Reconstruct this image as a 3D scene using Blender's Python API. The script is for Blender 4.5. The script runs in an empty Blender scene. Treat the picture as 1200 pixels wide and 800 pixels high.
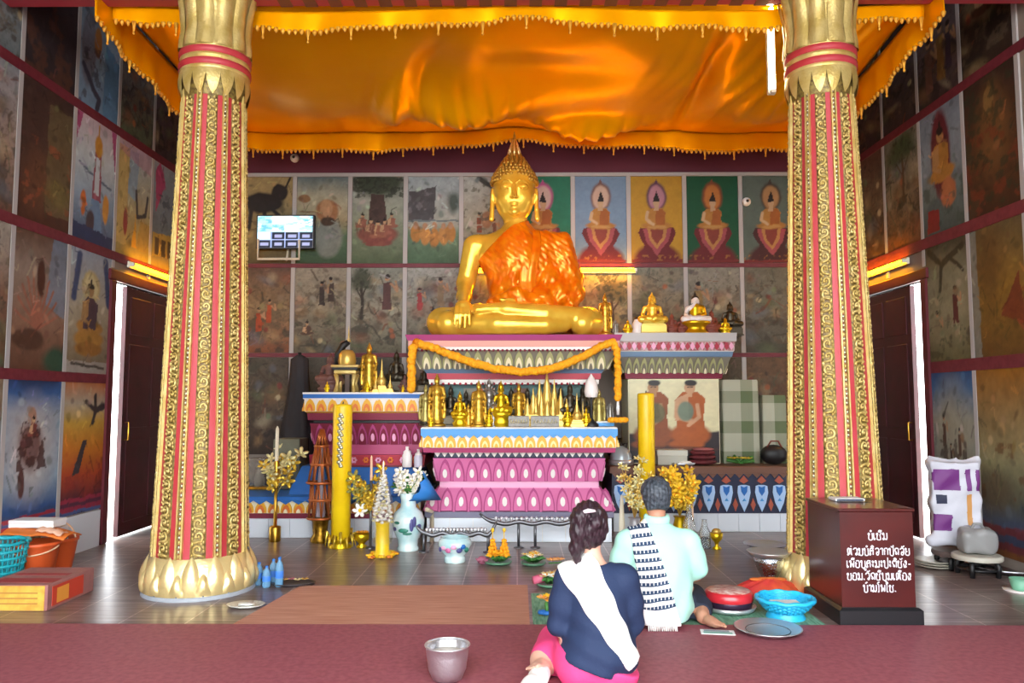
import bpy, bmesh, math, random
import numpy as np
from mathutils import Vector, Matrix, Euler
PI = math.pi
R = math.radians
col = bpy.context.scene.collection
sc = bpy.context.scene

# ------------------------------------------------------------------ camera
FPX = 900.0
CAMZ = 1.4
cam_d = bpy.data.cameras.new('camera'); cam = bpy.data.objects.new('camera', cam_d); col.objects.link(cam)
cam_d.sensor_width = 36.0; cam_d.lens = FPX / 1200 * 36; cam_d.clip_start = 0.05
cam.location = (0, 0, CAMZ)
PITCH = math.atan(70 / FPX); YAW = math.atan(6 / FPX)
cam.rotation_euler = (PI / 2 + PITCH, 0, YAW)
sc.camera = cam
CM = Euler(cam.rotation_euler).to_matrix()
def ray(px, py): return CM @ Vector(((px - 600) / FPX, (400 - py) / FPX, -1.0))
def at(px, py, Y):
    d = ray(px, py); t = Y / d.y
    return Vector((d.x * t, Y, CAMZ + d.z * t))
def onfloor(px, py, z=0.0):
    d = ray(px, py); t = (z - CAMZ) / d.z
    return Vector((d.x * t, d.y * t, z))

# ------------------------------------------------------------------ colours / materials
def lin(c): return c / 12.92 if c <= 0.04045 else ((c + 0.055) / 1.055) ** 2.4
def H(s):
    s = s.lstrip('#')
    return tuple(lin(int(s[i:i + 2], 16) / 255) for i in (0, 2, 4))
_mats = {}
def mat(name, color='#808080', rough=0.5, metal=0.0, noise=None, bump=None, emit=0.0, coat=0.0, trans=0.0, sheen=0.0, alpha=1.0, col2=None, vcol=False, spec=0.5):
    if name in _mats: return _mats[name]
    m = bpy.data.materials.new(name); m.use_nodes = True
    nt = m.node_tree; b = nt.nodes['Principled BSDF']
    c = H(color) + (1,)
    b.inputs['Base Color'].default_value = c
    b.inputs['Roughness'].default_value = rough; b.inputs['Metallic'].default_value = metal
    b.inputs['Specular IOR Level'].default_value = spec
    if coat: b.inputs['Coat Weight'].default_value = coat; b.inputs['Coat Roughness'].default_value = 0.15
    if trans: b.inputs['Transmission Weight'].default_value = trans; b.inputs['IOR'].default_value = 1.3
    if sheen: b.inputs['Sheen Weight'].default_value = sheen
    if alpha < 1: b.inputs['Alpha'].default_value = alpha
    if emit:
        b.inputs['Emission Color'].default_value = c; b.inputs['Emission Strength'].default_value = emit
    tc = None
    if noise or bump:
        tc = nt.nodes.new('ShaderNodeTexCoord')
    if vcol:
        a = nt.nodes.new('ShaderNodeAttribute'); a.attribute_name = 'Col'
        nt.links.new(a.outputs['Color'], b.inputs['Base Color'])
        if emit: nt.links.new(a.outputs['Color'], b.inputs['Emission Color'])
    if noise:
        n = nt.nodes.new('ShaderNodeTexNoise'); n.inputs['Scale'].default_value = noise[0]; n.inputs['Detail'].default_value = 4
        nt.links.new(tc.outputs['Object'], n.inputs['Vector'])
        mx = nt.nodes.new('ShaderNodeMix'); mx.data_type = 'RGBA'
        c2 = H(col2) + (1,) if col2 else tuple(min(1, x * (1 - noise[1])) for x in c[:3]) + (1,)
        mx.inputs['A'].default_value = c; mx.inputs['B'].default_value = c2
        rp = nt.nodes.new('ShaderNodeMapRange'); rp.inputs['From Min'].default_value = 0.35; rp.inputs['From Max'].default_value = 0.65
        nt.links.new(n.outputs['Fac'], rp.inputs['Value']); nt.links.new(rp.outputs['Result'], mx.inputs['Factor'])
        nt.links.new(mx.outputs['Result'], b.inputs['Base Color'])
    if bump:
        n2 = nt.nodes.new('ShaderNodeTexNoise'); n2.inputs['Scale'].default_value = bump[0]; n2.inputs['Detail'].default_value = 3
        nt.links.new(tc.outputs['Object'], n2.inputs['Vector'])
        bp = nt.nodes.new('ShaderNodeBump'); bp.inputs['Strength'].default_value = bump[1]; bp.inputs['Distance'].default_value = 0.01
        nt.links.new(n2.outputs['Fac'], bp.inputs['Height']); nt.links.new(bp.outputs['Normal'], b.inputs['Normal'])
    _mats[name] = m
    return m

GOLD = mat('gold_leaf', '#ffd450', 0.25, .5, bump=(22, .18), noise=(5, .3), col2='#eebc3c')
GOLDB = mat('gold_bright', '#f4dc9c', 0.3, .6, bump=(40, .25))
GOLDP = mat('gold_paint', '#d6bf7c', 0.36, .42, bump=(60, .35), noise=(9, .3), col2='#c0a458')
GOLDD = mat('gold_dark', '#b48a2a', 0.38, .9, noise=(18, .5), col2='#6e4c14')
GOLDH = mat('gold_curls', '#c49a3c', .38, .6, noise=(30, .3), col2='#94702a')
GOLDS = mat('gold_statuette', '#dcb244', .32, .7, noise=(20, .3), col2='#b48a2c')
BRASS = mat('brass', '#c79a3c', 0.3, 1.0)
RED = mat('pillar_red', '#b02c30', 0.5, noise=(3, .2), col2='#b43a46')
WHITE = mat('white_paint', '#e4e4e4', 0.6)
TILEW = mat('white_tile', '#dfe6ee', 0.25)
MAROON = mat('maroon_paint', '#6d1a26', 0.5)
DKMAROON = mat('dark_maroon', '#3d0c14', 0.45)
BLACK = mat('black', '#131316', 0.5)
STEEL = mat('steel', '#d4d6da', 0.3, .75)
STEELD = mat('dark_steel', '#6b6c70', 0.35, .8)

# ------------------------------------------------------------------ object helpers
def tag(o, label=None, cat=None, group=None, kind=None):
    if label: o['label'] = label
    if cat: o['category'] = cat
    if group: o['group'] = group
    if kind: o['kind'] = kind
    return o
def thing(name, label, cat, loc=(0, 0, 0), rz=0.0, group=None, kind=None):
    o = bpy.data.objects.new(name, None); col.objects.link(o)
    o.empty_display_size = 0.05
    o.location = loc; o.rotation_euler = (0, 0, rz)
    return tag(o, label, cat, group, kind)
def kids(o): return [c for c in bpy.data.objects if c.parent == o]
_kidcache = {}
def dup(root, loc, rz=0.0, scale=1.0, label=None, group=None, mats=None):
    def cp(o, parent):
        c = o.copy(); col.objects.link(c)
        if parent is not None: c.parent = parent
        for ch in _kidcache.setdefault(o.name, kids(o)): cp(ch, c)
        return c
    r = cp(root, None)
    r.location = loc; r.rotation_euler = (0, 0, rz)
    r.scale = (scale,) * 3 if not isinstance(scale, tuple) else scale
    if label: r['label'] = label
    if group: r['group'] = group
    return r

class MB:
    def __init__(s): s.v = []; s.f = []; s.m = []; s.s = []; s.mats = []; s.tf = None
    def mi(s, m):
        if m not in s.mats: s.mats.append(m)
        return s.mats.index(m)
    def add(s, vs, fs, m, smooth=False):
        o = len(s.v)
        if s.tf is not None: vs = [s.tf @ Vector(p) for p in vs]
        s.v.extend([tuple(p) for p in vs]); k = s.mi(m)
        for f in fs: s.f.append([i + o for i in f]); s.m.append(k); s.s.append(smooth)
        return s
    def box(s, x0, x1, y0, y1, z0, z1, m, c=0.0):
        if c <= 0:
            vs = [(x, y, z) for z in (z0, z1) for y in (y0, y1) for x in (x0, x1)]
            return s.add(vs, [(0, 2, 3, 1), (4, 5, 7, 6), (0, 1, 5, 4), (2, 6, 7, 3), (0, 4, 6, 2), (1, 3, 7, 5)], m)
        prof = [(-c, z0), (0, z0 + c), (0, z1 - c), (-c, z1)]
        return s.rlathe(x0, x1, y0, y1, prof, m)
    def rlathe(s, x0, x1, y0, y1, prof, m, caps=True):
        """rectangle swept through (offset, z[, material of the segment above]) rows"""
        vs = []; n = len(prof)
        for p in prof:
            o, z = p[0], p[1]
            vs += [(x0 - o, y0 - o, z), (x1 + o, y0 - o, z), (x1 + o, y1 + o, z), (x0 - o, y1 + o, z)]
        for i in range(n - 1):
            mm = prof[i][2] if len(prof[i]) > 2 else m
            a, b = 4 * i, 4 * i + 4
            sub = [vs[j] for j in range(a, b + 4)]
            s.add(sub, [(k, (k + 1) % 4, 4 + (k + 1) % 4, 4 + k) for k in range(4)], mm)
        if caps:
            mm = prof[-1][2] if len(prof[-1]) > 2 else (prof[-2][2] if len(prof[-2]) > 2 else m)
            s.add(vs[-4:], [(0, 1, 2, 3)], mm)
            s.add(vs[:4], [(3, 2, 1, 0)], prof[0][2] if len(prof[0]) > 2 else m)
        return s
    def lathe(s, prof, m, n=24, c=(0, 0, 0), smooth=True, caps=True, sx=1.0, sy=1.0):
        vs = []
        for r, z in prof:
            for k in range(n):
                a = 2 * PI * k / n
                vs.append((c[0] + r * sx * math.cos(a), c[1] + r * sy * math.sin(a), c[2] + z))
        fs = [(i * n + k, i * n + (k + 1) % n, (i + 1) * n + (k + 1) % n, (i + 1) * n + k) for i in range(len(prof) - 1) for k in range(n)]
        s.add(vs, fs, m, smooth)
        if caps:
            t = (len(prof) - 1) * n
            s.add(vs[t:t + n], [tuple(range(n))], m); s.add(vs[:n], [tuple(range(n - 1, -1, -1))], m)
        return s
    def tube(s, pts, r, m, n=8, smooth=True, flat=1.0):
        pts = [Vector(p) for p in pts]; N = len(pts)
        rs = r if isinstance(r, (list, tuple)) else [r] * N
        vs = []; prev = None
        for i, p in enumerate(pts):
            t = (pts[min(i + 1, N - 1)] - pts[max(i - 1, 0)])
            t = t.normalized() if t.length > 1e-9 else Vector((0, 0, 1))
            if prev is None:
                u = t.cross(Vector((0, 0, 1)))
                if u.length < 1e-3: u = t.cross(Vector((1, 0, 0)))
                u.normalize()
            else:
                u = (prev - t * prev.dot(t))
                if u.length < 1e-6: u = t.orthogonal()
                u.normalize()
            prev = u; w = t.cross(u)
            for k in range(n):
                a = 2 * PI * k / n
                vs.append(p + (u * math.cos(a) + w * (math.sin(a) * flat)) * rs[i])
        fs = [(i * n + k, i * n + (k + 1) % n, (i + 1) * n + (k + 1) % n, (i + 1) * n + k) for i in range(N - 1) for k in range(n)]
        fs += [tuple(range(n - 1, -1, -1)), tuple((N - 1) * n + k for k in range(n))]
        return s.add(vs, fs, m, smooth)
    def ell(s, c, r, m, nu=14, nv=9, rot=None):
        if not isinstance(r, (tuple, list)): r = (r, r, r)
        vs = []
        for j in range(nv + 1):
            th = PI * j / nv
            for k in range(nu):
                a = 2 * PI * k / nu
                p = Vector((r[0] * math.sin(th) * math.cos(a), r[1] * math.sin(th) * math.sin(a), r[2] * math.cos(th)))
                if rot: p = rot @ p
                vs.append(p + Vector(c))
        fs = [(j * nu + k, (j + 1) * nu + k, (j + 1) * nu + (k + 1) % nu, j * nu + (k + 1) % nu) for j in range(nv) for k in range(nu)]
        return s.add(vs, fs, m, True)
    def grid(s, fn, nu, nv, m, smooth=True):
        vs = [fn(i / nu, j / nv) for j in range(nv + 1) for i in range(nu + 1)]
        w = nu + 1
        return s.add(vs, [(j * w + i, j * w + i + 1, (j + 1) * w + i + 1, (j + 1) * w + i) for j in range(nv) for i in range(nu)], m, smooth)
    def prism(s, poly, o, u, v, n, t, m):
        """polygon (a,b) placed at o + a*u + b*v, raised by t along n"""
        o, u, v, n = Vector(o), Vector(u), Vector(v), Vector(n)
        k = len(poly)
        base = [o + u * a + v * b for a, b in poly]
        top = [p + n * t for p in base]
        return s.add(base + top, [tuple(range(k, 2 * k)), tuple(range(k - 1, -1, -1))] + [(i, (i + 1) % k, k + (i + 1) % k, k + i) for i in range(k)], m)
    def build(s, name, parent=None, loc=None, fix=True):
        me = bpy.data.meshes.new(name)
        me.from_pydata(s.v, [], s.f)
        for m in s.mats: me.materials.append(m)
        me.polygons.foreach_set('material_index', s.m); me.polygons.foreach_set('use_smooth', s.s)
        me.update()
        if fix and len(s.f) < 60000:
            bm = bmesh.new(); bm.from_mesh(me); bmesh.ops.recalc_face_normals(bm, faces=bm.faces); bm.to_mesh(me); bm.free()
        o = bpy.data.objects.new(name, me); col.objects.link(o)
        if parent is not None: o.parent = parent
        if loc is not None: o.location = loc
        return o

def struct(name, mb, kind='structure'):
    o = mb.build(name); o['kind'] = kind
    return o
def npmesh(name, V, F, m, parent=None, smooth=True, loc=None):
    me = bpy.data.meshes.new(name)
    V = np.asarray(V, np.float32); F = np.asarray(F, np.int32)
    me.vertices.add(len(V)); me.vertices.foreach_set('co', V.ravel())
    k = F.shape[1]
    me.loops.add(F.size); me.loops.foreach_set('vertex_index', F.ravel())
    me.polygons.add(len(F)); me.polygons.foreach_set('loop_start', np.arange(0, F.size, k, dtype=np.int32))
    try: me.polygons.foreach_set('loop_total', np.full(len(F), k, np.int32))
    except Exception: pass
    me.update(calc_edges=True); me.validate()
    me.polygons.foreach_set('use_smooth', [smooth] * len(me.polygons))
    me.materials.append(m)
    o = bpy.data.objects.new(name, me); col.objects.link(o)
    if parent is not None: o.parent = parent
    if loc is not None: o.location = loc
    return o

# ------------------------------------------------------------------ signed distance modelling
class SDF:
    def __init__(s, lo, hi, h):
        s.lo = np.array(lo, float); s.h = h
        s.n = np.ceil((np.array(hi) - s.lo) / h).astype(int) + 1
        s.D = np.full(s.n, 9.0, np.float32)
        s.ax = [s.lo[i] + h * np.arange(s.n[i]) for i in range(3)]
    def _sub(s, lo, hi):
        a = np.clip(np.floor((np.array(lo) - s.lo) / s.h).astype(int), 0, s.n); b = np.clip(np.ceil((np.array(hi) - s.lo) / s.h).astype(int) + 1, 0, s.n)
        sl = tuple(slice(a[i], b[i]) for i in range(3))
        if any(b[i] <= a[i] for i in range(3)): return None, None
        X, Y, Z = np.meshgrid(*[s.ax[i][sl[i]] for i in range(3)], indexing='ij')
        return sl, (X, Y, Z)
    def _mix(s, sl, d, k, cut=False):
        a = s.D[sl]; d = d.astype(np.float32)
        if cut: a, d2 = -a, d; d = d2
        if k > 0:
            hh = np.clip(k - np.abs(a - d), 0, None) / k
            r = np.minimum(a, d) - hh * hh * k * .25
        else: r = np.minimum(a, d)
        s.D[sl] = -r if cut else r
    def cap(s, a, b, ra, rb=None, k=.03, cut=False):
        rb = ra if rb is None else rb
        a = np.array(a, float); b = np.array(b, float); mr = max(ra, rb) + k + 4 * s.h
        sl, g = s._sub(np.minimum(a, b) - mr, np.maximum(a, b) + mr)
        if sl is None: return s
        ab = b - a; L = max(1e-12, ab @ ab)
        t = np.clip(((g[0] - a[0]) * ab[0] + (g[1] - a[1]) * ab[1] + (g[2] - a[2]) * ab[2]) / L, 0, 1)
        d = np.sqrt((g[0] - a[0] - t * ab[0]) ** 2 + (g[1] - a[1] - t * ab[1]) ** 2 + (g[2] - a[2] - t * ab[2]) ** 2) - (ra + (rb - ra) * t)
        s._mix(sl, d, k, cut); return s
    def chain(s, pts, rs, k=.03):
        for i in range(len(pts) - 1): s.cap(pts[i], pts[i + 1], rs[i], rs[i + 1], k)
        return s
    def ell(s, c, r, k=.03, rot=None, cut=False):
        c = np.array(c, float); r = np.array(r, float); mr = r.max() + k + 4 * s.h
        sl, g = s._sub(c - mr, c + mr)
        if sl is None: return s
        P = [g[i] - c[i] for i in range(3)]
        if rot is not None:
            M = np.array(Euler(rot).to_matrix().transposed())
            P = [M[i, 0] * P[0] + M[i, 1] * P[1] + M[i, 2] * P[2] for i in range(3)]
        k0 = np.sqrt(sum((P[i] / r[i]) ** 2 for i in range(3))); k1 = np.sqrt(sum((P[i] / r[i] ** 2) ** 2 for i in range(3))) + 1e-9
        s._mix(sl, k0 * (k0 - 1) / k1, k, cut); return s
    def box(s, c, hs, rr=.01, k=.0, cut=False):
        c = np.array(c, float); hs = np.array(hs, float); mr = hs + k + 4 * s.h
        sl, g = s._sub(c - mr, c + mr)
        if sl is None: return s
        q = [np.abs(g[i] - c[i]) - hs[i] + rr for i in range(3)]
        d = np.sqrt(sum(np.maximum(x, 0) ** 2 for x in q)) + np.minimum(np.maximum(q[0], np.maximum(q[1], q[2])), 0) - rr
        s._mix(sl, d, k, cut); return s
    def grids(s): return np.meshgrid(*s.ax, indexing='ij')
    def plane(s, p, n, k=0.0):
        """keep the side n points away from"""
        n = np.array(n, float); n /= np.linalg.norm(n); p = np.array(p, float)
        d = ((s.ax[0] - p[0]) * n[0])[:, None, None] + ((s.ax[1] - p[1]) * n[1])[None, :, None] + ((s.ax[2] - p[2]) * n[2])[None, None, :]
        s.D = np.maximum(s.D, d.astype(np.float32)); return s
    def copy(s, inflate=0.0):
        o = SDF.__new__(SDF); o.lo = s.lo; o.h = s.h; o.n = s.n; o.ax = s.ax; o.D = s.D - np.float32(inflate); return o
    def nets(s):
        D = s.D; S = D < 0; nx, ny, nz = D.shape
        C = lambda A, i, j, k: A[i:nx - 1 + i, j:ny - 1 + j, k:nz - 1 + k]
        cnt = np.zeros((nx - 1, ny - 1, nz - 1), np.int8)
        for i in (0, 1):
            for j in (0, 1):
                for k in (0, 1): cnt += C(S, i, j, k)
        act = (cnt > 0) & (cnt < 8); I, J, K = np.nonzero(act)
        acc = np.zeros((len(I), 3)); num = np.zeros(len(I))
        cs = [(i, j, k) for i in (0, 1) for j in (0, 1) for k in (0, 1)]
        for a in cs:
            for ax in range(3):
                if a[ax]: continue
                b = list(a); b[ax] = 1
                da = D[I + a[0], J + a[1], K + a[2]].astype(float); db = D[I + b[0], J + b[1], K + b[2]].astype(float)
                mk = (da < 0) != (db < 0)
                t = np.where(mk, da / np.where(mk, da - db, 1), 0)
                p = np.array(a, float)[None, :].repeat(len(I), 0); p[:, ax] += t
                acc += p * mk[:, None]; num += mk
        V = (np.stack([I, J, K], 1) + acc / num[:, None]) * s.h + s.lo
        idx = np.full(act.shape, -1, np.int64); idx[I, J, K] = np.arange(len(I))
        Q = []
        for ax in range(3):
            u, v = (ax + 1) % 3, (ax + 2) % 3
            sl0 = [slice(1, -1)] * 3; sl0[ax] = slice(0, -1); sl1 = [slice(1, -1)] * 3; sl1[ax] = slice(1, None)
            A = S[tuple(sl0)]; B = S[tuple(sl1)]; ch = np.argwhere(A != B)
            if not len(ch): continue
            flip = A[tuple(ch.T)]
            base = ch.copy(); base[:, u] += 1; base[:, v] += 1
            def ci(du, dv):
                q = base.copy(); q[:, u] += du; q[:, v] += dv
                return idx[q[:, 0], q[:, 1], q[:, 2]]
            q = np.stack([ci(-1, -1), ci(0, -1), ci(0, 0), ci(-1, 0)], 1)
            q[~flip] = q[~flip][:, ::-1]
            Q.append(q[(q >= 0).all(1)])
        return V, np.concatenate(Q)
    def mesh(s, name, m, parent=None, loc=None):
        V, F = s.nets()
        return npmesh(name, V, F, m, parent, True, loc)

def vnoise(x, y, seed=0):
    """smooth value noise on arrays"""
    xi = np.floor(x).astype(np.int64); yi = np.floor(y).astype(np.int64); fx = x - xi; fy = y - yi
    fx = fx * fx * (3 - 2 * fx); fy = fy * fy * (3 - 2 * fy)
    def h(a, b):
        n = (a * 374761393 + b * 668265263 + seed * 974711) & 0x7fffffff
        n = ((n ^ (n >> 13)) * 1274126177) & 0x7fffffff
        return ((n ^ (n >> 16)) & 0xffff) / 65535.0
    return (h(xi, yi) * (1 - fx) + h(xi + 1, yi) * fx) * (1 - fy) + (h(xi, yi + 1) * (1 - fx) + h(xi + 1, yi + 1) * fx) * fy
def fbm(x, y, seed=0, o=4):
    t = 0; a = .5
    for i in range(o): t = t + a * vnoise(x * 2 ** i, y * 2 ** i, seed + i * 17); a *= .5
    return t / (1 - .5 ** o)

# pointed petal outline, u in -.5..+.5, v in 0..1
def petal(k=1.0, n=6, sharp=1.0):
    L = []
    for i in range(n + 1):
        t = i / n
        w = .5 * math.cos(t * PI / 2) ** .62 * (1 - .12 * (1 - t) ** 3)
        L.append((w * k, t))
    right = [(w, .5 + (v - .5) * 1) for w, v in L]
    return [(w, v) for w, v in right[:-1]] + [(0, 1.0)] + [(-w, v) for w, v in reversed(right[:-1])]
PETAL = petal()
def band(mb, p0, p1, h, n, mats, lean=0.0, down=False, t0=.012, scales=(1, .68, .36), back=None, drop=False):
    """row of nested pointed petals standing on the segment p0-p1; lean pushes the top outwards"""
    p0, p1 = Vector(p0), Vector(p1); d = p1 - p0; L = d.length; u = d / L
    nrm = Vector((u.y, -u.x, 0)); v = Vector((0, 0, 1)) * h + nrm * lean
    nn = u.cross(v).normalized()
    if down: o0, vv = p0 + v, -v
    else: o0, vv = p0, v
    w = L / n
    if back: mb.prism([(0, 0), (L, 0), (L, 1), (0, 1)], p0, u, v, nn, .004, back)
    for i in range(n):
        c = o0 + u * (w * (i + .5))
        for j, (sca, m) in enumerate(zip(scales, mats)):
            poly = [(a * w * sca * .98, b * sca) for a, b in PETAL]
            if drop and j == 2: poly = [(.17 * w * math.sin(2 * PI * q / 10), .36 - .2 * math.cos(2 * PI * q / 10)) for q in range(10)]
            mb.prism(poly, c, u, vv, nn, t0 * (j + 1) + .004, m)
def band3(mb, x0, x1, y0, y1, z, h, n, mats, lean=0.0, **k):
    """petal band round the front and two sides of a block"""
    w = (x1 - x0) / n; ns = max(1, round((y1 - y0) / w))
    band(mb, (x0, y0, z), (x1, y0, z), h, n, mats, lean, **k)
    band(mb, (x1, y0, z), (x1, y1, z), h, ns, mats, lean, **k)
    band(mb, (x0, y1, z), (x0, y0, z), h, ns, mats, lean, **k)
# ================================================================== ROOM
XW, YB, YF, ZC = 4.1, 9.5, -1.2, 5.6
def floor_mat():
    m = bpy.data.materials.new('floor_tiles'); m.use_nodes = True; nt = m.node_tree; b = nt.nodes['Principled BSDF']
    tc = nt.nodes.new('ShaderNodeTexCoord')
    br = nt.nodes.new('ShaderNodeTexBrick'); br.offset = 0.0; br.squash = 1.0
    br.inputs['Scale'].default_value = 1.0; br.inputs['Brick Width'].default_value = .42; br.inputs['Row Height'].default_value = .42
    br.inputs['Mortar Size'].default_value = .005; br.inputs['Mortar Smooth'].default_value = .3
    br.inputs['Color1'].default_value = (1, 1, 1, 1); br.inputs['Color2'].default_value = (.72, .72, .72, 1); br.inputs['Mortar'].default_value = (2.2, 2.2, 2.3, 1)
    nt.links.new(tc.outputs['Object'], br.inputs['Vector'])
    mp = nt.nodes.new('ShaderNodeMapping'); mp.inputs['Scale'].default_value = (1.6, 14, 1)
    nt.links.new(tc.outputs['Object'], mp.inputs['Vector'])
    n = nt.nodes.new('ShaderNodeTexNoise'); n.inputs['Scale'].default_value = 1.5; n.inputs['Detail'].default_value = 6; n.inputs['Roughness'].default_value = .65
    nt.links.new(mp.outputs['Vector'], n.inputs['Vector'])
    cr = nt.nodes.new('ShaderNodeValToRGB')
    cr.color_ramp.elements[0].position = .3; cr.color_ramp.elements[0].color = H('#52403c') + (1,)
    cr.color_ramp.elements[1].position = .72; cr.color_ramp.elements[1].color = H('#98857e') + (1,)
    nt.links.new(n.outputs['Fac'], cr.inputs['Fac'])
    mx = nt.nodes.new('ShaderNodeMix'); mx.data_type = 'RGBA'; mx.blend_type = 'MULTIPLY'; mx.inputs['Factor'].default_value = 1
    nt.links.new(cr.outputs['Color'], mx.inputs['A']); nt.links.new(br.outputs['Color'], mx.inputs['B'])
    nt.links.new(mx.outputs['Result'], b.inputs['Base Color'])
    b.inputs['Roughness'].default_value = .28
    return m
mb = MB(); mb.box(-XW - .1, XW + .1, YF - .6, YB + .15, -.12, 0, floor_mat()); struct('floor', mb)
WALLP = mat('wall_plaster', '#8d8178', .8, noise=(2, .2)); CEIL = mat('ceiling_wood', '#3a2418', .7, noise=(6, .4))
MAUVE = mat('maroon_plaster', '#5f2034', .75, noise=(3, .15))
mb = MB(); mb.box(-XW - .1, XW + .1, YB, YB + .15, 0, 4.24, WALLP); mb.box(-XW - .1, XW + .1, YB, YB + .15, 4.24, ZC, MAUVE); struct('wall_back', mb)
DY0, DY1, DZ = 7.70, 9.14, 2.62
for sgn, nm in ((-1, 'wall_left'), (1, 'wall_right')):
    mb = MB()
    x0, x1 = (sgn * XW, sgn * (XW + .06)) if sgn > 0 else (sgn * (XW + .06), sgn * XW)
    mb.box(x0, x1, YF, DY0, 0, ZC, WALLP); mb.box(x0, x1, DY1, YB + .15, 0, ZC, WALLP); mb.box(x0, x1, DY0, DY1, DZ, ZC, WALLP)
    struct(nm, mb)
mb = MB(); mb.box(-XW - .2, XW + .2, YF, YB + .2, ZC, ZC + .1, CEIL); struct('ceiling', mb)
GROUND = mat('concrete_ground', '#cfcac0', .85, noise=(1.5, .2))  # unseen forecourt, kept pale to bounce light up into the hall
mb = MB(); mb.box(-40, -XW - .16, -30, 40, -.2, -.02, GROUND); mb.box(XW + .16, 40, -30, 40, -.2, -.02, GROUND); mb.box(-40, 40, -60, YF - .6, -.2, -.02, GROUND)
struct('ground', mb)

# ------------------------------------------------------------------ painted wall panels
VPAINT = mat('mural_paint', '#808080', .62, vcol=True, spec=.35)
class Paint:
    def __init__(s, seed, nu=60, nv=104, asp=.56):
        s.nu, s.nv, s.seed, s.asp = nu, nv, seed, asp
        u = np.linspace(0, 1, nu + 1); v = np.linspace(0, 1, nv + 1)
        s.U0, s.V0 = np.meshgrid(u, v)
        w = .035
        s.U = s.U0 + w * (fbm(s.U0 * 6, s.V0 * 9, seed) - .5); s.V = s.V0 + w * (fbm(s.U0 * 6, s.V0 * 9, seed + 5) - .5)
        s.C = np.zeros((nv + 1, nu + 1, 3)) + .3; s.dim = 1.0
    def blend(s, a, c):
        c = np.array(H(c) if isinstance(c, str) else c); s.C = s.C * (1 - a[..., None]) + c * a[..., None]; return s
    def grad(s, *st):
        vs = [p[0] for p in st]; cs = np.array([H(p[1]) for p in st])
        v = s.V0 + .10 * (fbm(s.U0 * 3, s.V0 * 4, s.seed + 9) - .5)
        for k in range(3): s.C[..., k] = np.interp(v, vs, cs[:, k])
        return s
    def e(s, cx, cy, rx, ry, c, a=1.0, soft=.12, rot=0):
        x, y = s.U - cx, (s.V - cy) / s.asp
        r = R(rot); x, y = x * math.cos(r) + y * math.sin(r), -x * math.sin(r) + y * math.cos(r)
        d = np.sqrt((x / rx) ** 2 + (y / (ry / s.asp)) ** 2)
        return s.blend(a * np.clip((1 + soft - d) / (2 * soft), 0, 1), c)
    def p(s, pts, c, a=1.0):
        ins = np.zeros(s.U.shape, bool); n = len(pts)
        for i in range(n):
            x1, y1 = pts[i]; x2, y2 = pts[(i + 1) % n]
            with np.errstate(divide='ignore', invalid='ignore'):
                ins ^= ((y1 > s.V) != (y2 > s.V)) & (s.U < (x2 - x1) * (s.V - y1) / (y2 - y1 + 1e-12) + x1)
        return s.blend(a * ins, c)
    def blot(s, sc, c, thr=.55, a=1.0, v0=0, v1=1, u0=0, u1=1, sd=0):
        n = fbm(s.U0 * sc, s.V0 * sc / s.asp, s.seed + 31 + sd)
        m = (s.V > v0) & (s.V < v1) & (s.U > u0) & (s.U < u1)
        return s.blend(a * np.clip((n - thr) * 14, 0, 1) * m, c)
    def line(s, pts, w, c, a=1.0):
        best = np.full(s.U.shape, 9.0)
        for (x1, y1), (x2, y2) in zip(pts[:-1], pts[1:]):
            ax, ay, bx, by = x1, y1 / s.asp, x2, y2 / s.asp
            px, py = s.U - ax, s.V / s.asp - ay; dx, dy = bx - ax, by - ay
            t = np.clip((px * dx + py * dy) / (dx * dx + dy * dy + 1e-9), 0, 1)
            best = np.minimum(best, np.hypot(px - t * dx, py - t * dy))
        return s.blend(a * np.clip((w - best) / (w * .5) + .5, 0, 1), c)
    def sit(s, cx, cy, h, robe='#b5652a', skin='#c9a27c', halo=None, hair='#1c1414', skirt=None):
        """seated figure, cy at the knees, h its height (share of the panel height)"""
        w = h * s.asp / .56 / .56 * .6
        if halo: s.e(cx, cy + h * .82, w * .42, h * .27, halo[0]); s.e(cx, cy + h * .82, w * .33, h * .21, halo[1])
        s.e(cx, cy + h * .12, w * .62, h * .12, skirt or robe)
        s.p([(cx - w * .3, cy + h * .1), (cx + w * .3, cy + h * .1), (cx + w * .38, cy + h * .52), (cx + w * .16, cy + h * .62), (cx - w * .16, cy + h * .62), (cx - w * .38, cy + h * .52)], robe)
        s.p([(cx - w * .3, cy + h * .2), (cx - w * .1, cy + h * .3), (cx - w * .05, cy + h * .6), (cx - w * .36, cy + h * .52)], skin)
        s.e(cx, cy + h * .74, w * .15, h * .115, skin, soft=.15); s.e(cx, cy + h * .82, w * .16, h * .06, hair); s.e(cx, cy + h * .9, w * .05, h * .07, hair)
        s.line([(cx - w * .32, cy + h * .5), (cx - w * .36, cy + h * .25), (cx - w * .05, cy + h * .18)], w * .055, skin)
        return s
    def stand(s, cx, cy, h, robe='#8a4a30', skin='#b98f6c', hair='#221616', arm=1):
        w = h * .78
        s.p([(cx - w * .26, cy), (cx + w * .26, cy), (cx + w * .2, cy + h * .5), (cx + w * .24, cy + h * .72), (cx - w * .24, cy + h * .72), (cx - w * .2, cy + h * .5)], robe)
        s.e(cx, cy + h * .85, w * .15, h * .08, skin); s.e(cx, cy + h * .9, w * .16, h * .06, hair)
        s.line([(cx + arm * w * .2, cy + h * .68), (cx + arm * w * .55, cy + h * .5), (cx + arm * w * .45, cy + h * .75)], w * .07, skin)
        return s
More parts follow.
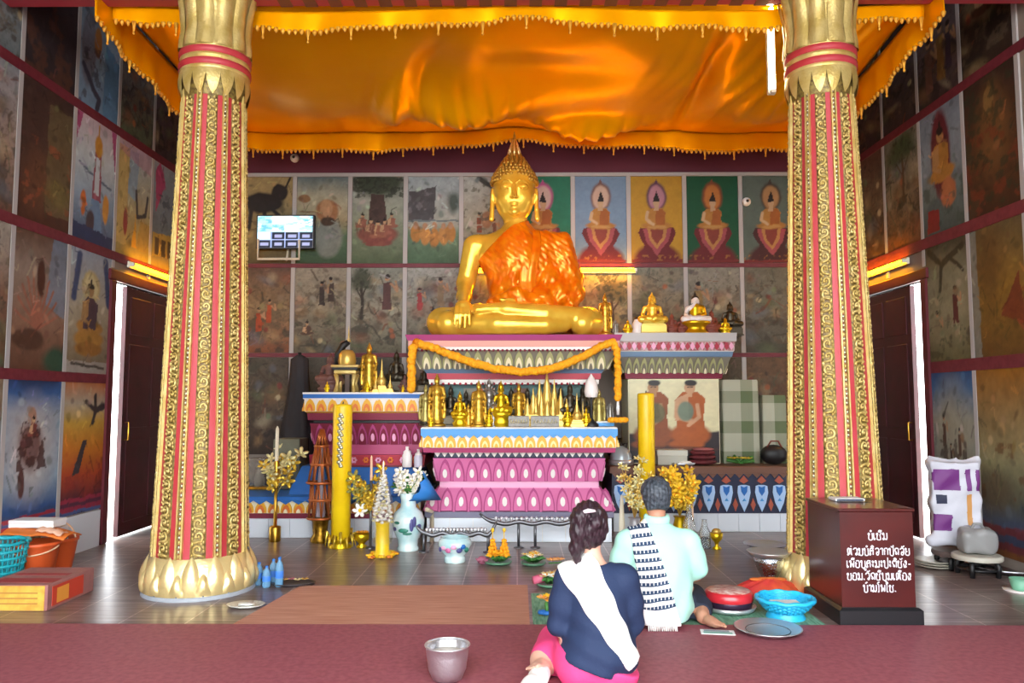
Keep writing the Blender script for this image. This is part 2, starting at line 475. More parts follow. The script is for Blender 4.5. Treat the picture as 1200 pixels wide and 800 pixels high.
    def tree(s, cx, cy, h, leaf='#4d5a36', trunk='#4a382a', w=.3):
        s.line([(cx, cy), (cx + .02, cy + h * .4), (cx - .01, cy + h * .75)], .03, trunk)
        s.line([(cx + .01, cy + h * .45), (cx + w * .5, cy + h * .7)], .014, trunk); s.line([(cx + .01, cy + h * .4), (cx - w * .5, cy + h * .65)], .014, trunk)
        for i, (dx, dy) in enumerate(((0, .85), (-.5, .75), (.5, .78), (-.3, .92), (.3, .94))):
            s.e(cx + dx * w, cy + dy * h, w * .5, h * .13, leaf, .9, .5)
        return s.blot(16, '#2c3622', .56, .7, cy + h * .6, 1, cx - w, cx + w)
    def stripes(s, h=.09, cols=('#b03a44', '#3d568c', '#9c2c3c', '#2f4a78')):
        n = len(cols)
        for i, c in enumerate(cols): s.p([(-.1, h * i / n), (1.1, h * i / n), (1.1, h * (i + 1) / n), (-.1, h * (i + 1) / n)], c)
        return s
    def age(s, k=.25):
        n = fbm(s.U0 * 9, s.V0 * 15, s.seed + 77); n2 = fbm(s.U0 * 30, s.V0 * 50, s.seed + 78, 2)
        s.C = np.clip(s.C * (1 - k + 2 * k * n)[..., None] * (1 - k * .5 + k * n2)[..., None], 0, 1); return s
    def board(s, name, w, h, loc, rz, label, group=None, parent=None):
        nu, nv = s.nu, s.nv
        x = (s.U0 - .5) * w; z = s.V0 * h
        V = np.stack([x.ravel(), np.full(x.size, -.012), z.ravel()], 1)
        W = nu + 1
        i, j = np.meshgrid(np.arange(nu), np.arange(nv)); a = (j * W + i).ravel()
        F = np.stack([a, a + 1, a + 1 + W, a + W], 1)
        k = len(V); e = w / 2
        V2 = np.array([(-e, -.0121, 0), (e, -.0121, 0), (e, -.0121, h), (-e, -.0121, h), (-e, -.001, 0), (e, -.001, 0), (e, -.001, h), (-e, -.001, h)])
        V2[:4, 1] = -.012
        F2 = np.array([(0, 4, 5, 1), (1, 5, 6, 2), (2, 6, 7, 3), (3, 7, 4, 0), (7, 6, 5, 4)]) + k
        o = npmesh(name, np.concatenate([V, V2]), np.concatenate([F, F2]), VPAINT, parent, False)
        at_ = o.data.attributes.new('Col', 'FLOAT_COLOR', 'POINT')
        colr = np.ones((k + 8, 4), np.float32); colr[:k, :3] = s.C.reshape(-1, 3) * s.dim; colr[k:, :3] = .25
        at_.data.foreach_set('color', colr.ravel())
        o.location = loc; o.rotation_euler = (0, 0, rz)
        if label: tag(o, label, 'mural', group, 'thing')
        return o

GRP = {'L': 'murals on the wall left of the altar', 'R': 'murals on the wall right of the altar', 'B': 'murals on the wall behind the altar'}
SIDE_Y = [5.34, 6.12, 6.9, 7.66, 8.42, 9.2]
LZ = [(.36, 1.58), (1.66, 2.83), (2.91, 4.12), (4.2, 5.45)]
RZ = [(.10, 1.68), (1.78, 2.92), (3.02, 4.24), (4.32, 5.5)]
BZ = [(.75, 1.94), (2.0, 3.06), (3.12, 4.22)]
def put(P, wall, c, r, label):
    if not (wall == 'B' and r == 2 and c >= 0):
        rn = random.Random(P.seed * 7 + 1)
        for k in range(46):
            x, y = rn.random(), rn.uniform(.12, .98); base = P.C[int(y * P.nv), int(x * P.nu)] * rn.choice((.45, .6, .75, 1.3, 1.6)); base = np.clip(base * np.array([rn.uniform(.85, 1.15) for _ in range(3)]), 0, 1)
            if k % 2: P.e(x, y, rn.uniform(.015, .06), rn.uniform(.012, .04), base, .7, .3, rn.uniform(-60, 60))
            else: P.line([(x, y), (x + rn.uniform(-.1, .1), y + rn.uniform(-.06, .06)), (x + rn.uniform(-.12, .12), y + rn.uniform(-.09, .09))], rn.uniform(.006, .014), base, .75)
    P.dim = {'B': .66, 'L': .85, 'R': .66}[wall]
    if wall == 'B':
        xa, xb = .7 * c + .03, .7 * c + .67
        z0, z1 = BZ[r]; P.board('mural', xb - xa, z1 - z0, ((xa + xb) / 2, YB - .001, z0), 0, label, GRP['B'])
    else:
        ya, yb = SIDE_Y[c] + .03, SIDE_Y[c + 1] - .03
        if c == 5: yb = SIDE_Y[5] + .27
        z0, z1 = (LZ if wall == 'L' else RZ)[r]
        sg = -1 if wall == 'L' else 1
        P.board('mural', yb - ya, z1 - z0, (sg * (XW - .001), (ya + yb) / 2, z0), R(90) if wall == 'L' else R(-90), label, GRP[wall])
SIDE_Y.append(9.5)
# --- wall behind the altar, upper row
P = Paint(11).grad((0, '#5d5334'), (.3, '#8f7f58'), (1, '#ad9a6c')); P.e(.42, .7, .4, .12, '#241c1c').e(.75, .82, .16, .09, '#241c1c').line([(.2, .65), (.15, .4)], .04, '#241c1c').line([(.45, .62), (.5, .38)], .04, '#241c1c').line([(.6, .62), (.85, .5), (.65, .36)], .035, '#241c1c').line([(.85, .86), (.95, 1)], .02, '#241c1c').blot(7, '#5a4a30', .6, .6, 0, .4)
put(P.age(), 'B', -5, 2, 'mural of a dark running horse, above and behind the lit wall screen')
P = Paint(12).grad((0, '#39543a'), (.3, '#5b7a5c'), (.48, '#a89c7a'), (.75, '#b5b39b'), (1, '#6f8288')); P.e(.62, .3, .28, .24, '#8d938a').e(.6, .6, .22, .14, '#a8764e').e(.58, .64, .12, .1, '#c79a70').e(.15, .75, .12, .05, '#95714e').e(.62, .48, .14, .06, '#4a3626').line([(.05, .6), (.5, .58)], .012, '#8a6a48')
put(P.age(), 'B', -4, 2, 'mural of a pale standing figure on a grey-green ground beside the wall screen')
P = Paint(13).grad((0, '#56684a'), (.4, '#8a957c'), (1, '#b3b6b0')); P.e(.5, .93, .55, .16, '#3c4634', 1, .3).blot(18, '#262e20', .5, .8, .76).p([(.3, .45), (.36, .8), (.62, .8), (.7, .45)], '#4a3630').e(.5, .33, .4, .1, '#8b5044').sit(.2, .4, .2, '#96604e').sit(.5, .28, .24, '#a56a52').sit(.78, .4, .2, '#96604e').sit(.36, .32, .22, '#8c5646').sit(.64, .32, .22, '#9c6250').e(.5, .24, .28, .05, '#8a4a42')
put(P.age(), 'B', -3, 2, 'mural of a broad dark tree with many seated monks round its foot')
P = Paint(14).grad((0, '#4b6a4c'), (.35, '#6d8a70'), (.45, '#a8ab9f'), (1, '#a8b6bd')); P.p([(0, .5), (0, .82), (.3, .85), (.55, .9), (.5, .48)], '#4f4c50').blot(9, '#7c7a7e', .56, .7, .5, .88, 0, .5).e(.9, .7, .12, .12, '#36443a', .9, .4).p([(0, .48), (1, .48), (1, .5), (0, .5)], '#6f7c80')
for i, x in enumerate((.16, .34, .52, .7, .84)): P.e(x, .34 - .05 * (1 - abs(i - 2) / 2), .1, .11, ('#b9803c', '#c58c48')[i % 2]).e(x, .43, .05, .04, '#b48a6a')
put(P.age(), 'B', -2, 2, 'mural of orange-robed monks seated in a ring below a grey cliff')
P = Paint(15).grad((0, '#7b7a66'), (.5, '#a9a796'), (1, '#b9bdb8')); P.line([(.3, .98), (.75, .8)], .05, '#3c3a38').e(.45, .5, .12, .1, '#a07a5c').stand(.3, .35, .25).stand(.6, .3, .22, '#7c5648').p([(.5, .62), (.9, .62), (.85, .7), (.55, .7)], '#5a5048').blot(10, '#5a5646', .6, .7)
put(P.age(), 'B', -1, 2, 'mural partly hidden by the big gold statue, a grey sky with a dark branch')
def throne(seed, bg, halo, base=('#6e2028', '#8e3a34', '#a4614a', '#c08a4c', '#7a2430'), lab='', cx=.5, c=0):
    P = Paint(seed).grad((0, bg), (1, bg))
    Q = lambda pts, c: P.p([(cx + a, b) for a, b in pts], c)
    P.e(cx, .02, .46, .2, base[0]); Q([(-.26, .12), (.26, .12), (.24, .24), (-.24, .24)], base[0]); Q([(-.32, .405), (.32, .405), (.37, .34), (.30, .25), (.24, .2), (-.24, .2), (-.30, .25), (-.37, .34)], base[0])
    Q([(-.28, .395), (.28, .395), (.22, .25), (0, .085), (-.22, .25)], '#a8525c'); Q([(-.19, .395), (.19, .395), (.15, .27), (0, .15), (-.15, .27)], '#c48e54'); Q([(-.13, .395), (.13, .395), (.10, .29), (0, .2), (-.10, .29)], '#8c4034')
    P.e(cx, .76, .2, .165, halo[0]).e(cx, .755, .16, .135, halo[1]); Q([(-.05, .9), (.05, .9), (0, .97)], halo[0])
    P.e(cx, .43, .29, .045, '#b5803c').e(cx, .415, .2, .02, '#c89a58')
    Q([(-.18, .43), (.18, .43), (.17, .52), (.19, .58), (.12, .625), (-.12, .625), (-.2, .58), (-.2, .5)], '#b9853e'); Q([(-.03, .44), (.16, .44), (.16, .52), (.18, .58), (.11, .62), (.0, .62)], '#a8642a'); P.line([(cx - .17, .58), (cx - .2, .5), (cx - .08, .45)], .03, '#d2b48c'); Q([(-.05, .6), (.05, .6), (.04, .66), (-.04, .66)], '#c9a884')
    P.e(cx, .69, .062, .048, '#cfae88'); Q([(-.068, .705), (.068, .705), (.05, .745), (0, .83), (-.05, .745)], '#1c1414')
    P.p([(0, 0), (1, 0), (1, .035), (0, .035)], '#7a2a2c').blot(20, '#b5843c', .6, .6, .03, .09)
    put(P.age(.12), 'B', c, 2, lab)
throne(21, '#1f7a5e', ('#c05a96', '#d9c0b8'), lab='mural of a pink-haloed seated figure on dark green, beside the gold statue head', cx=.46, c=0)
throne(22, '#7d9cbc', ('#7c5a52', '#d2b6a4'), lab='mural of a seated figure with a pale halo on a pale blue ground', c=1)
throne(23, '#c69a2e', ('#5c3a58', '#c08a9c'), lab='mural of a seated figure with a mauve halo on a mustard yellow ground', c=2)
throne(24, '#0f5838', ('#8a4a2c', '#c8803c'), lab='mural of a seated figure with an orange halo on a deep green ground', c=3)
throne(25, '#5f6f68', ('#4a3c34', '#b58a5c'), ('#4a2226', '#6a3830', '#8a5a46', '#a87c48', '#5a2026'), lab='mural of a seated figure with a tan halo on grey-green, half behind the pillar', cx=.55, c=4)
# --- middle row
def rocky(seed, c, r, lab, wall='B', bg=('#5f5a48', '#948b78', '#a39c8c'), figs=(), trees=(), dark='#3e3a32'):
    P = Paint(seed).grad((0, bg[0]), (.5, bg[1]), (1, bg[2])).blot(5, dark, .58, .75, 0, .45).blot(9, '#6a5c4a', .57, .6, .1, .8, sd=3).blot(22, dark, .62, .35, sd=6)
    rn = random.Random(seed)
    for k in range(12):
        cc = rn.choice(('#8a6a44', '#5c6a4a', '#6a7480', '#4a3a30', '#b0a488', '#8c5a44', '#3c4438', '#a8926a'))
        P.e(rn.random(), rn.random() * .9, rn.uniform(.05, .2), rn.uniform(.02, .08), cc, .55, .6, rn.uniform(-40, 40))
    for k in range(9):
        x, y = rn.random(), rn.random() * .9; dx, dy = rn.uniform(-.2, .2), rn.uniform(-.12, .12)
        P.line([(x, y), (x + dx, y + dy), (x + dx * 1.6 + rn.uniform(-.08, .08), y + dy * 1.4)], rn.uniform(.006, .02), rn.choice((dark, '#4a3c2c', '#5a5a44', '#7c4a34')), .75)
    for k in range(3): P.e(rn.random(), rn.uniform(.1, .8), .05, .03, rn.choice(('#a8603c', '#c8b890', '#7c3430', '#6c7c5c')), .8, .3)
    for t in trees: P.tree(*t)
    for f in figs: (P.stand if f[0] == 's' else P.sit)(*f[1:])
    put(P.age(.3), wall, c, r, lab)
rocky(31, -5, 1, 'mural of orange flames and dark roots below a brown rock', figs=(('s', .6, .35, .3, '#b0502e'), ('s', .4, .25, .3, '#a84a2a')), bg=('#8a5236', '#8f7a5c', '#6a5248'))
rocky(32, -4, 1, 'mural of two dancing dark figures on a dusty beige ground', figs=(('s', .52, .55, .3, '#3c3230'), ('s', .7, .6, .3, '#4a3c36', '#a8906c', '#221616', -1), ('i', .25, .2, .2, '#5a4236')))
rocky(33, -3, 1, 'mural of a slim dark standing figure among tree trunks and boulders', figs=(('s', .7, .5, .45, '#5c3c3a'),), trees=((.2, .4, .55, '#4a5040', '#3a322a', .2),), bg=('#6a6650', '#9c9684', '#8f948a'))
rocky(34, -2, 1, 'mural of a red-hatted figure on a grey rocky slope beside the gold statue', figs=(('s', .25, .5, .28, '#a03a3c'), ('s', .65, .55, .35, '#8c7a60'), ('i', .5, .25, .3, '#6a6048')), bg=('#5a5848', '#8f8b7c', '#a9aca6'))
rocky(35, -1, 1, 'mural behind the bare arm of the gold statue')
rocky(36, 0, 1, 'mural hidden behind the orange robe of the gold statue')
rocky(37, 1, 1, 'mural of a bent brown tree on tan, right under the yellow wall tube', trees=((.7, .2, .6, '#6e6038', '#5a4028', .3),), bg=('#7a6a3c', '#a8956a', '#b5a67c'))
rocky(38, 2, 1, 'mural of a small red shrine roof above the gold seated statuette', figs=(('i', .45, .3, .3, '#8c3a30'),), bg=('#6a5a40', '#8c8068', '#8a8878'))
rocky(39, 3, 1, 'mural of red birds on a brown and grey ground above the pale statuette', figs=(('s', .2, .4, .45, '#9a8050'),), bg=('#6a604c', '#8e8878', '#969488'))
rocky(40, 4, 1, 'mural of dark leaves on grey, just left of the right pillar', bg=('#4a4a40', '#74746a', '#6e6e62'))
# --- lower row
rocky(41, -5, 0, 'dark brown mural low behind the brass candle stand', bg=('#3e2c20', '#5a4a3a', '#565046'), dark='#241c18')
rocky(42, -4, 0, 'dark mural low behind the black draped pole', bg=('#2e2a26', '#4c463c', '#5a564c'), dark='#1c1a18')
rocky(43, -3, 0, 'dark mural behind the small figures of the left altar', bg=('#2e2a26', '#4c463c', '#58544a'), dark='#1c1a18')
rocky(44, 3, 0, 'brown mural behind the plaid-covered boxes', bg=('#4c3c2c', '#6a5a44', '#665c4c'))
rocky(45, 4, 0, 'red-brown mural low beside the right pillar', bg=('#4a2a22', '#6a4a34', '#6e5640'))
# --- left wall
P = Paint(51).grad((0, '#4a2a1e'), (.5, '#46302a'), (1, '#3c2a28')); P.e(.35, .3, .25, .2, '#6a4430', .7, .5).p([(.5, .1), (1, .1), (1, .9), (.5, .9)], '#6a5c40', .7).blot(7, '#8a4a30', .6, .7, .1, .6).e(.75, .25, .25, .1, '#6e6238', .8, .4)
put(P.age(), 'L', 1, 2, 'dark brown mural of a hooded shape, left of the blue shrine mural')
P = Paint(52).grad((0, '#3a4a68'), (.35, '#8aa0b5'), (.7, '#b9c4c9'), (1, '#b9a4ac')); P.p([(0, .75), (.14, 1), (0, 1)], '#a04a72').p([(1, .6), (.86, 1), (1, 1)], '#a04a72').p([(.42, .35), (.66, .35), (.62, .75), (.46, .75)], '#8a4a58').p([(.47, .4), (.61, .4), (.59, .7), (.49, .7)], '#b9c4cc').e(.54, .8, .1, .09, '#b5802e').line([(.54, .85), (.54, .97)], .014, '#b5802e').p([(.3, .1), (.7, .1), (.62, .36), (.42, .36)], '#6a86a6').e(.22, .3, .07, .1, '#b5652e').e(.78, .32, .08, .12, '#c08a3c').e(.4, .14, .1, .12, '#463a40').line([(.1, .6), (.42, .55)], .02, '#5a6a7c').line([(.9, .5), (.66, .52)], .02, '#5a6a7c').p([(0, 0), (1, 0), (1, .1), (0, .13)], '#2f3a5c')
put(P.age(.15), 'L', 2, 2, 'mural of a small golden-topped shrine on pale blue with pink drapes')
P = Paint(53).grad((0, '#8f8248'), (.4, '#a5a07c'), (1, '#aab8bd')); P.p([(0, .1), (.3, .1), (.3, .95), (0, .95)], '#b5a268').p([(.3, .55), (.55, .5), (.6, .95), (.3, .95)], '#8aa2b5').line([(.55, .6), (.6, .38), (.85, .42), (.9, .6)], .035, '#3a3a42').p([(.6, .08), (1, .1), (1, .35), (.7, .35)], '#a08c50').e(.25, .3, .06, .12, '#8c3a3a').p([(.45, .1), (.55, .4), (.6, .1)], '#c0942e').p([(0, .9), (1, .8), (1, 1), (0, 1)], '#b5708c', .5)
put(P.age(.2), 'L', 3, 2, 'mural of a yellow tower and blue hall, above the tube light of the left door')
P = Paint(54).grad((0, '#8c7a3e'), (.3, '#5e7080'), (1, '#8f9aa0')); P.p([(.02, .1), (.95, .14), (.95, .36), (.02, .32)], '#a08c48')
for i in range(4): P.p([(.1 + .22 * i, .12), (.24 + .22 * i, .12), (.24 + .22 * i, .28), (.1 + .22 * i, .28)], '#4c4030')
P.p([(.1, .5), (.4, .85), (.2, 1), (.05, .9)], '#a8446a').p([(.9, .6), (.7, .95), (1, 1)], '#a8446a').blot(8, '#3e4c5c', .55, .8, .35, .7)
put(P.age(.2), 'L', 4, 2, 'mural of a golden fence under pink drapes, half behind the left pillar')
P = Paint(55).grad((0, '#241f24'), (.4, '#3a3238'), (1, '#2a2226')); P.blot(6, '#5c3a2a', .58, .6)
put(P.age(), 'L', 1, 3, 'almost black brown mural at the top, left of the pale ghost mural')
P = Paint(56).grad((0, '#7490ad'), (.5, '#94aec4'), (1, '#2a2426')); P.p([(.6, 0), (1, 0), (1, .5), (.62, .6)], '#5f88ac').e(.2, .45, .18, .3, '#777a88').line([(.1, .3), (.35, .15), (.5, .1), (.45, .02)], .05, '#35384a').e(.42, .55, .1, .12, '#a8703a').blot(7, '#3c3a44', .58, .7, 0, .5, 0, .55)
put(P.age(.2), 'L', 2, 3, 'mural of a grey crouching shape against a blue sky, beside the canopy edge')
rocky(57, 3, 3, 'mural of grey rocks and dark trees just under the canopy edge', 'L', bg=('#4c5a40', '#6e6e70', '#5c6878'), dark='#2e2c30')
rocky(58, 4, 3, 'dark mural of purple rocks beside the capital of the left pillar', 'L', bg=('#3c3438', '#5c5058', '#3c3438'), dark='#201c20')
P = Paint(59).grad((0, '#5a3a2c'), (.3, '#80604e'), (.7, '#8d7c70'), (1, '#5c4438')); P.p([(.6, .5), (1, .4), (1, 1), (.7, 1)], '#71849a', .7)
for a in range(-5, 6): P.line([(.45, .3), (.45 + .42 * math.sin(a * .26), .3 + .42 * math.cos(a * .26))], .018, '#96604e')
P.e(.5, .68, .08, .14, '#4a2a22').e(.3, .22, .3, .08, '#4c3228').e(.85, .08, .25, .1, '#2c4a3a', 1, .3)
put(P.age(.2), 'L', 1, 1, 'mural of a great brown lotus with a dark bird, left of the open door')
P = Paint(60).grad((0, '#6a5840'), (.5, '#a59c86'), (1, '#8f9cab')); P.line([(.2, .95), (.1, .6)], .06, '#39486a').line([(.85, .95), (.95, .6)], .06, '#39486a').sit(.5, .32, .48, '#4c3a44', '#9c7a50', ('#b5a474', '#c4b88c'), skirt='#a87c3e').e(.5, .28, .36, .08, '#a67a3a').e(.5, .2, .34, .06, '#8e6430').p([(0, 0), (1, 0), (1, .1), (0, .1)], '#98938c').line([(.1, .08), (.9, .05)], .02, '#4a443e')
put(P.age(.18), 'L', 2, 1, 'mural of a golden seated figure on a lotus, right beside the left door')
P = Paint(61).grad((0, '#243e70'), (.12, '#2e5288'), (.3, '#8fa4b8'), (.75, '#98a4b2'), (.9, '#345c94'), (1, '#263a62')); P.e(.45, .52, .38, .3, '#bab0aa', .8, .5).e(.45, .55, .22, .16, '#6a4440', .9, .3).blot(9, '#4a2c2a', .5, .9, .38, .72, .2, .75).e(.45, .75, .08, .06, '#a8806c').sit(.48, .6, .16, '#7c4038').e(.3, .3, .06, .1, '#5c3a38').stripes(.1)
put(P.age(.15), 'L', 1, 0, 'mural of a reddish group floating in a blue and white cloud')
P = Paint(62).grad((0, '#3a2430'), (.12, '#5a2830'), (.3, '#b24a2a'), (.5, '#c47a28'), (.7, '#c09a40'), (.85, '#aaa08c'), (1, '#b06a3c')); P.p([(.25, .28), (.4, .3), (.55, .55), (.45, .55)], '#3a3238').line([(.5, .85), (.75, .78), (.95, .82)], .04, '#332c30').line([(.72, .9), (.75, .78), (.68, .68)], .035, '#332c30').blot(8, '#8a2c26', .58, .6, .1, .4).stripes(.12, ('#4a5c8c', '#9c3048', '#5a2c40', '#9c3048'))
put(P.age(.15), 'L', 2, 0, 'mural of a burning orange sunset with dark birds, next to the left door')
for r, lb in ((0, 'narrow visible edge of a blue-grey mural above the buckets'), (1, 'edge of a brown mural at mid height at the picture border'), (2, 'edge of a pale orange mural at the picture border'), (3, 'edge of a grey mural high at the picture border')):
    rocky(63 + r, 0, r, lb, 'L', bg=(('#2c3e66', '#6c7c90', '#8c7a60'), ('#5a3c30', '#80604e', '#a09a90'), ('#6a4a3c', '#9c8a80', '#8a9098'), ('#6a7478', '#8a9498', '#58646c'))[r])
# --- right wall (c counts away from the camera)
P = Paint(71).grad((0, '#3c2418'), (.4, '#5c3a22'), (1, '#3a2620')); P.e(.55, .6, .28, .3, '#7c5630', .8, .4).e(.5, .8, .1, .1, '#8c6a3c').blot(7, '#7a3420', .56, .7, 0, .6).blot(10, '#2c3424', .58, .7)
put(P.age(.2), 'R', 1, 2, 'dark brown mural of a large golden seated shape at the right picture border')
P = Paint(72).grad((0, '#4a5a58'), (.35, '#6f7f80'), (.6, '#8896a2'), (1, '#8490a0')); P.e(.5, .62, .24, .36, '#6a2430').sit(.5, .4, .5, '#b5803a', '#b98c58', None).e(.65, .3, .18, .12, '#b8724a').e(.3, .15, .22, .14, '#55686a').p([(.1, .02), (.4, .02), (.4, .2), (.12, .2)], '#8c2c2c').blot(7, '#42564e', .57, .7, 0, .4)
put(P.age(.2), 'R', 2, 2, 'mural of a golden figure in a tall dark red flame on grey-blue')
rocky(73, 3, 2, 'mural of dark green trees and a pale hanging branch, over the right tube light', 'R', bg=('#7a4a2c', '#857a62', '#7c7c70'), trees=((.55, .4, .55, '#46543a', '#5a4630', .4),), dark='#2c2a20')
rocky(74, 4, 2, 'brown mural of a curving vine beside the right pillar', 'R', bg=('#5c3c28', '#75604a', '#6a4a42'), dark='#342420')
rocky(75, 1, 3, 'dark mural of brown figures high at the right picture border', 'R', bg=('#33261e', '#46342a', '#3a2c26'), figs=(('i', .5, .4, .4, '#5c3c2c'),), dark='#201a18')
rocky(76, 2, 3, 'mural of pale and dark figures in a crowd under the right canopy edge', 'R', bg=('#4a3c3c', '#6e6266', '#4a4244'), figs=(('s', .3, .1, .5, '#7a5a4c'), ('s', .6, .15, .5, '#8c6a3c'), ('s', .8, .2, .4, '#48384a')), dark='#2a2226')
rocky(77, 3, 3, 'mural of tangled grey branches below the right canopy edge', 'R', bg=('#3e3438', '#5c5456', '#332c30'), dark='#241e22')
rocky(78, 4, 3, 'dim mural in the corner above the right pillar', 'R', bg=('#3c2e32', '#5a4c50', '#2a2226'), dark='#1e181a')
P = Paint(79).grad((0, '#6a4a20'), (.5, '#94702c'), (1, '#6a5a3a')); P.e(.35, .7, .25, .3, '#6a4a22', .8, .5).p([(.55, .3), (1, .2), (.9, .6)], '#7c3a20').p([(0, 0), (.15, 0), (.12, 1), (0, 1)], '#8a9088', .7)
put(P.age(.25), 'R', 1, 1, 'ochre mural of a tall haloed shape at the right picture border')
P = Paint(80).grad((0, '#6a6644'), (.4, '#989274'), (.7, '#8c8a70'), (1, '#4e4a38')); P.line([(.1, .95), (.4, .82), (.9, .92)], .05, '#3c3626').line([(.4, .82), (.35, .6)], .035, '#3c3626').line([(.6, .86), (.9, .72)], .03, '#3c3626').stand(.7, .3, .32, '#5c2a2a').stand(.25, .15, .3, '#8c8468').blot(9, '#4a4a34', .56, .7, 0, .3)
put(P.age(.2), 'R', 2, 1, 'mural of a dark red standing figure below a bare branching tree')
P = Paint(81).grad((0, '#3c2a4c'), (.08, '#7c2a34'), (.18, '#44506a'), (.3, '#5a5a4a'), (.5, '#98946e'), (1, '#a06a22')); P.e(.3, .35, .3, .1, '#5a4630', .7, .5).blot(8, '#6a4420', .57, .7, .3, .6).stripes(.16, ('#7c4a20', '#6a2a30', '#38425c', '#6a2a30'))
put(P.age(.25), 'R', 1, 0, 'orange mural with striped foot in the right corner of the picture')
P = Paint(82).grad((0, '#2e3a58'), (.25, '#6c7a80'), (.7, '#a0a294'), (.88, '#4a74a4'), (1, '#2c5288')); P.e(.5, .6, .4, .3, '#a8a490', .8, .5).stand(.3, .55, .2, '#5a3c30').stand(.65, .5, .18, '#5a4034').stand(.45, .42, .16, '#4a3430').blot(9, '#4a3a30', .56, .8, .3, .6, .1, .8).stripes(.12, ('#7c2a34', '#38425c', '#7c2a34', '#304060'))
put(P.age(.2), 'R', 2, 0, 'mural of brown figures before a pale mountain, above the white sack')

# trims: pale strips between the panels and red bands between the rows
STRIP = mat('pale_strip', '#a5a2a2', .6); BAND = mat('red_band', '#5e1828', .6, noise=(14, .3), col2='#6a2230')
tn = [0]
def trim(mb):
    tn[0] += 1
    return struct('trim_%d' % tn[0], mb)
for sg, ZZ in ((-1, LZ), (1, RZ)):
    xa = lambda t: (sg * XW, sg * (XW - t)) if sg < 0 else (sg * (XW - t), sg * XW)
    for k, y in enumerate(SIDE_Y[:-1]):
        mb = MB(); a, b = xa(.016); top = 5.5
        z0 = ZZ[0][0] if y < 7.6 else 2.75
        if y < 7.6 or True: mb.box(a, b, y - .026, y + .026, z0, top, STRIP)
        trim(mb)
    for zi in (1, 2, 3):
        mb = MB(); z0, z1 = ZZ[zi - 1][1], ZZ[zi][0]; a, b = xa(.02)
        y1 = 7.6 if zi == 1 else YB
        if zi == 1: y1 = 7.6
        mb.box(a, b, 5.0, y1, z0 - .005, z1 + .005, BAND); trim(mb)
mb = MB(); mb.box(-XW, -XW + .03, 4.6, 7.58, 0, .345, mat('white_base', '#cfd3da', .6)); o = struct('baseboard_left', mb)
for c in range(-5, 6):
    mb = MB(); mb.box(.7 * c - .026, .7 * c + .026, YB - .016, YB, .75, 4.24, STRIP); trim(mb)
for z0, z1 in ((1.945, 1.995), (3.065, 3.115)):
    mb = MB(); mb.box(-3.6, 3.6, YB - .019, YB, z0, z1, BAND); trim(mb)
mb = MB(); mb.box(-3.6, 3.6, YB - .022, YB, 4.225, 4.27, STRIP); trim(mb)

# ------------------------------------------------------------------ side doors with their frames
LEAF = mat('door_wood', '#4c1420', .38, noise=(4, .35), col2='#380d16'); FRAMEM = mat('door_frame_wood', '#571622', .45)
def door(sg, nm):
    rt = thing(nm, None, None, (sg * XW, (DY0 + DY1) / 2, 0)); rt['kind'] = 'structure'
    hw = (DY1 - DY0) / 2
    X = lambda a, b: (min(sg * a, sg * b), max(sg * a, sg * b))
    f = MB(); a, b = X(-.04, .07)
    f.box(a, b, -hw - .09, -hw + .0, 0, DZ, FRAMEM, .008); f.box(a, b, hw - .05, hw + .07, 0, DZ, FRAMEM, .008); f.box(a, b, -hw - .12, hw + .1, DZ, DZ + .11, FRAMEM, .01)
    f.build('door_frame', rt)
    l = MB(); a, b = X(-.012, .035); y0, y1 = -hw + .255, hw - .055
    l.box(a, b, y0, y1, .015, DZ - .02, LEAF, .004)
    fa = -sg * .012
    for z0, z1 in ((.15, 1.0), (1.12, 2.0), (2.1, 2.5)):
        for ya, yb in ((y0 + .09, (y0 + y1) / 2 - .04), ((y0 + y1) / 2 + .04, y1 - .09)):
            a2, b2 = X(-.022, -.010); l.box(a2, b2, ya, yb, z0, z1, LEAF, .006)
    lf = l.build('door_leaf', rt)
    h = MB(); xx = -sg * .055
    h.tube([(-sg * .015, y0 + .06, 1.0), (xx, y0 + .06, 1.0), (xx, y0 + .06, 1.18), (-sg * .015, y0 + .06, 1.18)], .008, BRASS); h.build('door_handle', lf)
door(-1, 'door_1'); door(1, 'door_2')

# ------------------------------------------------------------------ tube lights
TUBE = mat('lit_tube', '#ffae08', .5, emit=60.0); FIX = mat('fixture_white', '#d8d4c4', .5)
def tube_light(loc, rz, L, label, vertical=False):
    rt = thing('tube_light', label, 'light', loc, rz, None)
    b = MB()
    if vertical: b.box(-.03, .03, -.02, .02, -L / 2 - .03, L / 2 + .03, FIX, .006); b.box(-.02, .02, -.055, -.018, L / 2 - .0, L / 2 + .03, FIX, .004); b.box(-.02, .02, -.055, -.018, -L / 2 - .03, -L / 2, FIX, .004)
    else: b.box(-L / 2 - .03, L / 2 + .03, -.03, -.001, -.035, .035, FIX, .006); b.box(L / 2, L / 2 + .03, -.075, -.03, -.022, .022, FIX, .004); b.box(-L / 2 - .03, -L / 2, -.075, -.03, -.022, .022, FIX, .004)
    b.build('fixture', rt)
    t = MB()
    if vertical: t.tube([(0, -.04, -L / 2), (0, -.04, L / 2)], .018, TUBE2, 10)
    else: t.tube([(-L / 2, -.055, 0), (L / 2, -.055, 0)], .019, TUBE, 10)
    t.build('tube', rt)
    return rt
TUBE2 = mat('lit_tube_white', '#fff6c8', .5, emit=22.0)
tube_light((-.01, YB - .02, 3.02), 0, .95, 'lit yellow tube light on the back wall, mostly behind the gold statue')
tube_light((.98, YB - .02, 3.02), 0, .95, 'lit yellow tube light on the back wall right of the gold statue')
tube_light((-XW + .014, 8.52, 2.83), R(90), 1.12, 'lit yellow tube light above the left side door')
tube_light((XW - .014, 8.52, 2.86), R(-90), 1.12, 'lit yellow tube light above the right side door')

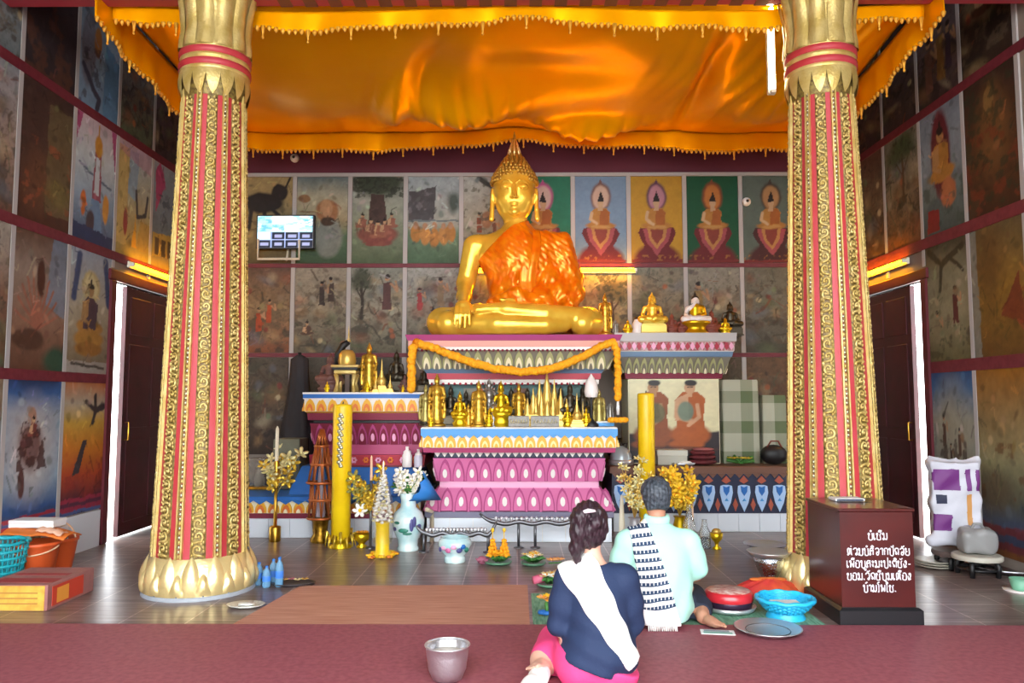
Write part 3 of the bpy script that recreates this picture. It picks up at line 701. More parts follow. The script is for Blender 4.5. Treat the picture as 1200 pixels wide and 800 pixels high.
# ------------------------------------------------------------------ pillars
PX, PY = 2.38, 5.86
def prad(z): return np.interp(z, [.1, 1.0, 1.85, 3.75], [.335, .305, .282, .226])
GLASS = mat('mirror_bead', '#c8c0a0', .2, .7)
GOLDBK = mat('vine_ground', '#94803f', .45, .3, noise=(40, .6), col2='#5c4826')
RED2 = mat('pillar_rose', '#c04a68', .5)
def vine_band(zs0, zs1, a0):
    """scrolling gilt vine on the pillar face at angle a0"""
    mb = MB(); per = .092; n = int((zs1 - zs0) / per)
    def pt(da, z, up): r = prad(z) + up; a = a0 + da / prad(z); return (r * math.cos(a), r * math.sin(a), z)
    hw = .036
    for k in range(n):
        zc = zs0 + (k + .5) * per; s = 1 if k % 2 else -1
        w = hw * prad(zc) / .282
        pts = []
        for i in range(9):
            t = i / 8; ang = -PI / 2 + t * 1.75 * PI; rr = w * (.92 - .66 * t)
            pts.append(pt(s * (math.cos(ang) * rr), zc + math.sin(ang) * rr * 1.2, .012))
        mb.tube(pts, [.0085] * 5 + [.0075, .0075, .009, .010], GOLDP, 5)
        mb.tube([pt(-s * w * .95, zc - per * .5, .008), pt(-s * w * .3, zc - per * .42, .014), pt(s * w * .6, zc - per * .3, .012)], [.006, .010, .007], GOLDP, 5)
        for q_, zq in ((-.85, .18), (-.9, -.1), (.85, -.42), (-.5, .45), (.1, 0)): mb.ell(pt(s * w * q_, zc + per * zq, .012), (.009, .009, .012), GOLDP, 6, 4)
        mb.ell(pt(s * w * .9, zc + per * .42, .008), (.012, .012, .02), GOLDP, 6, 4)
    return mb
def pillar(sx, label):
    rt = thing('pillar', label, 'pillar', (sx * PX, PY, 0), 0, 'gilded pillars', 'thing')
    s = MB(); zs = np.linspace(.28, 3.82, 20)
    s.lathe([(prad(z), z) for z in zs], RED, 48, caps=False); s.build('shaft', rt)
    b = MB(); b.lathe([(.40, 0), (.40, .03), (.345, .032)], mat('grey_ring', '#9aa0a8', .5), 40); b.build('foot_ring', rt)
    b = MB(); b.lathe([(.30, .03), (.375, .04), (.395, .09), (.385, .17), (.36, .24), (.335, .28)], GOLDB, 40)
    for k in range(14):
        a = 2 * PI * k / 14
        for j, (aa, zz, hh, ww, ro) in enumerate(((a, .03, .27, .082, .395), (a + PI / 14, .04, .17, .05, .405))):
            pts = []
            rows = 7
            def fn(u, v, aa=aa, zz=zz, hh=hh, ww=ww, ro=ro):
                w = ww * max(.02, math.cos(v * PI / 2) ** .6); x = (u - .5) * 2 * w
                r = ro - .055 * v ** 1.6 + .03 * math.sin(v * PI) * (1 - (2 * u - 1) ** 2) + .004
                an = aa + x / ro
                return (r * math.cos(an), r * math.sin(an), zz + hh * v)
            b.grid(fn, 6, 8, GOLDB)
    b.build('lotus_base', rt)
    # gilt bands
    off = R(-90) - (R(26) if sx < 0 else R(24))
    for k in range(8):
        a = off + k * PI / 4
        vine_band(.3, 3.74, a).build('vine_band', rt)
        m = MB()
        for da, w, t, mm in ((0, .046, .006, GOLDBK), (-.094, .008, .02, GOLDP), (.094, .008, .02, GOLDP)):
            zz = np.linspace(.28, 3.78, 14)
            def strip(zA, w=w, da=da, t=t):
                r = prad(zA); q = r / .282; out = []
                for x, h in ((da * q - w * q, 0), (da * q - w * q * .6, t), (da * q + w * q * .6, t), (da * q + w * q, 0)):
                    an = a + x / r; out.append(((r + h) * math.cos(an), (r + h) * math.sin(an), zA))
                return out
            rows = [strip(z) for z in zz]; vs = [p for rw in rows for p in rw]
            m.add(vs, [(i * 4 + j, i * 4 + j + 1, i * 4 + 5 + j, i * 4 + 4 + j) for i in range(len(rows) - 1) for j in range(3)], mm)
        m.build('gilt_cord', rt)
        c = MB(); ac = a + PI / 8
        z = .3
        while z < 3.76:
            r = prad(z); c.ell(((r + .006) * math.cos(ac), (r + .006) * math.sin(ac), z), (.012, .012, .016), GLASS if int(z * 40) % 3 else GOLDP, 6, 4); z += .033
        c.build('bead_chain', rt)
    # capital
    c = MB()
    for k in range(16):
        a = off + k * PI / 8
        def fn(u, v, a=a):
            w = .05 * max(.02, math.cos(v * PI / 2) ** .6); r = .262 + .016 * math.sin(v * PI) - .018 * v
            an = a + (u - .5) * 2 * w / .25
            return (r * math.cos(an), r * math.sin(an), 3.92 - .2 * v)
        c.grid(fn, 4, 6, GOLDP)
    c.lathe([(.232, 3.72), (.245, 3.8), (.25, 3.92)], GOLDBK, 36, caps=False); c.build('hanging_petals', rt)
    c = MB(); c.lathe([(.235, 3.90), (.262, 3.915), (.262, 3.95), (.25, 3.96), (.25, 4.0), (.262, 4.01), (.262, 4.04), (.245, 4.05)], GOLDP, 36, caps=False)
    c.build('collar', rt)
    for z0 in (3.955, 4.05):
        r_ = MB(); r_.lathe([(.25, z0 - .015), (.27, z0 - .004), (.27, z0 + .04), (.25, z0 + .05)], RED, 36, caps=False); r_.build('red_ring', rt)
    c = MB(); c.lathe([(.25, 4.08), (.262, 4.1), (.25, 4.15), (.235, 4.25), (.245, 4.4), (.28, 4.6), (.3, 4.8)], GOLDP, 40)
    for k in range(12):
        a = off + k * PI / 6
        def fn(u, v, a=a):
            w = .066 * (1 - .35 * abs(v - .2)) * max(.03, math.cos(max(0, v - .55) / .45 * PI / 2)); z = 4.1 + .62 * v
            r = float(np.interp(z, [4.08, 4.15, 4.25, 4.4, 4.6, 4.8], [.25, .25, .235, .245, .28, .3])) + .012 + .018 * (1 - (2 * u - 1) ** 2)
            an = a + (u - .5) * 2 * w / .27
            return (r * math.cos(an), r * math.sin(an), z)
        c.grid(fn, 6, 8, GOLDP)
    c.build('capital', rt)
    return rt
pillar(-1, 'gilded red pillar with scrolling vines, on the left')
pillar(1, 'gilded red pillar with scrolling vines, on the right beside the donation box')
p = (2.10, 6.17, 4.34)
rt = tube_light(p, 0, .78, 'upright lit white tube light tucked behind the right pillar', True)
# front tie beam
BEAMM = mat('beam_red', '#a8384c', .55); BEAM2 = mat('beam_brown', '#6a4038', .6)
rt = thing('tie_beam', 'red and brown chequered tie beam running across between the two pillars', 'beam', (0, PY, at(600, 7, PY + .09).z), 0, None, 'thing')
mb = MB(); mb.box(-XW, XW, -.09, .09, 0, .3, BEAMM, .01); mb.build('timber', rt)
mb = MB()
for i in range(-20, 20):
    if i % 2: mb.box(i * .1, i * .1 + .1, -.094, -.08, .0, .3, BEAM2); mb.box(i * .1, i * .1 + .1, -.09, .09, -.004, .002, BEAM2)
mb.build('painted_check', rt)
# ------------------------------------------------------------------ orange cloth canopy
def cloth_mat(name, c, c2, rough=.36):
    m = mat(name, c, rough, noise=(1.6, .2), col2=c2, bump=(9, .25))
    b = m.node_tree.nodes['Principled BSDF']; b.inputs['Metallic'].default_value = .3; b.inputs['Specular Tint'].default_value = H('#ffc23a') + (1,)
    return m
SATIN = cloth_mat('orange_satin', '#f6ae04', '#f0a402', .3); SATIN2 = cloth_mat('orange_satin_hem', '#f6a804', '#f09c02', .4)
FRINGE = mat('gold_fringe', '#e2a436', .5, .3, bump=(90, .5))
rt = thing('cloth_canopy', 'orange satin cloth stretched as a canopy under the ceiling with fringed hems', 'canopy', (0, 0, 0))
CX, CY0, CY1 = 3.28, 6.1, 8.8
def czb(x): return 4.52 + .02 * math.sin(x * 2.2)
def bump(x, y, cx, cy, rx, ry, a, ang=0):
    dx, dy = x - cx, y - cy; c, s_ = math.cos(ang), math.sin(ang)
    return a * math.exp(-(((dx * c + dy * s_) / rx) ** 2 + ((-dx * s_ + dy * c) / ry) ** 2))
def cz(u, v):
    x = -CX + 2 * CX * u; y = CY0 + (CY1 - CY0) * v
    z = 4.66 - .10 * v - .16 * math.sin(PI * v) * math.sin(PI * u) ** .6
    z -= bump(x, y, -1.25, 7.7, .14, .7, .16, .35) + bump(x, y, -.6, 7.85, .55, .3, .2) + bump(x, y, .78, 8.3, .55, .22, .22) + bump(x, y, 2.65, 7.4, .6, .9, .30) + bump(x, y, -2.4, 7.4, .6, 1.0, .1)
    z += bump(x, y, 1.85, 7.4, .10, .9, .2) + bump(x, y, -.95, 7.2, .2, .6, .12, .4) + bump(x, y, .1, 7.1, .9, .35, .1) + bump(x, y, -.03, 8.5, .35, .32, .14)
    # gathered pleats
    g = bump(x, y, -.55, 7.8, .55, .4, 1) + bump(x, y, .7, 8.35, .8, .22, 1) + bump(x, y, 2.4, 6.9, .7, 1.0, .7) + bump(x, y, -1.3, 7.5, .3, .5, .5)
    ph = x * 34 + 3 * math.sin(y * 3 + x * 2) + y * 5
    z += .022 * g * math.sin(ph) + .011 * g * math.sin(ph * 1.9 + 1)
    z += .018 * (float(vnoise(np.array(x * 2.5 + 10), np.array(y * 2.5), 4)) - .5)
    return (x, y, z)
mb = MB(); mb.grid(cz, 200, 84, SATIN); o = mb.build('ceiling_cloth', rt, fix=False)
so = o.modifiers.new('thick', 'SOLIDIFY'); so.thickness = .004
def valance(name, fp, n, L, top_m=SATIN2):
    """fp(t) -> (x, y, ztop, drop, outward vector)"""
    v = MB()
    def fn(u, w):
        x, y, z, d, ov = fp(u)
        k = .018 * math.sin(u * L * 9) * w + .010 * math.sin(u * L * 23 + 1) * w
        return (x + ov[0] * k, y + ov[1] * k, z - d * w - .012 * w * math.sin(u * L * 5))
    v.grid(fn, n, 8, top_m)
    o = v.build(name, rt, fix=False); so = o.modifiers.new('thick', 'SOLIDIFY'); so.thickness = .004
    f = MB(); N = int(L / .05)
    for i in range(N):
        u = (i + .5) / N; p = fn(u, 1.0); big = i % 7 == 3
        ln = .085 if big else .03
        f.tube([(p[0], p[1], p[2] + .012), (p[0], p[1], p[2] - ln * .5), (p[0], p[1], p[2] - ln)], [.022, .012 if big else .016, .005], FRINGE, 5)
        if big: f.ell((p[0], p[1], p[2] - ln), (.012, .012, .014), FRINGE, 6, 4)
    f.build('fringe', o)
def vb(t):
    x, y, z = cz(t, 1.0); return x, y + .01, z, .19 + .03 * math.sin(t * 9), (0, 1)
valance('valance', vb, 160, 6.5)
def vf(t):
    x, y, z = cz(t, 0.0); s = abs(math.sin(t * PI * 2)); return x, y - .12, 4.60 - .06 * s, .12 + .03 * s, (0, 1)
valance('valance', vf, 160, 6.5)
def vl(t):
    x, y, z = cz(0.0, t); return x - .02, y - .35 * (1 - t) * 1.0, z, .26 + .13 * math.sin(PI * t), (1, 0)
valance('valance', vl, 90, 2.7)
def vr(t):
    x, y, z = cz(1.0, t); return x + .02, y - .35 * (1 - t) * 1.0, z, .24 + .11 * math.sin(PI * t), (1, 0)
valance('valance', vr, 90, 2.7)
# small wall cameras
def dome_cam(p, label):
    t = thing('security_camera', label, 'camera', p)
    m = MB(); m.tf = Matrix.Rotation(R(90), 4, 'X'); m.lathe([(.03, .001), (.052, .006), (.055, .03), (.045, .06), (.02, .075)], WHITE, 18); m.tf = None
    m.build('housing', t)
    m = MB(); m.ell((0, -.072, 0), (.02, .014, .02), BLACK, 10, 6); m.build('lens', t)
dome_cam(at(346, 186, YB - .003), 'small round white camera on the maroon band above the wall screen')
dome_cam(at(874, 237, YB - .014), 'small round white camera on the wall left of the right pillar')
# television
rt = thing('wall_screen', 'lit flat screen showing camera feeds, hung on the back wall at left', 'screen', at(335, 272, 9.38))
m = MB(); m.box(-.36, .36, -.02, .03, -.215, .215, BLACK, .008); m.build('casing', rt)
P = Paint(90, 66, 40, .6); P.U, P.V = P.U0, P.V0
P.grad((0, '#10182c'), (1, '#10182c'))
P.p([(0, .5), (1, .5), (1, 1), (0, 1)], '#9fd4e8').blot(6, '#f4fbff', .5, .9, .5, 1).blot(9, '#4a9cb4', .56, .8, .5, 1, sd=4).p([(.27, .75), (.48, .75), (.48, .98), (.27, .98)], '#f2f6e4').p([(.5, .5), (.75, .5), (.75, .72), (.5, .72)], '#d8f0ee').p([(0, .26), (.24, .26), (.24, .5), (0, .5)], '#bfe2f4')
for r_ in range(2):
    for c_ in range(4):
        if r_ == 1 and c_ == 0: continue
        P.p([(.06 + .25 * c_, .06 + .25 * r_), (.2 + .25 * c_, .06 + .25 * r_), (.2 + .25 * c_, .16 + .25 * r_), (.06 + .25 * c_, .16 + .25 * r_)], '#8c94b8')
for c_ in range(1, 4): P.line([(.25 * c_, 0), (.25 * c_, .5)], .008, '#9fb4e8')
P.line([(0, .25), (1, .25)], .008, '#9fb4e8')
save = VPAINT; VPAINT = mat('screen_picture', '#808080', .3, vcol=True, emit=1.1)
o = P.board('picture', .685, .4, (0, -.0195, -.2), 0, None, None, rt); VPAINT = save
m = MB()
m.tube([(-.33, -.03, -.09), (-.33, -.03, -.34), (.18, -.03, -.34), (.18, -.03, -.1)], .017, mat('bracket_cream', '#d6d2c0', .5), 6, False); m.tube([(.0, -.03, -.34), (.0, .06, -.34), (.0, .1, -.2)], .014, _mats['bracket_cream'], 6, False); m.build('bracket', rt)
# ================================================================== ALTARS
PINK = mat('altar_pink', '#cc6c9c', .5); PINKD = mat('altar_deep_pink', '#a8447a', .5); PINKL = mat('altar_light_pink', '#e8a8c8', .5); MAG = mat('altar_magenta', '#a83c68', .5)
YEL = mat('altar_yellow', '#e0a828', .5); CREAM = mat('altar_cream', '#efe6c4', .55); LBLUE = mat('altar_light_blue', '#4a96d4', .5); BLUE = mat('altar_blue', '#1f66b4', .5)
NAVY = mat('altar_navy', '#1c2440', .5); OFFW = mat('altar_white', '#e6e2dc', .55); GREENP = mat('altar_sage', '#a8a878', .6); GREEND = mat('altar_green_grey', '#7c7668', .6); SALMON = mat('altar_salmon', '#d89a8c', .55)
GREYB = mat('altar_grey_blue', '#6a86a4', .55); REDB = mat('altar_red', '#a8283c', .5); DKRED = mat('altar_dark_red', '#7c1c38', .5); ORANGE = mat('altar_orange', '#d8742c', .5); BROWN = mat('altar_brown', '#6e4a3a', .6)
TEAL = mat('altar_teal', '#4a6a68', .6); ZIG = mat('altar_grey', '#77748a', .55)
def tile_row(mb, x0, x1, y, z0, z1, w):
    n = max(1, round((x1 - x0) / w)); s = (x1 - x0) / n
    for i in range(n): mb.box(x0 + i * s + .003, x0 + (i + 1) * s - .003, y - .012, y, z0 + .003, z1 - .003, TILEW, .002)
def zig(mb, x0, x1, y, z, h, n, m):
    w = (x1 - x0) / n
    for i in range(n): mb.prism([(0, 0), (w / 2, -h), (w, 0)], (x0 + i * w, y, z), (1, 0, 0), (0, 0, 1), (0, -1, 0), .012, m)

# ---- central altar (lower, with the crowd of figurines)
rt = thing('altar', 'stepped pink and yellow lotus altar in the middle, crowded with gold figurines', 'altar', (.02, 7.75, 0))
HX, DP = .975, 1.5
mb = MB()
mb.rlathe(-HX, HX, 0, DP, [(-.05, 0, OFFW), (-.05, .235, ZIG), (-.03, .245, ZIG), (-.03, .30, PINK), (-.155, .52, PINKL), (-.165, .53, PINKL), (-.165, .585, PINK), (-.155, .595, PINK), (-.10, .825, NAVY), (-.115, .835, NAVY), (-.115, .885, MAG), (-.015, .887, MAG), (-.005, .935, OFFW), (-.005, 1.06, LBLUE), (.012, 1.062, LBLUE), (.012, 1.125, OFFW), (.004, 1.14, OFFW)], PINK)
mb.build('body', rt)
mb = MB(); tile_row(mb, -HX + .05, HX - .05, .05, 0, .235, .24); mb.build('base_tiles', rt)
mb = MB(); zig(mb, -HX + .03, HX - .03, .03, .30, .06, 19, ZIG); zig(mb, -HX + .11, HX - .11, .112, .885, .05, 24, OFFW); mb.build('sawtooth_trim', rt)
mb = MB(); band3(mb, -HX + .03, HX - .03, .03, DP, .30, .22, 13, (PINKD, PINK, OFFW), -.125, scales=(1, .84, .34), drop=True); mb.build('lower_lotus_band', rt)
mb = MB(); band3(mb, -HX + .155, HX - .155, .155, DP, .595, .23, 12, (PINKD, PINK, OFFW), .05, scales=(1, .84, .34), drop=True); mb.build('upper_lotus_band', rt)
mb = MB(); band3(mb, -HX + .005, HX - .005, .005, DP, .94, .118, 17, (YEL, mat('altar_pale_yellow', '#f0e09a', .5), YEL), 0, scales=(1, .58, .34)); mb.build('yellow_lotus_band', rt)
mb = MB(); zig(mb, -HX - .012, HX + .012, -.012, 1.062, .03, 26, LBLUE); mb.build('blue_fringe', rt)
CT = 1.14
# ---- statue pedestal
rt = thing('statue_pedestal', 'flared pedestal of painted lotus bands carrying the big gold statue', 'pedestal', (-.035, 8.0, CT))
HX2, DP2 = 1.07, 1.3
mb = MB()
o = CT
mb.rlathe(-HX2, HX2, 0, DP2, [(-.28, 0, TEAL), (-.28, 1.575 - o, TEAL), (-.17, 1.58 - o, OFFW), (-.165, 1.63 - o, REDB), (-.15, 1.635 - o, REDB), (-.145, 1.695 - o, GREYB), (-.14, 1.70 - o, GREYB), (-.10, 1.75 - o, GREEND), (-.005, 1.93 - o, OFFW), (.02, 1.932 - o, OFFW), (.02, 1.965 - o, SALMON), (.03, 1.967 - o, SALMON), (.03, 2.03 - o, DKRED), (.035, 2.032 - o, PINKD), (.06, 2.09 - o, PINKD)], TEAL)
mb.build('body', rt)
mb = MB(); band3(mb, -HX2 + .10, HX2 - .10, .10, DP2, 1.75 - o, .175, 18, (GREENP, CREAM, GREEND), .095); mb.build('lotus_band', rt)
mb = MB()
for i in range(46):
    x = -HX2 + .02 + i * (2 * HX2 - .04) / 45; mb.ell((x, -.02, 1.93 - o), (.014, .012, .014), DKRED, 6, 4)
for i in range(30):
    x = -HX2 + .2 + i * (2 * HX2 - .4) / 29; mb.ell((x, .165, 1.585 - o), (.014, .012, .014), REDB, 6, 4)
mb.build('bead_row', rt)
mb = MB()
for i, m in enumerate((TEAL, GREEND, ORANGE, TEAL, BROWN, TEAL, GREEND, TEAL)): mb.box(-.72 + i * .18, -.56 + i * .18, .27, .285, .06, .40, m, .004)
mb.build('niche_panel', rt)
# ---- left altar
rt = thing('altar', 'smaller maroon altar on the left with a blue top edge and yellow petals', 'altar', (-1.6, 8.2, .42))
HX3, DP3 = .67, 1.0; o = .42
mb = MB()
mb.rlathe(-HX3, HX3, 0, DP3, [(-.06, .70 - o, MAROON), (-.06, .72 - o, REDB), (-.05, .83 - o, MAG), (-.09, .835 - o, MAG), (-.09, .94 - o, DKRED), (-.10, .945 - o, DKRED), (-.05, 1.165 - o, BLACK), (-.08, 1.17 - o, BLACK), (-.08, 1.195 - o, DKRED), (-.035, 1.2 - o, DKRED), (-.025, 1.275 - o, YEL), (-.005, 1.29 - o, OFFW), (0, 1.43 - o, BLUE), (.012, 1.432 - o, BLUE), (.012, 1.475 - o, OFFW), (.016, 1.477 - o, OFFW), (.016, 1.495 - o, OFFW)], MAROON)
mb.build('body', rt)
mb = MB(); band3(mb, -HX3 + .10, HX3 - .10, .10, DP3, .945 - o, .215, 10, (PINKD, DKRED, PINKL), .05, scales=(1, .8, .34), drop=True); mb.build('pink_lotus_band', rt)
mb = MB(); band3(mb, -HX3 + .004, HX3 - .004, .004, DP3, 1.295 - o, .132, 11, (YEL, ORANGE, YEL), 0, scales=(1, .62, .3)); mb.build('yellow_lotus_band', rt)
mb = MB(); zig(mb, -HX3 - .012, HX3 + .012, -.012, 1.432 - o, .026, 18, OFFW); mb.build('white_fringe', rt)
for i in range(9):
    mb = MB(); x = -HX3 + .14 + i * .13
    for a in range(6): mb.ell((x + .022 * math.cos(a * PI / 3), .045, .775 - o + .022 * math.sin(a * PI / 3)), (.014, .008, .014), PINKL if i % 2 else ORANGE, 6, 4)
    mb.build('flower_relief', rt)
mb = MB(); mb.rlathe(-HX3 - .14, HX3 - .06, -.02, DP3, [(-.0, 0, BLUE), (-.01, .05, BLUE), (-.10, .275, BLUE), (-.11, .29, BLUE)], BLUE); mb.build('blue_plinth', rt)
# ---- low platforms
rt = thing('low_platform', 'low tiled platform with blue edge and yellow petal band, left of the middle altar', 'platform', (0, 8.0, 0))
mb = MB(); X0, X1 = -3.25, -.98
mb.rlathe(X0, X1, 0, 1.35, [(-.02, 0, TILEW), (-.02, .195, DKRED), (-.005, .2, DKRED), (-.005, .25, CREAM), (-.015, .255, CREAM), (-.015, .375, BLUE), (.0, .38, BLUE), (.0, .42, BLUE)], TILEW); mb.build('body', rt)
mb = MB(); tile_row(mb, X0 + .02, X1 - .02, .02, 0, .195, .22); mb.build('base_tiles', rt)
mb = MB(); band(mb, (X0 + .015, .015, .255), (X1 - .015, .015, .255), .118, 17, (YEL, ORANGE, CREAM)); zig(mb, X0, X1, 0, .38, .04, 17, BLUE); mb.build('petal_band', rt)
rt = thing('low_platform', 'low tiled platform with navy band of pale blue shield shapes, right of the middle altar', 'platform', (0, 8.4, 0))
mb = MB(); X0, X1 = 1.02, 3.3
mb.rlathe(X0, X1, 0, 1.0, [(-.02, 0, TILEW), (-.02, .195, NAVY), (-.005, .2, NAVY), (-.005, .62, BROWN), (.02, .625, BROWN), (.02, .69, BROWN), (.01, .70, BROWN)], TILEW); mb.build('body', rt)
mb = MB(); tile_row(mb, X0 + .02, X1 - .02, .02, 0, .195, .22); mb.build('base_tiles', rt)
mb = MB(); PALEB = mat('pale_blue', '#a9c8ec', .5); RUST = mat('rust', '#a8523c', .5)
n = 12; w = (X1 - X0) / n
for i in range(n):
    c = X0 + w * (i + .5)
    P_ = lambda poly, cx, t, m: mb.prism(poly, (cx, .005, 0), (1, 0, 0), (0, 0, 1), (0, -1, 0), t, m)
    P_([(-.062, .49), (-.07, .42), (-.045, .31), (0, .215), (.045, .31), (.07, .42), (.062, .49), (.03, .5), (-.03, .5)], c, .012, PALEB)
    P_([(-.036, .49), (-.03, .43), (0, .385), (.03, .43), (.036, .49), (0, .475)], c, .02, BLUE)
    P_([(-.05, .545), (0, .515), (.05, .545), (0, .60)], c, .016, RUST)
    P_([(-.028, .29), (0, .22), (.028, .29), (0, .36)], c + w / 2, .014, RUST)
    mb.prism([(-.02, 0), (.02, 0), (0, .03)], (c, -.007, .33), (1, 0, 0), (0, 0, 1), (0, -1, 0), .012, LBLUE)
mb.build('shield_band', rt)
mb = MB(); zig(mb, X0, X1, -.0, .625, .05, 24, BROWN); mb.build('brown_fringe', rt)
# ---- right altar with two painted monks
rt = thing('altar', 'right-hand altar with a pale flared top over a painting of two seated monks', 'altar', (1.775, 8.62, .70))
HX4, DP4 = .645, .8; o = .70
PAT = mat('red_white_pattern', '#8c2438', .6, noise=(34, .1), col2='#cbb4b0')
mb = MB()
mb.rlathe(-HX4, HX4, 0, DP4, [(-.13, 0, CREAM), (-.13, 1.65 - o, CREAM), (-.10, 1.655 - o, DKRED), (-.09, 1.72 - o, DKRED), (-.085, 1.725 - o, GREEND), (-.015, 1.895 - o, GREYB), (-.005, 1.90 - o, GREYB), (.005, 1.955 - o, OFFW), (.015, 1.965 - o, PAT), (.022, 2.065 - o, OFFW), (.035, 2.07 - o, mat('altar_stone', '#b9b6b6', .6)), (.04, 2.165 - o, _mats['altar_stone'])], CREAM)
mb.build('body', rt)
mb = MB(); band3(mb, -HX4 + .085, HX4 - .085, .085, DP4, 1.725 - o, .165, 13, (GREENP, GREEND, CREAM), .07); mb.build('lotus_band', rt)
mb = MB()
for i in range(24):
    x = -HX4 + .02 + i * (2 * HX4 - .04) / 23; mb.prism([(-.03, 0), (0, -.045), (.03, 0), (0, .045)], (x, -.018, 2.015 - o), (1, 0, 0), (0, 0, 1), (0, -1, 0), .01, PINKL if i % 2 else REDB)
mb.build('diamond_row', rt)
P = Paint(95, 90, 80, .9).grad((0, '#241e22'), (.36, '#2c2428'), (.385, '#d2cda4'), (1, '#d8d2ac'))
P.V = P.V0; P.U = P.U0
def monk(cx, sk, rb, fl):
    P.p([(cx - .15, .55), (cx + .15, .55), (cx + .17, .78), (cx + .08, .86), (cx - .08, .86), (cx - .17, .76)], rb)
    P.e(cx, .34, .22, .14, rb).e(cx - .05, .22, .2, .06, rb).p([(cx - .16, .3), (cx + .16, .3), (cx + .15, .6), (cx - .15, .6)], rb)
    P.p([(cx - .17 * fl, .5), (cx - .02 * fl, .55), (cx - .02 * fl, .84), (cx - .15 * fl, .78)], sk)
    P.line([(cx - .14 * fl, .74), (cx - .15 * fl, .55), (cx + .02 * fl, .5)], .03, sk).line([(cx + .08 * fl, .7), (cx + .1 * fl, .55), (cx - .02, .45)], .022, sk)
    P.p([(cx - .03, .8), (cx + .03, .8), (cx + .03, .9), (cx - .03, .9)], sk).e(cx, .905, .062, .075, sk, 1, .06).e(cx + .012 * fl, .965, .07, .04, '#24201f').line([(cx - .03, .915), (cx - .012, .915)], .005, '#3a2a20').line([(cx + .012, .915), (cx + .03, .915)], .005, '#3a2a20').line([(cx - .014, .868), (cx + .014, .868)], .005, '#8a4a40').line([(cx, .915), (cx + .004, .888)], .004, '#8a6a50')
monk(.27, '#a87c54', '#8a4a24', 1); monk(.68, '#c09470', '#a3541f', 1); P.e(.3, .6, .1, .12, '#4c5a3a', .8)
P.e(.63, .62, .09, .12, '#5f7a6a', .9).e(.5, .16, .5, .04, '#4a2c24', .7)
save = VPAINT; VPAINT = mat('altar_painting', '#808080', .5, vcol=True)
P.age(.12).board('monk_painting', 2 * (HX4 - .14), .93, (0, .127, .01), 0, None, None, rt); VPAINT = save
o_ = None
# ---- plaid covered boxes
PLAID = bpy.data.materials.new('plaid_cloth'); PLAID.use_nodes = True
nt = PLAID.node_tree; b = nt.nodes['Principled BSDF']; b.inputs['Roughness'].default_value = .8
tc = nt.nodes.new('ShaderNodeTexCoord'); sp = nt.nodes.new('ShaderNodeSeparateXYZ'); nt.links.new(tc.outputs['Object'], sp.inputs[0])
def stripe(sock, per, duty):
    m1 = nt.nodes.new('ShaderNodeMath'); m1.operation = 'DIVIDE'; m1.inputs[1].default_value = per; nt.links.new(sock, m1.inputs[0])
    m2 = nt.nodes.new('ShaderNodeMath'); m2.operation = 'FRACT'; nt.links.new(m1.outputs[0], m2.inputs[0])
    m3 = nt.nodes.new('ShaderNodeMath'); m3.operation = 'LESS_THAN'; m3.inputs[1].default_value = duty; nt.links.new(m2.outputs[0], m3.inputs[0]); return m3.outputs[0]
s1 = stripe(sp.outputs[0], .34, .4); s2 = stripe(sp.outputs[2], .34, .4)
ad = nt.nodes.new('ShaderNodeMath'); nt.links.new(s1, ad.inputs[0]); nt.links.new(s2, ad.inputs[1])
mr = nt.nodes.new('ShaderNodeMath'); mr.operation = 'DIVIDE'; mr.inputs[1].default_value = 2; nt.links.new(ad.outputs[0], mr.inputs[0])
cr = nt.nodes.new('ShaderNodeValToRGB'); cr.color_ramp.elements[0].color = H('#a8a996') + (1,); cr.color_ramp.elements[1].color = H('#5a6848') + (1,)
nt.links.new(mr.outputs[0], cr.inputs['Fac']); nt.links.new(cr.outputs['Color'], b.inputs['Base Color'])
def draped(x0, x1, y0, y1, z0, z1, m, label, name='covered_box', cat='box'):
    rt = thing(name, label, cat, ((x0 + x1) / 2, (y0 + y1) / 2, z0)); hx, hy, h = (x1 - x0) / 2, (y1 - y0) / 2, z1 - z0
    mb = MB(); N = 72; rows = []
    per = []
    for i in range(N):
        t = i / N * 4; s_, f = int(t), t % 1
        c = [(-hx, -hy), (hx, -hy), (hx, hy), (-hx, hy)]; a, b_ = c[s_], c[(s_ + 1) % 4]
        per.append((a[0] + (b_[0] - a[0]) * f, a[1] + (b_[1] - a[1]) * f))
    for r_, (k, z) in enumerate(((1.0, 0.004), (1.0, h * .4), (.985, h * .8), (.97, h * .985), (.93, h))):
        for i, (x, y) in enumerate(per):
            wv = 1 + .012 * (1 - r_ / 4) * math.sin(i * 1.7); rows.append((x * k * wv, y * k * wv, z))
    mb.add(rows, [(r_ * N + i, r_ * N + (i + 1) % N, (r_ + 1) * N + (i + 1) % N, (r_ + 1) * N + i) for r_ in range(4) for i in range(N)], m, True)
    mb.add(rows[-N:], [tuple(range(N))], m); mb.build('cloth_cover', rt)
    mb = MB(); mb.box(-hx * .9, hx * .9, -hy * .9, hy * .9, .002, h * .97, mat('carton', '#a58a62', .8), .004); mb.build('carton', rt)
    return rt
draped(2.33, 2.74, 8.75, 9.3, .70, 1.645, PLAID, 'tall box under green plaid cloth, right of the two painted monks')
draped(2.78, 3.05, 8.75, 9.3, .70, 1.47, PLAID, 'lower box under green plaid cloth, between the taller plaid box and the right pillar')

# ================================================================== THE BIG GOLD STATUE
rt = thing('seated_statue', 'huge gold seated temple statue draped in an orange robe, one hand over its knee', 'statue', (-.01, 8.42, 2.092))
B = SDF((-1.0, -.62, -.03), (1.0, .5, 1.5), .015)
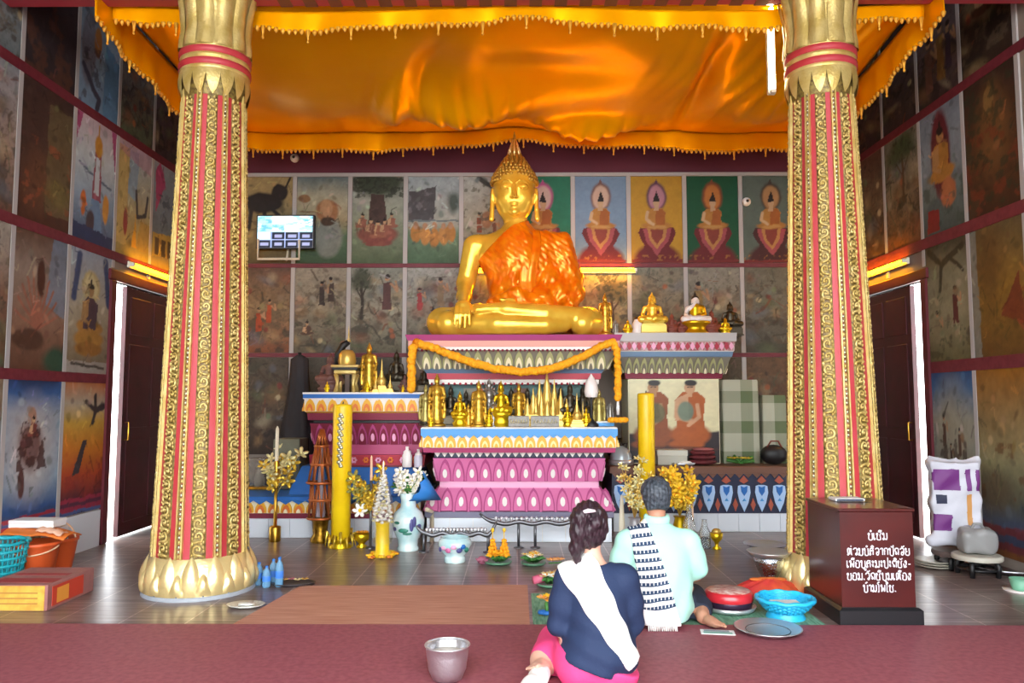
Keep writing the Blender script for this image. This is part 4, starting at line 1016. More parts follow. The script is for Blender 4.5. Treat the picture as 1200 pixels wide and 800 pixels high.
# crossed legs
B.ell((0, 0, .17), (.62, .36, .17), .05)
B.chain([(-.42, .08, .2), (-.80, -.14, .155), (-.72, -.3, .13)], [.2, .155, .14], .06)
B.chain([(.42, .08, .2), (.78, -.14, .155), (.70, -.28, .13)], [.2, .155, .14], .06)
B.chain([(-.72, -.26, .125), (-.2, -.42, .11), (.3, -.42, .10), (.5, -.36, .11)], [.125, .12, .1, .08], .03)
B.chain([(.74, -.24, .19), (.3, -.38, .22), (-.1, -.42, .265), (-.38, -.40, .27)], [.12, .11, .085, .06], .02)
B.ell((-.42, -.39, .26), (.13, .08, .045), .03)
# torso and shoulders
B.chain([(0, .1, .25), (0, .12, .5), (0, .1, .85), (0, .1, 1.0)], [.33, .27, .33, .30], .08)
B.ell((0, .06, .93), (.42, .22, .22), .08); B.cap((-.40, .09, 1.05), (.40, .09, 1.05), .125, .125, .09)
B.cap((0, .09, 1.1), (0, .07, 1.4), .14, .125, .06)
# right arm (left in the picture), hand over the shin
B.chain([(-.47, .08, 1.04), (-.565, .10, .62), (-.565, -.13, .44), (-.555, -.36, .34)], [.125, .10, .082, .062], .04)
B.ell((-.555, -.43, .30), (.088, .075, .065), .03)
for i, (dx, L) in enumerate(((-.065, .17), (-.022, .20), (.022, .20), (.063, .17))): B.chain([(-.555 + dx, -.48, .285), (-.555 + dx * 1.1, -.535, .2), (-.555 + dx * 1.15, -.545, .29 - L - .03)], [.024, .022, .016], .006)
B.chain([(-.47, -.42, .29), (-.44, -.5, .22)], [.026, .018], .01)
# left arm, hand in the lap
B.chain([(.47, .08, 1.04), (.56, .12, .66), (.50, -.08, .43), (.14, -.30, .38)], [.13, .12, .10, .07], .05)
B.ell((.05, -.34, .365), (.13, .075, .04), .02)
for i, dy in enumerate((-.055, -.018, .018, .055)): B.chain([(-.03, -.345 + dy, .37), (-.17, -.35 + dy * .9, .375)], [.022, .015], .006)
B.chain([(.06, -.27, .39), (-.04, -.29, .42)], [.022, .016], .006)
B.plane((0, 0, 0), (0, 0, -1))
B.mesh('body', GOLD, rt)
# robe over the left shoulder
Q = SDF((-.7, -.62, .2), (.8, .5, 1.32), .0125)
Q.chain([(0, .1, .25), (0, .12, .5), (0, .1, .85), (0, .1, 1.0)], [.33, .27, .33, .30], .08); Q.ell((0, .06, .93), (.42, .22, .22), .08); Q.cap((-.40, .09, 1.05), (.40, .09, 1.05), .125, .125, .09)
Q.cap((0, .09, 1.1), (0, .07, 1.4), .14, .125, .06)
Q.chain([(.47, .08, 1.04), (.58, .12, .66), (.52, -.06, .44), (.30, -.2, .41)], [.14, .155, .15, .13], .07)
Q.chain([(.5, .05, .9), (.56, .05, .5), (.5, .0, .36)], [.12, .14, .15], .08)
Q.chain([(.18, -.02, .8), (.34, -.04, .6), (.34, -.08, .42)], [.13, .12, .11], .08); Q.chain([(-.25, -.2, .33), (0, -.3, .40), (.3, -.25, .36)], [.06, .09, .1], .05)
X, Y, Z = Q.grids()
ang = np.arctan2(X + .05, .4 - Y)
wr = .006 * np.sin(75 * X + 42 * Z + 5 * np.sin(6 * Z)) * np.sin(30 * Z - 9 * X) + .016 * np.sin(26 * X + 14 * Z + 4 * np.sin(3 * Z)) * np.clip((X + .35) * 2, 0, 1) + .011 * np.sin(34 * Z - 22 * X + 3 * np.sin(5 * X)) * np.clip((.8 - Z) * 2.5, 0, 1) + .008 * np.sin(60 * X - 30 * Z) * np.clip(1 - np.abs(Z - .62) * 4, 0, 1)
Q.D = Q.D - np.float32(.022) + wr.astype(np.float32)
Q.plane((-.06, .0, 1.22), (-.62, -.0, .62)); Q.plane((0, 0, .255), (0, 0, -1)); Q.plane((0, -.02, 1.27), (-.3, -.2, 1))
ROBE = mat('orange_robe', '#ff9410', .3, noise=(9, .2), col2='#f67008', bump=(30, .3)); bb = ROBE.node_tree.nodes['Principled BSDF']; bb.inputs['Metallic'].default_value = .35
rb = Q.mesh('robe', ROBE, rt)
m = MB()  # folded sash over the shoulder
def sash(u, v):
    z = 1.2 - .86 * v; t = v
    y = np.interp(z, [.3, .45, .6, .75, .9, 1.05, 1.2], [-.36, -.235, -.205, -.22, -.2, -.135, -.02]) - .012 - .006 * math.sin(u * 12)
    x = .13 + .12 * (1 - t) * .3 + (u - .5) * .19 + .02 * math.sin(v * 7)
    return (x, float(y) - .02 * (1 - (2 * u - 1) ** 2), z)
m.grid(sash, 14, 40, ROBE); so_ = m.build('sash', rb); md = so_.modifiers.new('thick', 'SOLIDIFY'); md.thickness = .018
# head
Hd = SDF((-.32, -.3, -.42), (.32, .36, .66), .0085)
Hd.ell((0, .0, .06), (.232, .235, .27), .02); Hd.ell((0, -.02, -.10), (.19, .165, .16), .06)
Hd.cap((0, .02, -.15), (0, .04, -.40), .115, .13, .05)
Hd.ell((0, .06, .2), (.245, .245, .2), .03)
Hd.chain([(-.0, -.225, .10), (0, -.255, .0), (0, -.275, -.035)], [.016, .022, .026], .02); Hd.ell((-.026, -.24, -.035), (.02, .026, .016), .012); Hd.ell((.026, -.24, -.035), (.02, .026, .016), .012)
for sx in (-1, 1):
    Hd.chain([(sx * .025, -.228, .125), (sx * .06, -.226, .152), (sx * .11, -.205, .155), (sx * .165, -.16, .118)], [.007, .008, .008, .006], .01)
    Hd.ell((sx * .092, -.196, .085), (.062, .036, .036), .012); Hd.chain([(sx * .04, -.226, .07), (sx * .09, -.236, .056), (sx * .15, -.19, .075)], [.005, .008, .005], .003)
    Hd.ell((sx * .11, -.125, -.04), (.075, .06, .07), .06)
    Hd.ell((sx * .25, .03, .05), (.022, .05, .085), .01); Hd.chain([(sx * .245, .02, 0), (sx * .25, .0, -.12), (sx * .255, -.01, -.23)], [.028, .024, .03], .015)
Hd.ell((0, -.198, -.094), (.050, .02, .012), .006); Hd.ell((0, -.196, -.118), (.04, .022, .014), .006); Hd.ell((0, -.165, -.19), (.05, .035, .04), .04)
Hd.mesh('head', GOLD, rt, loc=(-.02, .05, 1.57))
# hair of small curls
m = MB()
hc = Vector((-.02, .05, 1.57))
def curl(p, r): m.lathe([(r, -r * .4), (r * .85, r * .4), (r * .35, r * 1.0), (0.001, r * 1.1)], GOLDP, 7, caps=False)
cap = [(.252, .25, .30)]
for j in range(9):
    ph = R(12 + 10.2 * j)
    n = int(34 * math.cos(ph) + 4)
    for k in range(n):
        a = 2 * PI * (k + .5 * (j % 2)) / n
        p = Vector((.262 * math.cos(ph) * math.cos(a), .06 + .25 * math.cos(ph) * math.sin(a), .14 + .27 * math.sin(ph)))
        if p.y < -.04 and p.z < .255 - .10 * abs(p.x) / .25: continue
        m.ell(p, (.026, .026, .028), GOLDH, 7, 5)
for j in range(9):
    t = j / 8; r = .125 * (1 - t) ** .8 + .045; z = .36 + .17 * t
    n = max(5, int(2 * PI * r / .05))
    for k in range(n):
        a = 2 * PI * (k + .5 * (j % 2)) / n; m.ell((r * math.cos(a), .06 + r * math.sin(a), z), (.024, .024, .027), GOLDH, 7, 5)
m.lathe([(.16, .3), (.15, .38), (.10, .46), (.06, .52), (.02, .54)], GOLDH, 24, (0, .06, 0))
m.build('curled_hair', rt, loc=hc)
m = MB()
m.lathe([(.07, .55), (.082, .58), (.065, .60), (.066, .62), (.05, .64), (.048, .68), (.036, .70), (.03, .74), (.018, .79), (.010, .83), (.002, .86)], GOLDH, 20, (0, .06, 0))
for k in range(8):
    a = k * PI / 4; m.tube([(.075 * math.cos(a), .06 + .075 * math.sin(a), .57), (.058 * math.cos(a), .06 + .058 * math.sin(a), .64), (.022 * math.cos(a), .06 + .022 * math.sin(a), .76)], [.011, .009, .003], GOLDB, 5)
m.build('flame_finial', rt, loc=hc + Vector((0, 0, -.06)))

# ---- marigold garland
MARI = mat('marigold', '#f8b010', .75, bump=(60, .8), noise=(40, .3), col2='#f09c08')
rt = thing('garland', 'long orange marigold garland swagged across the statue pedestal', 'garland', (0, 0, 0))
def beads(pts, name, r=.038, step=.03):
    m = MB(); rnd = random.Random(5); pts = [Vector(p) for p in pts]
    for a, b in zip(pts[:-1], pts[1:]):
        n = max(1, int((b - a).length / step))
        for i in range(n):
            p = a.lerp(b, i / n)
            m.ell(p + Vector((rnd.uniform(-.006, .006), rnd.uniform(-.006, .006), rnd.uniform(-.006, .006))), (r * rnd.uniform(.9, 1.1), r * rnd.uniform(.9, 1.1), r * rnd.uniform(.8, 1)), MARI, 8, 6, Euler((rnd.random() * 3, rnd.random() * 3, 0)).to_matrix())
    return m.build(name, rt)
Yg = 7.89
sw = [at(490 + 227 * t, 402 + 35 * (1 - (2 * t - 1.10) ** 2 * .92), Yg) for t in np.linspace(0, 1, 25)]
ctrl = [(488, 402), (505, 406), (525, 414), (550, 424), (580, 432), (610, 436), (640, 433), (665, 426), (690, 414), (708, 404), (718, 401)]
beads([at(x, y, Yg) for x, y in ctrl], 'swag', .046)
beads([at(488, 402, Yg), at(484, 408, Yg), at(482, 425, Yg), at(482, 459, Yg - .02)], 'hanging_end', .046)
beads([at(718, 401, Yg), at(723, 410, Yg), at(724, 440, Yg), at(724, 470, Yg)], 'hanging_end', .04)
m = MB(); p = at(724, 470, Yg); m.tube([p, p - Vector((0, 0, .06)), p - Vector((0, 0, .14))], [.012, .018, .014], WHITE, 8)
for k in range(10): m.ell(p + Vector((.075 * math.cos(k * .63), .03 * math.sin(k * .63), -.19)), (.035, .03, .03), MARI, 8, 5)
m.build('tassel', rt)
# ================================================================== FIGURINES
def fig_seated(gm, pm, label, robe=None, hair=None, ped='lotus'):
    """seated statuette of height 1, origin under its base"""
    rt = thing('statuette', label, 'statuette')
    b = SDF((-.36, -.26, .26), (.36, .24, 1.02), .014)
    b.chain([(-.1, .02, .36), (-.27, -.06, .345), (0, -.17, .33), (.2, -.14, .33)], [.1, .075, .06, .05], .03); b.chain([(.1, .02, .36), (.27, -.06, .345), (.05, -.17, .37), (-.15, -.15, .37)], [.1, .075, .055, .04], .03)
    b.chain([(0, .03, .36), (0, .04, .48), (0, .03, .6)], [.13, .105, .12], .04); b.cap((-.14, .03, .62), (.14, .03, .62), .05, .05, .04)
    b.chain([(-.17, .03, .61), (-.215, .04, .47), (-.19, -.1, .4)], [.048, .04, .03], .02); b.chain([(.17, .03, .61), (.215, .04, .47), (.05, -.12, .42)], [.048, .04, .03], .02)
    b.cap((0, .03, .62), (0, .02, .74), .05, .045, .03); b.ell((0, .01, .79), (.075, .08, .095), .02); b.cap((0, -.06, .80), (0, -.075, .775), .012, .016, .01)
    for s_ in (-1, 1): b.cap((s_ * .078, .02, .8), (s_ * .082, .01, .72), .014, .014, .01)
    if not hair: b.ell((0, .03, .84), (.082, .085, .065), .02); b.cap((0, .03, .88), (0, .03, .98), .04, .008, .02)
    b.mesh('body', gm, rt)
    if hair:
        m = MB(); m.ell((0, .03, .835), (.083, .085, .07), hair); m.lathe([(.045, .88), (.03, .93), (.004, 1.0)], hair, 10, (0, .03, 0)); m.build('hair', rt)
    if robe:
        q = SDF((-.36, -.26, .30), (.36, .24, .72), .014)
        q.chain([(0, .03, .36), (0, .04, .48), (0, .03, .6)], [.13, .105, .12], .04); q.cap((-.14, .03, .62), (.14, .03, .62), .05, .05, .04); q.chain([(.17, .03, .61), (.215, .04, .47), (.05, -.12, .42)], [.048, .04, .03], .02)
        q.D -= np.float32(.012); q.plane((-.02, 0, .68), (-.8, 0, .6)); q.mesh('robe', robe, rt)
    m = MB()
    if ped == 'lotus': m.lathe([(.30, 0), (.31, .04), (.26, .07), (.22, .13), (.25, .2), (.33, .25), (.34, .29), (.30, .31)], pm, 24, sy=.75)
    elif ped == 'block': m.rlathe(-.28, .28, -.22, .2, [(.02, 0), (.02, .03), (0, .05), (0, .2), (-.02, .21), (-.02, .235), (-.06, .25), (-.03, .30), (-.05, .31)], pm)
    else: m.lathe([(.26, 0), (.28, .06), (.3, .1), (.22, .16), (.3, .22), (.32, .28), (.27, .31)], pm, 18, sy=.75)
    m.build('pedestal', rt)
    return rt
def fig_standing(gm, pm, label, crown=True, fan=False):
    rt = thing('statuette', label, 'statuette')
    b = SDF((-.26, -.16, .1), (.26, .16, 1.01), .012)
    b.chain([(0, 0, .13), (0, 0, .4), (0, 0, .5)], [.12, .095, .085], .03); b.chain([(0, 0, .5), (0, 0, .64), (0, 0, .7)], [.085, .095, .085], .03); b.cap((-.09, 0, .72), (.09, 0, .72), .04, .04, .04)
    for s_ in (-1, 1):
        b.chain([(s_ * .115, 0, .71), (s_ * .145, .01, .57), (s_ * .13, -.06, .46)], [.036, .03, .024], .015)
        b.chain([(s_ * .13, -.02, .55), (s_ * .15, 0, .3), (s_ * .145, 0, .16)], [.03, .032, .03], .02)
        b.cap((s_ * .055, -.04, .11), (s_ * .055, -.09, .115), .03, .02, .01)
    b.cap((0, 0, .72), (0, 0, .8), .034, .034, .02); b.ell((0, -.005, .835), (.052, .056, .066), .01)
    if crown: b.chain([(0, 0, .87), (0, 0, .91), (0, 0, 1.0)], [.055, .035, .006], .01)
    b.mesh('body', gm, rt)
    m = MB(); m.lathe([(.17, 0), (.18, .03), (.14, .05), (.12, .075), (.15, .1), (.14, .12)], pm, 20, sy=.8); m.build('pedestal', rt)
    if fan:
        m = MB()
        for k in range(9):
            a = R(-80 + 20 * k); m.tube([(.08 * math.sin(a), .06, .62 + .08 * math.cos(a)), (.27 * math.sin(a), .07, .6 + .34 * math.cos(a))], [.03, .008], pm, 5)
        m.build('halo_rays', rt)
    return rt
def fig_stupa(gm, label, n=16):
    rt = thing('small_stupa', label, 'stupa')
    m = MB(); m.rlathe(-.2, .2, -.2, .2, [(0, 0), (0, .08), (-.03, .09), (-.03, .15), (-.06, .16), (-.06, .2)], gm); m.build('base', rt)
    m = MB(); m.lathe([(.12, .2), (.145, .23), (.13, .29), (.15, .33), (.12, .4), (.075, .47), (.085, .49), (.06, .52), (.065, .54), (.045, .58), (.05, .6), (.03, .66), (.022, .78), (.012, .9), (.002, 1.0)], gm, n); m.build('spire', rt)
    return rt
def fig_spires(gm, label):
    rt = thing('spired_shrine', label, 'shrine')
    m = MB(); m.rlathe(-.42, .42, -.2, .2, [(0, 0), (0, .1), (-.04, .12), (-.04, .2)], gm); m.build('base', rt)
    for k, (x, y, h, r) in enumerate(((0, 0, 1.0, .10), (-.13, .02, .82, .075), (.13, .02, .82, .075), (-.24, 0, .66, .07), (.24, 0, .66, .07), (-.34, -.04, .48, .06), (.34, -.04, .48, .06), (-.1, -.12, .6, .06), (.1, -.12, .6, .06), (0, -.14, .46, .07))):
        m = MB(); H_ = h - .15
        m.lathe([(r, .15), (r * 1.2, .2), (r * .9, .15 + H_ * .3), (r * 1.05, .15 + H_ * .36), (r * .6, .15 + H_ * .55), (r * .66, .15 + H_ * .6), (r * .25, .15 + H_ * .8), (.004, h)], gm, 10, (x, y, 0)); m.build('spire', rt)
    return rt
BRONZE = mat('bronze', '#4a4438', .4, .7); SILV = mat('silver', '#8f8c86', .35, .8); PORC = mat('porcelain_white', '#e8e0dc', .3); TERRA = mat('red_brown_clay', '#7c3a2a', .55); PINKC = mat('pink_brown_clay', '#6a4640', .6)
GOLDC = mat('gold_cream', '#d8b45c', .35, .6); HAIRB = mat('painted_hair', '#2a2018', .6); GOLDY = mat('gold_yellow', '#e0b81e', .3, .8)
GF = 'small figures crowding the middle altar'
SLIM = {}
def rest(o, px, pt, Y, z0, group=None, rz=0):
    """stand o at picture column px, depth Y, base height z0, its tip reaching row pt"""
    b = at(px, 470, Y); t = at(px, pt, Y)
    o.location = (b.x, Y, z0); h = t.z - z0; kx = .7 if o.name in SLIM or (z0 < 2 and o.get('slim')) else 1; o.scale = (h * kx, h * kx, h); o.rotation_euler = (0, 0, rz)
    if group: o['group'] = group
    return o
def again(src, label, px, pt, Y, z0, group, rz=0): return rest(dup(src, (0, 0, 0), 0, 1, label, group), px, pt, Y, z0, group, rz)
Z1 = CT + .001; Y1, Y2 = 7.90, 8.06
sg = rest(fig_seated(GOLDY, GOLDY, 'gold seated statuette on a tall base, third from the left end of the middle altar', None, None, 'tall'), 539, 457, Y1, Z1, GF); sg['slim'] = 1; sg.scale = (sg.scale.x * .7, sg.scale.y * .7, sg.scale.z)
again(sg, 'large gold seated statuette just left of the first silver inscribed box', 587, 444, Y1 + .02, Z1, GF)
again(sg, 'small gold seated statuette at the front left corner of the middle altar', 505, 484, Y1 - .06, Z1, GF)
again(sg, 'gold seated statuette standing low between the many-spired shrine and the tall small stupa', 665, 474, Y1, Z1, GF)
again(sg, 'tiny gold seated statuette directly left of the black folded parasol', 687, 476, Y1, Z1, GF)
stg = rest(fig_standing(GOLDS, GOLDS, 'tall gold standing statuette at the left end of the middle altar'), 512, 437, Y2, Z1, GF)
again(stg, 'gold crowned standing statuette between the two seated ones left of the silver boxes', 561, 445, Y1, Z1, GF)
again(stg, 'thin dull gold standing statuette behind the first silver inscribed box', 608, 448, Y2 + .02, Z1, GF)
again(stg, 'little thin gold standing statuette left of the crowned one', 549, 472, Y1, Z1, GF)
sd = rest(fig_seated(BRONZE, BRONZE, 'dark bronze seated statuette left of the thin dull gold standing one', None, None, 'block'), 599, 452, Y2 + .06, Z1, GF); sd['slim'] = 1; sd.scale = (sd.scale.x * .7, sd.scale.y * .7, sd.scale.z)
again(sd, 'dark bronze seated statuette between the dull gold standing one and the many-spired shrine', 618, 452, Y2 + .06, Z1, GF)
again(sd, 'dark bronze seated statuette raised behind the tall small stupa, right of the many-spired shrine', 668, 446, Y2, Z1, GF)
again(sd, 'brownish seated statuette in the shade behind the third gold figure', 528, 449, Y2 + .06, Z1, GF)
ss = rest(fig_standing(SILV, SILV, 'silver standing statuette with a rayed halo, right of the crowned gold one', True, True), 573, 443, Y2, Z1, GF)
again(ss, 'small silver-grey standing statuette in front of the taller silver one', 578, 467, Y1, Z1, GF)
again(ss, 'small pale standing statuette at the right end, on the blue box', 715, 470, Y2, Z1 + .055, GF)
sx = rest(fig_spires(GOLDC, 'many-spired gold shrine standing behind the second silver inscribed box'), 641, 432, Y2, Z1, GF)
st = rest(fig_stupa(GOLDC, 'tall thin gold stupa right of the many-spired shrine'), 676, 460, Y1 + .01, Z1, GF)
again(st, 'small cream gold stupa between the tall thin stupa and the dark parasol', 683, 470, Y2, Z1, GF)
again(st, 'small gold stupa at the right foot of the many-spired shrine', 659, 470, Y2 - .02, Z1, GF)
again(st, 'small gold stupa at the left foot of the many-spired shrine', 628, 462, Y2 - .03, Z1, GF)
sgg = rest(fig_standing(mat('green_gold', '#a89a58', .4, .6), BRONZE, 'greenish gold standing statuette right of the dark parasol'), 702, 455, Y2, Z1, GF)
again(sgg, 'greenish gold thin statuette far left behind the tall standing one', 499, 450, Y2 + .1, Z1, GF)
again(sd, 'small dark statuette in the gap left of the crowned gold figure', 546, 455, Y2 + .08, Z1, GF)
again(sd, 'small dark statuette peeping out right behind the many-spired shrine', 657, 450, Y2 + .09, Z1, GF)
again(sg, 'small gold statuette in front of the silver standing figure', 573, 478, Y1 - .07, Z1, GF)
srr = again(sd, 'dark statuette between the raised bronze one and the folded parasol', 683, 449, Y2 + .09, Z1, GF)
def silver_box(px0, px1, pt, label):
    a, b = at(px0, 470, Y1 - .05), at(px1, 470, Y1 - .05); t = at(px0, pt, Y1 - .05).z - Z1; hx = (b.x - a.x) / 2
    rt = thing('inscribed_box', label, 'box', ((a.x + b.x) / 2, Y1 - .05, Z1)); rt['group'] = 'silver inscribed boxes on the middle altar'
    m = MB(); m.box(-hx, hx, -.05, .05, 0, t, mat('dull_silver', '#8e8c86', .5, .2, noise=(20, .3)), .006); m.build('body', rt)
    m = MB()
    for k in range(7):
        x = -hx * .75 + k * hx * .25; m.tube([(x - hx * .08, -.052, t * .3), (x, -.052, t * .7), (x + hx * .08, -.052, t * .35)], .004, mat('engraving', '#c9b880', .5), 4)
    m.build('engraved_line', rt)
silver_box(596, 620, 487, 'silver inscribed box, left one of the pair below the bronze statuettes'); silver_box(622, 655, 487, 'wide silver inscribed box in front of the many-spired shrine')
a = at(709, 470, Y2 - .04); rt = thing('small_box', 'pale blue flat box at the right end of the middle altar', 'box', (a.x, Y2 - .02, Z1)); m = MB(); m.box(-.09, .09, -.05, .06, 0, .048, LBLUE, .005); m.build('body', rt); m = MB(); m.box(-.094, .094, -.054, .064, .036, .054, OFFW, .004); m.build('lid', rt)
p = at(693, 470, Y1 + .02); rt = thing('folded_parasol', 'black folded ceremonial parasol with white top, right part of the middle altar', 'parasol', (p.x, p.y, Z1))
m = MB(); m.lathe([(.07, 0), (.075, .02), (.03, .06), (.012, .09), (.01, .5)], BLACK, 14); m.build('stand', rt)
m = MB(); m.lathe([(.06, .30), (.075, .36), (.06, .45), (.03, .5), (.004, .54)], PORC, 12); m.build('shade', rt)
# left altar
ZL, YL = 1.496, 8.42; GL = 'small figures on the left altar'
again(stg, 'largest gold standing statuette, on the left altar', 432, 401, YL + .05, ZL, GL)
sp = rest(fig_seated(PINKC, PINKC, 'pink-brown clay seated statuette at the left end of the left altar', None, None, 'tall'), 386, 412, YL + .1, ZL, GL)
again(sp, 'pink-brown seated statuette beside the hanging end of the garland', 474, 438, YL, ZL, GL)
again(sd, 'dark bronze seated statuette at the back of the left altar near the garland', 464, 408, YL + .25, ZL, GL)
again(sd, 'dark bronze seated statuette hidden behind the garland end', 497, 425, YL + .1, ZL, GL)
sgl = again(sg, 'little gold seated statuette at the front left of the left altar', 383, 446, YL - .1, ZL, GL)
again(sg, 'little gold seated statuette right below the largest standing one', 430, 444, YL - .1, ZL, GL)
again(sg, 'little gold seated statuette near the foot of the garland end', 472, 450, YL - .1, ZL, GL)
again(st, 'thin cream gold stupa in the middle of the left altar', 447, 420, YL, ZL, GL)
again(st, 'short gold stupa right of the thin stupa on the left altar', 457, 438, YL - .05, ZL, GL)
again(st, 'short gold stupa just left of the thin stupa on the left altar', 440, 441, YL - .08, ZL, GL)
p = at(406, 470, YL); rt = thing('gold_throne', 'gold legged throne carrying a black and gold drum shape, on the left altar', 'throne', (p.x, YL, ZL))
m = MB(); m.box(-.12, .12, -.1, .1, .2, .245, GOLDP, .01); m.box(-.15, .15, -.12, .12, .27, .30, GOLDP, .008); m.box(-.135, .135, -.11, .11, .245, .27, BLACK); m.build('seat', rt)
for sx_ in (-1, 1):
    for sy_ in (-1, 1):
        m = MB(); m.tube([(sx_ * .1, sy_ * .08, 0), (sx_ * .085, sy_ * .07, .1), (sx_ * .1, sy_ * .08, .2)], [.03, .018, .026], GOLDP, 8); m.build('leg', rt)
m = MB(); m.lathe([(.09, .3), (.10, .34), (.09, .42), (.06, .46), (.02, .47)], GOLDC, 18); m.build('cushion', rt)
m = MB(); m.tube([(-.12, .06, .3), (-.12, .06, .42), (-.06, .06, .52), (.0, .06, .56)], [.03, .035, .04, .03], BLACK, 8); m.lathe([(.028, .56), (.01, .6), (.006, .7), (.002, .74)], GOLDP, 8, (0, .06, 0)); m.build('canopy_back', rt)
# right altar
ZR, YR = 2.166, 8.86; GR = 'small figures on the right altar'
again(stg, 'gold standing statuette at the left end of the right altar', 710, 343, YR, ZR, GR)
sb = rest(fig_seated(GOLD, mat('cream_gold_block', '#d9c05c', .4, .3), 'gold seated statuette on a cream square block, middle of the right altar', None, None, 'block'), 766, 341, YR, ZR, GR)
sw = rest(fig_seated(PORC, GOLDY, 'white seated statuette with black hair in a gold robe on the right altar', GOLDY, HAIRB), 817, 341, YR, ZR, GR)
sr = rest(fig_seated(TERRA, TERRA, 'red-brown seated statuette right of the cream block', None, None, 'tall'), 789, 366, YR, ZR, GR)
again(sr, 'red-brown seated statuette just left of the white one', 801, 368, YR, ZR, GR); again(sr, 'red-brown seated statuette just right of the white one', 836, 362, YR, ZR, GR)
again(sg, 'gold seated statuette at the right end of the right altar', 852, 371, YR, ZR, GR)
again(sd, 'dark bronze statuette behind the right end of the right altar', 858, 352, YR + .2, ZR, GR)
again(sg, 'tiny gold seated statuette left of the white bottle', 737, 374, YR, ZR, GR); again(ss, 'tiny silver standing statuette near the gold standing one on the right altar', 722, 374, YR, ZR, GR)
p = at(748, 470, YR); rt = thing('white_bottle', 'white bottle with black side between statuettes on the right altar', 'bottle', (p.x, YR, ZR)); m = MB(); m.lathe([(.055, 0), (.06, .02), (.06, .12), (.04, .16), (.03, .18)], PORC, 18); m.build('body', rt); m = MB(); m.lathe([(.032, .178), (.032, .205), (.02, .21)], BLACK, 14); m.build('cap', rt)

# ================================================================== OFFERINGS ON AND NEAR THE FLOOR
CANDLE = mat('yellow_candle', '#f0cc14', .4, noise=(4, .15), col2='#e4b80e'); IVORY = mat('ivory_wax', '#eee6cc', .45); PETALW = mat('white_petals', '#f2efe6', .6); PETALY = mat('yellow_petals', '#f0c024', .6); LEAFG = mat('leaf_green', '#3f7a34', .55); LEAFGOLD = mat('gold_foil_leaf', '#e6c244', .3, .6); PALEG = mat('pale_gold_foil', '#e0d498', .35, .4)
def tall_candle(px, pt, base, r, label, decor):
    rt = thing('giant_candle', label, 'candle', base); h = at(px, pt, base[1]).z - base[2]
    m = MB(); m.lathe([(r * .6, .05), (r, .07), (r, h - .02), (r * .95, h), (r * .3, h + .006)], CANDLE, 32); m.build('candle_body', rt)
    m = MB(); m.lathe([(r * 1.2, 0), (r * 1.25, .02), (r * .8, .04), (r * 1.1, .055), (r * 1.1, .09)], GOLDY, 24); m.build('foot', rt)
    m = MB(); m.tube([(0, 0, h), (0.004, 0, h + .03)], .006, BLACK, 6); m.build('wick', rt)
    if decor:
        m = MB(); rnd = random.Random(3)
        for k in range(26):
            t = k / 25; a = R(-90 + 8 * math.sin(k * 2.1)); z = h * (.93 - .36 * t); m.ell((math.cos(a) * r * 1.01, math.sin(a) * r * 1.01, z), (.022, .008, .018), mat('silver_foil', '#b9b49a', .3, .7), 6, 4)
        m.build('foil_motif', rt)
        m = MB()
        for k in range(14):
            a = 2 * PI * k / 14; m.tube([(r * math.cos(a), r * math.sin(a), .09), (r * 1.4 * math.cos(a), r * 1.4 * math.sin(a), .10 + .03 * (k % 3)), (r * 1.6 * math.cos(a), r * 1.6 * math.sin(a), .015)], [.012, .016, .004], LEAFGOLD, 5)
        m.build('foil_leaf', rt)
    return rt
p = onfloor(399, 641); tall_candle(399, 474, p, .092, 'giant yellow candle with a silver foil motif, in front of the left altar', True)
p = onfloor(759, 632); tall_candle(759, 461, p, .085, 'giant plain yellow candle rising behind the grey-haired man', False)
def flower(m, c, r, mp, mc, n=6, tilt=None):
    c = Vector(c); T = tilt or Matrix.Identity(3)
    for k in range(n):
        a = 2 * PI * k / n; d = T @ Vector((math.cos(a), math.sin(a), .35)); m.ell(c + d * r * .6, (r * .55, r * .3, r * .12), mp, 6, 4, T @ Matrix.Rotation(a, 3, 'Z') @ Matrix.Rotation(-.35, 3, 'Y'))
    m.ell(c + T @ Vector((0, 0, r * .2)), r * .25, mc, 6, 4)
def spray(rt, H0, H1, spread, nst, mp, mc, ml, seed, r=.045, name='flower_stem', per=4):
    rnd = random.Random(seed)
    for s_ in range(nst):
        a = rnd.uniform(0, 2 * PI); sp_ = spread * rnd.uniform(.2, 1); top = Vector((math.cos(a) * sp_, math.sin(a) * sp_ * .6, rnd.uniform(H0 + (H1 - H0) * .5, H1)))
        m = MB(); m.tube([(0, 0, H0), top * .5 + Vector((0, 0, H0 * .5)), top], [.006, .005, .003], ml, 5)
        for k in range(per):
            t = .35 + .65 * k / max(1, per - 1); q = Vector((0, 0, H0)).lerp(top, t) + Vector((rnd.uniform(-.04, .04), rnd.uniform(-.04, .04), 0))
            T = Euler((rnd.uniform(.5, 1.5), 0, rnd.uniform(-.8, .8))).to_matrix(); flower(m, q, r * rnd.uniform(.7, 1.1), mp if rnd.random() > .25 else ml, mc, 5, T)
        m.build(name, rt)
# brass candle stand with gold flowers
p = onfloor(322, 634); rt = thing('candle_stand', 'brass stand with one ivory candle and gold foil flowers, by the left pillar', 'candle stand', p)
m = MB(); m.lathe([(.055, 0), (.058, .01), (.058, .14), (.05, .15), (.018, .155), (.016, .5), (.024, .52), (.03, .6), (.034, .72), (.02, .8)], BRASS, 18); m.build('post', rt)
m = MB(); m.lathe([(.019, .8), (.017, 1.12), (.004, 1.15)], IVORY, 12); m.build('candle', rt)
spray(rt, .45, .98, .24, 6, LEAFGOLD, PALEG, PALEG, 4, .07)
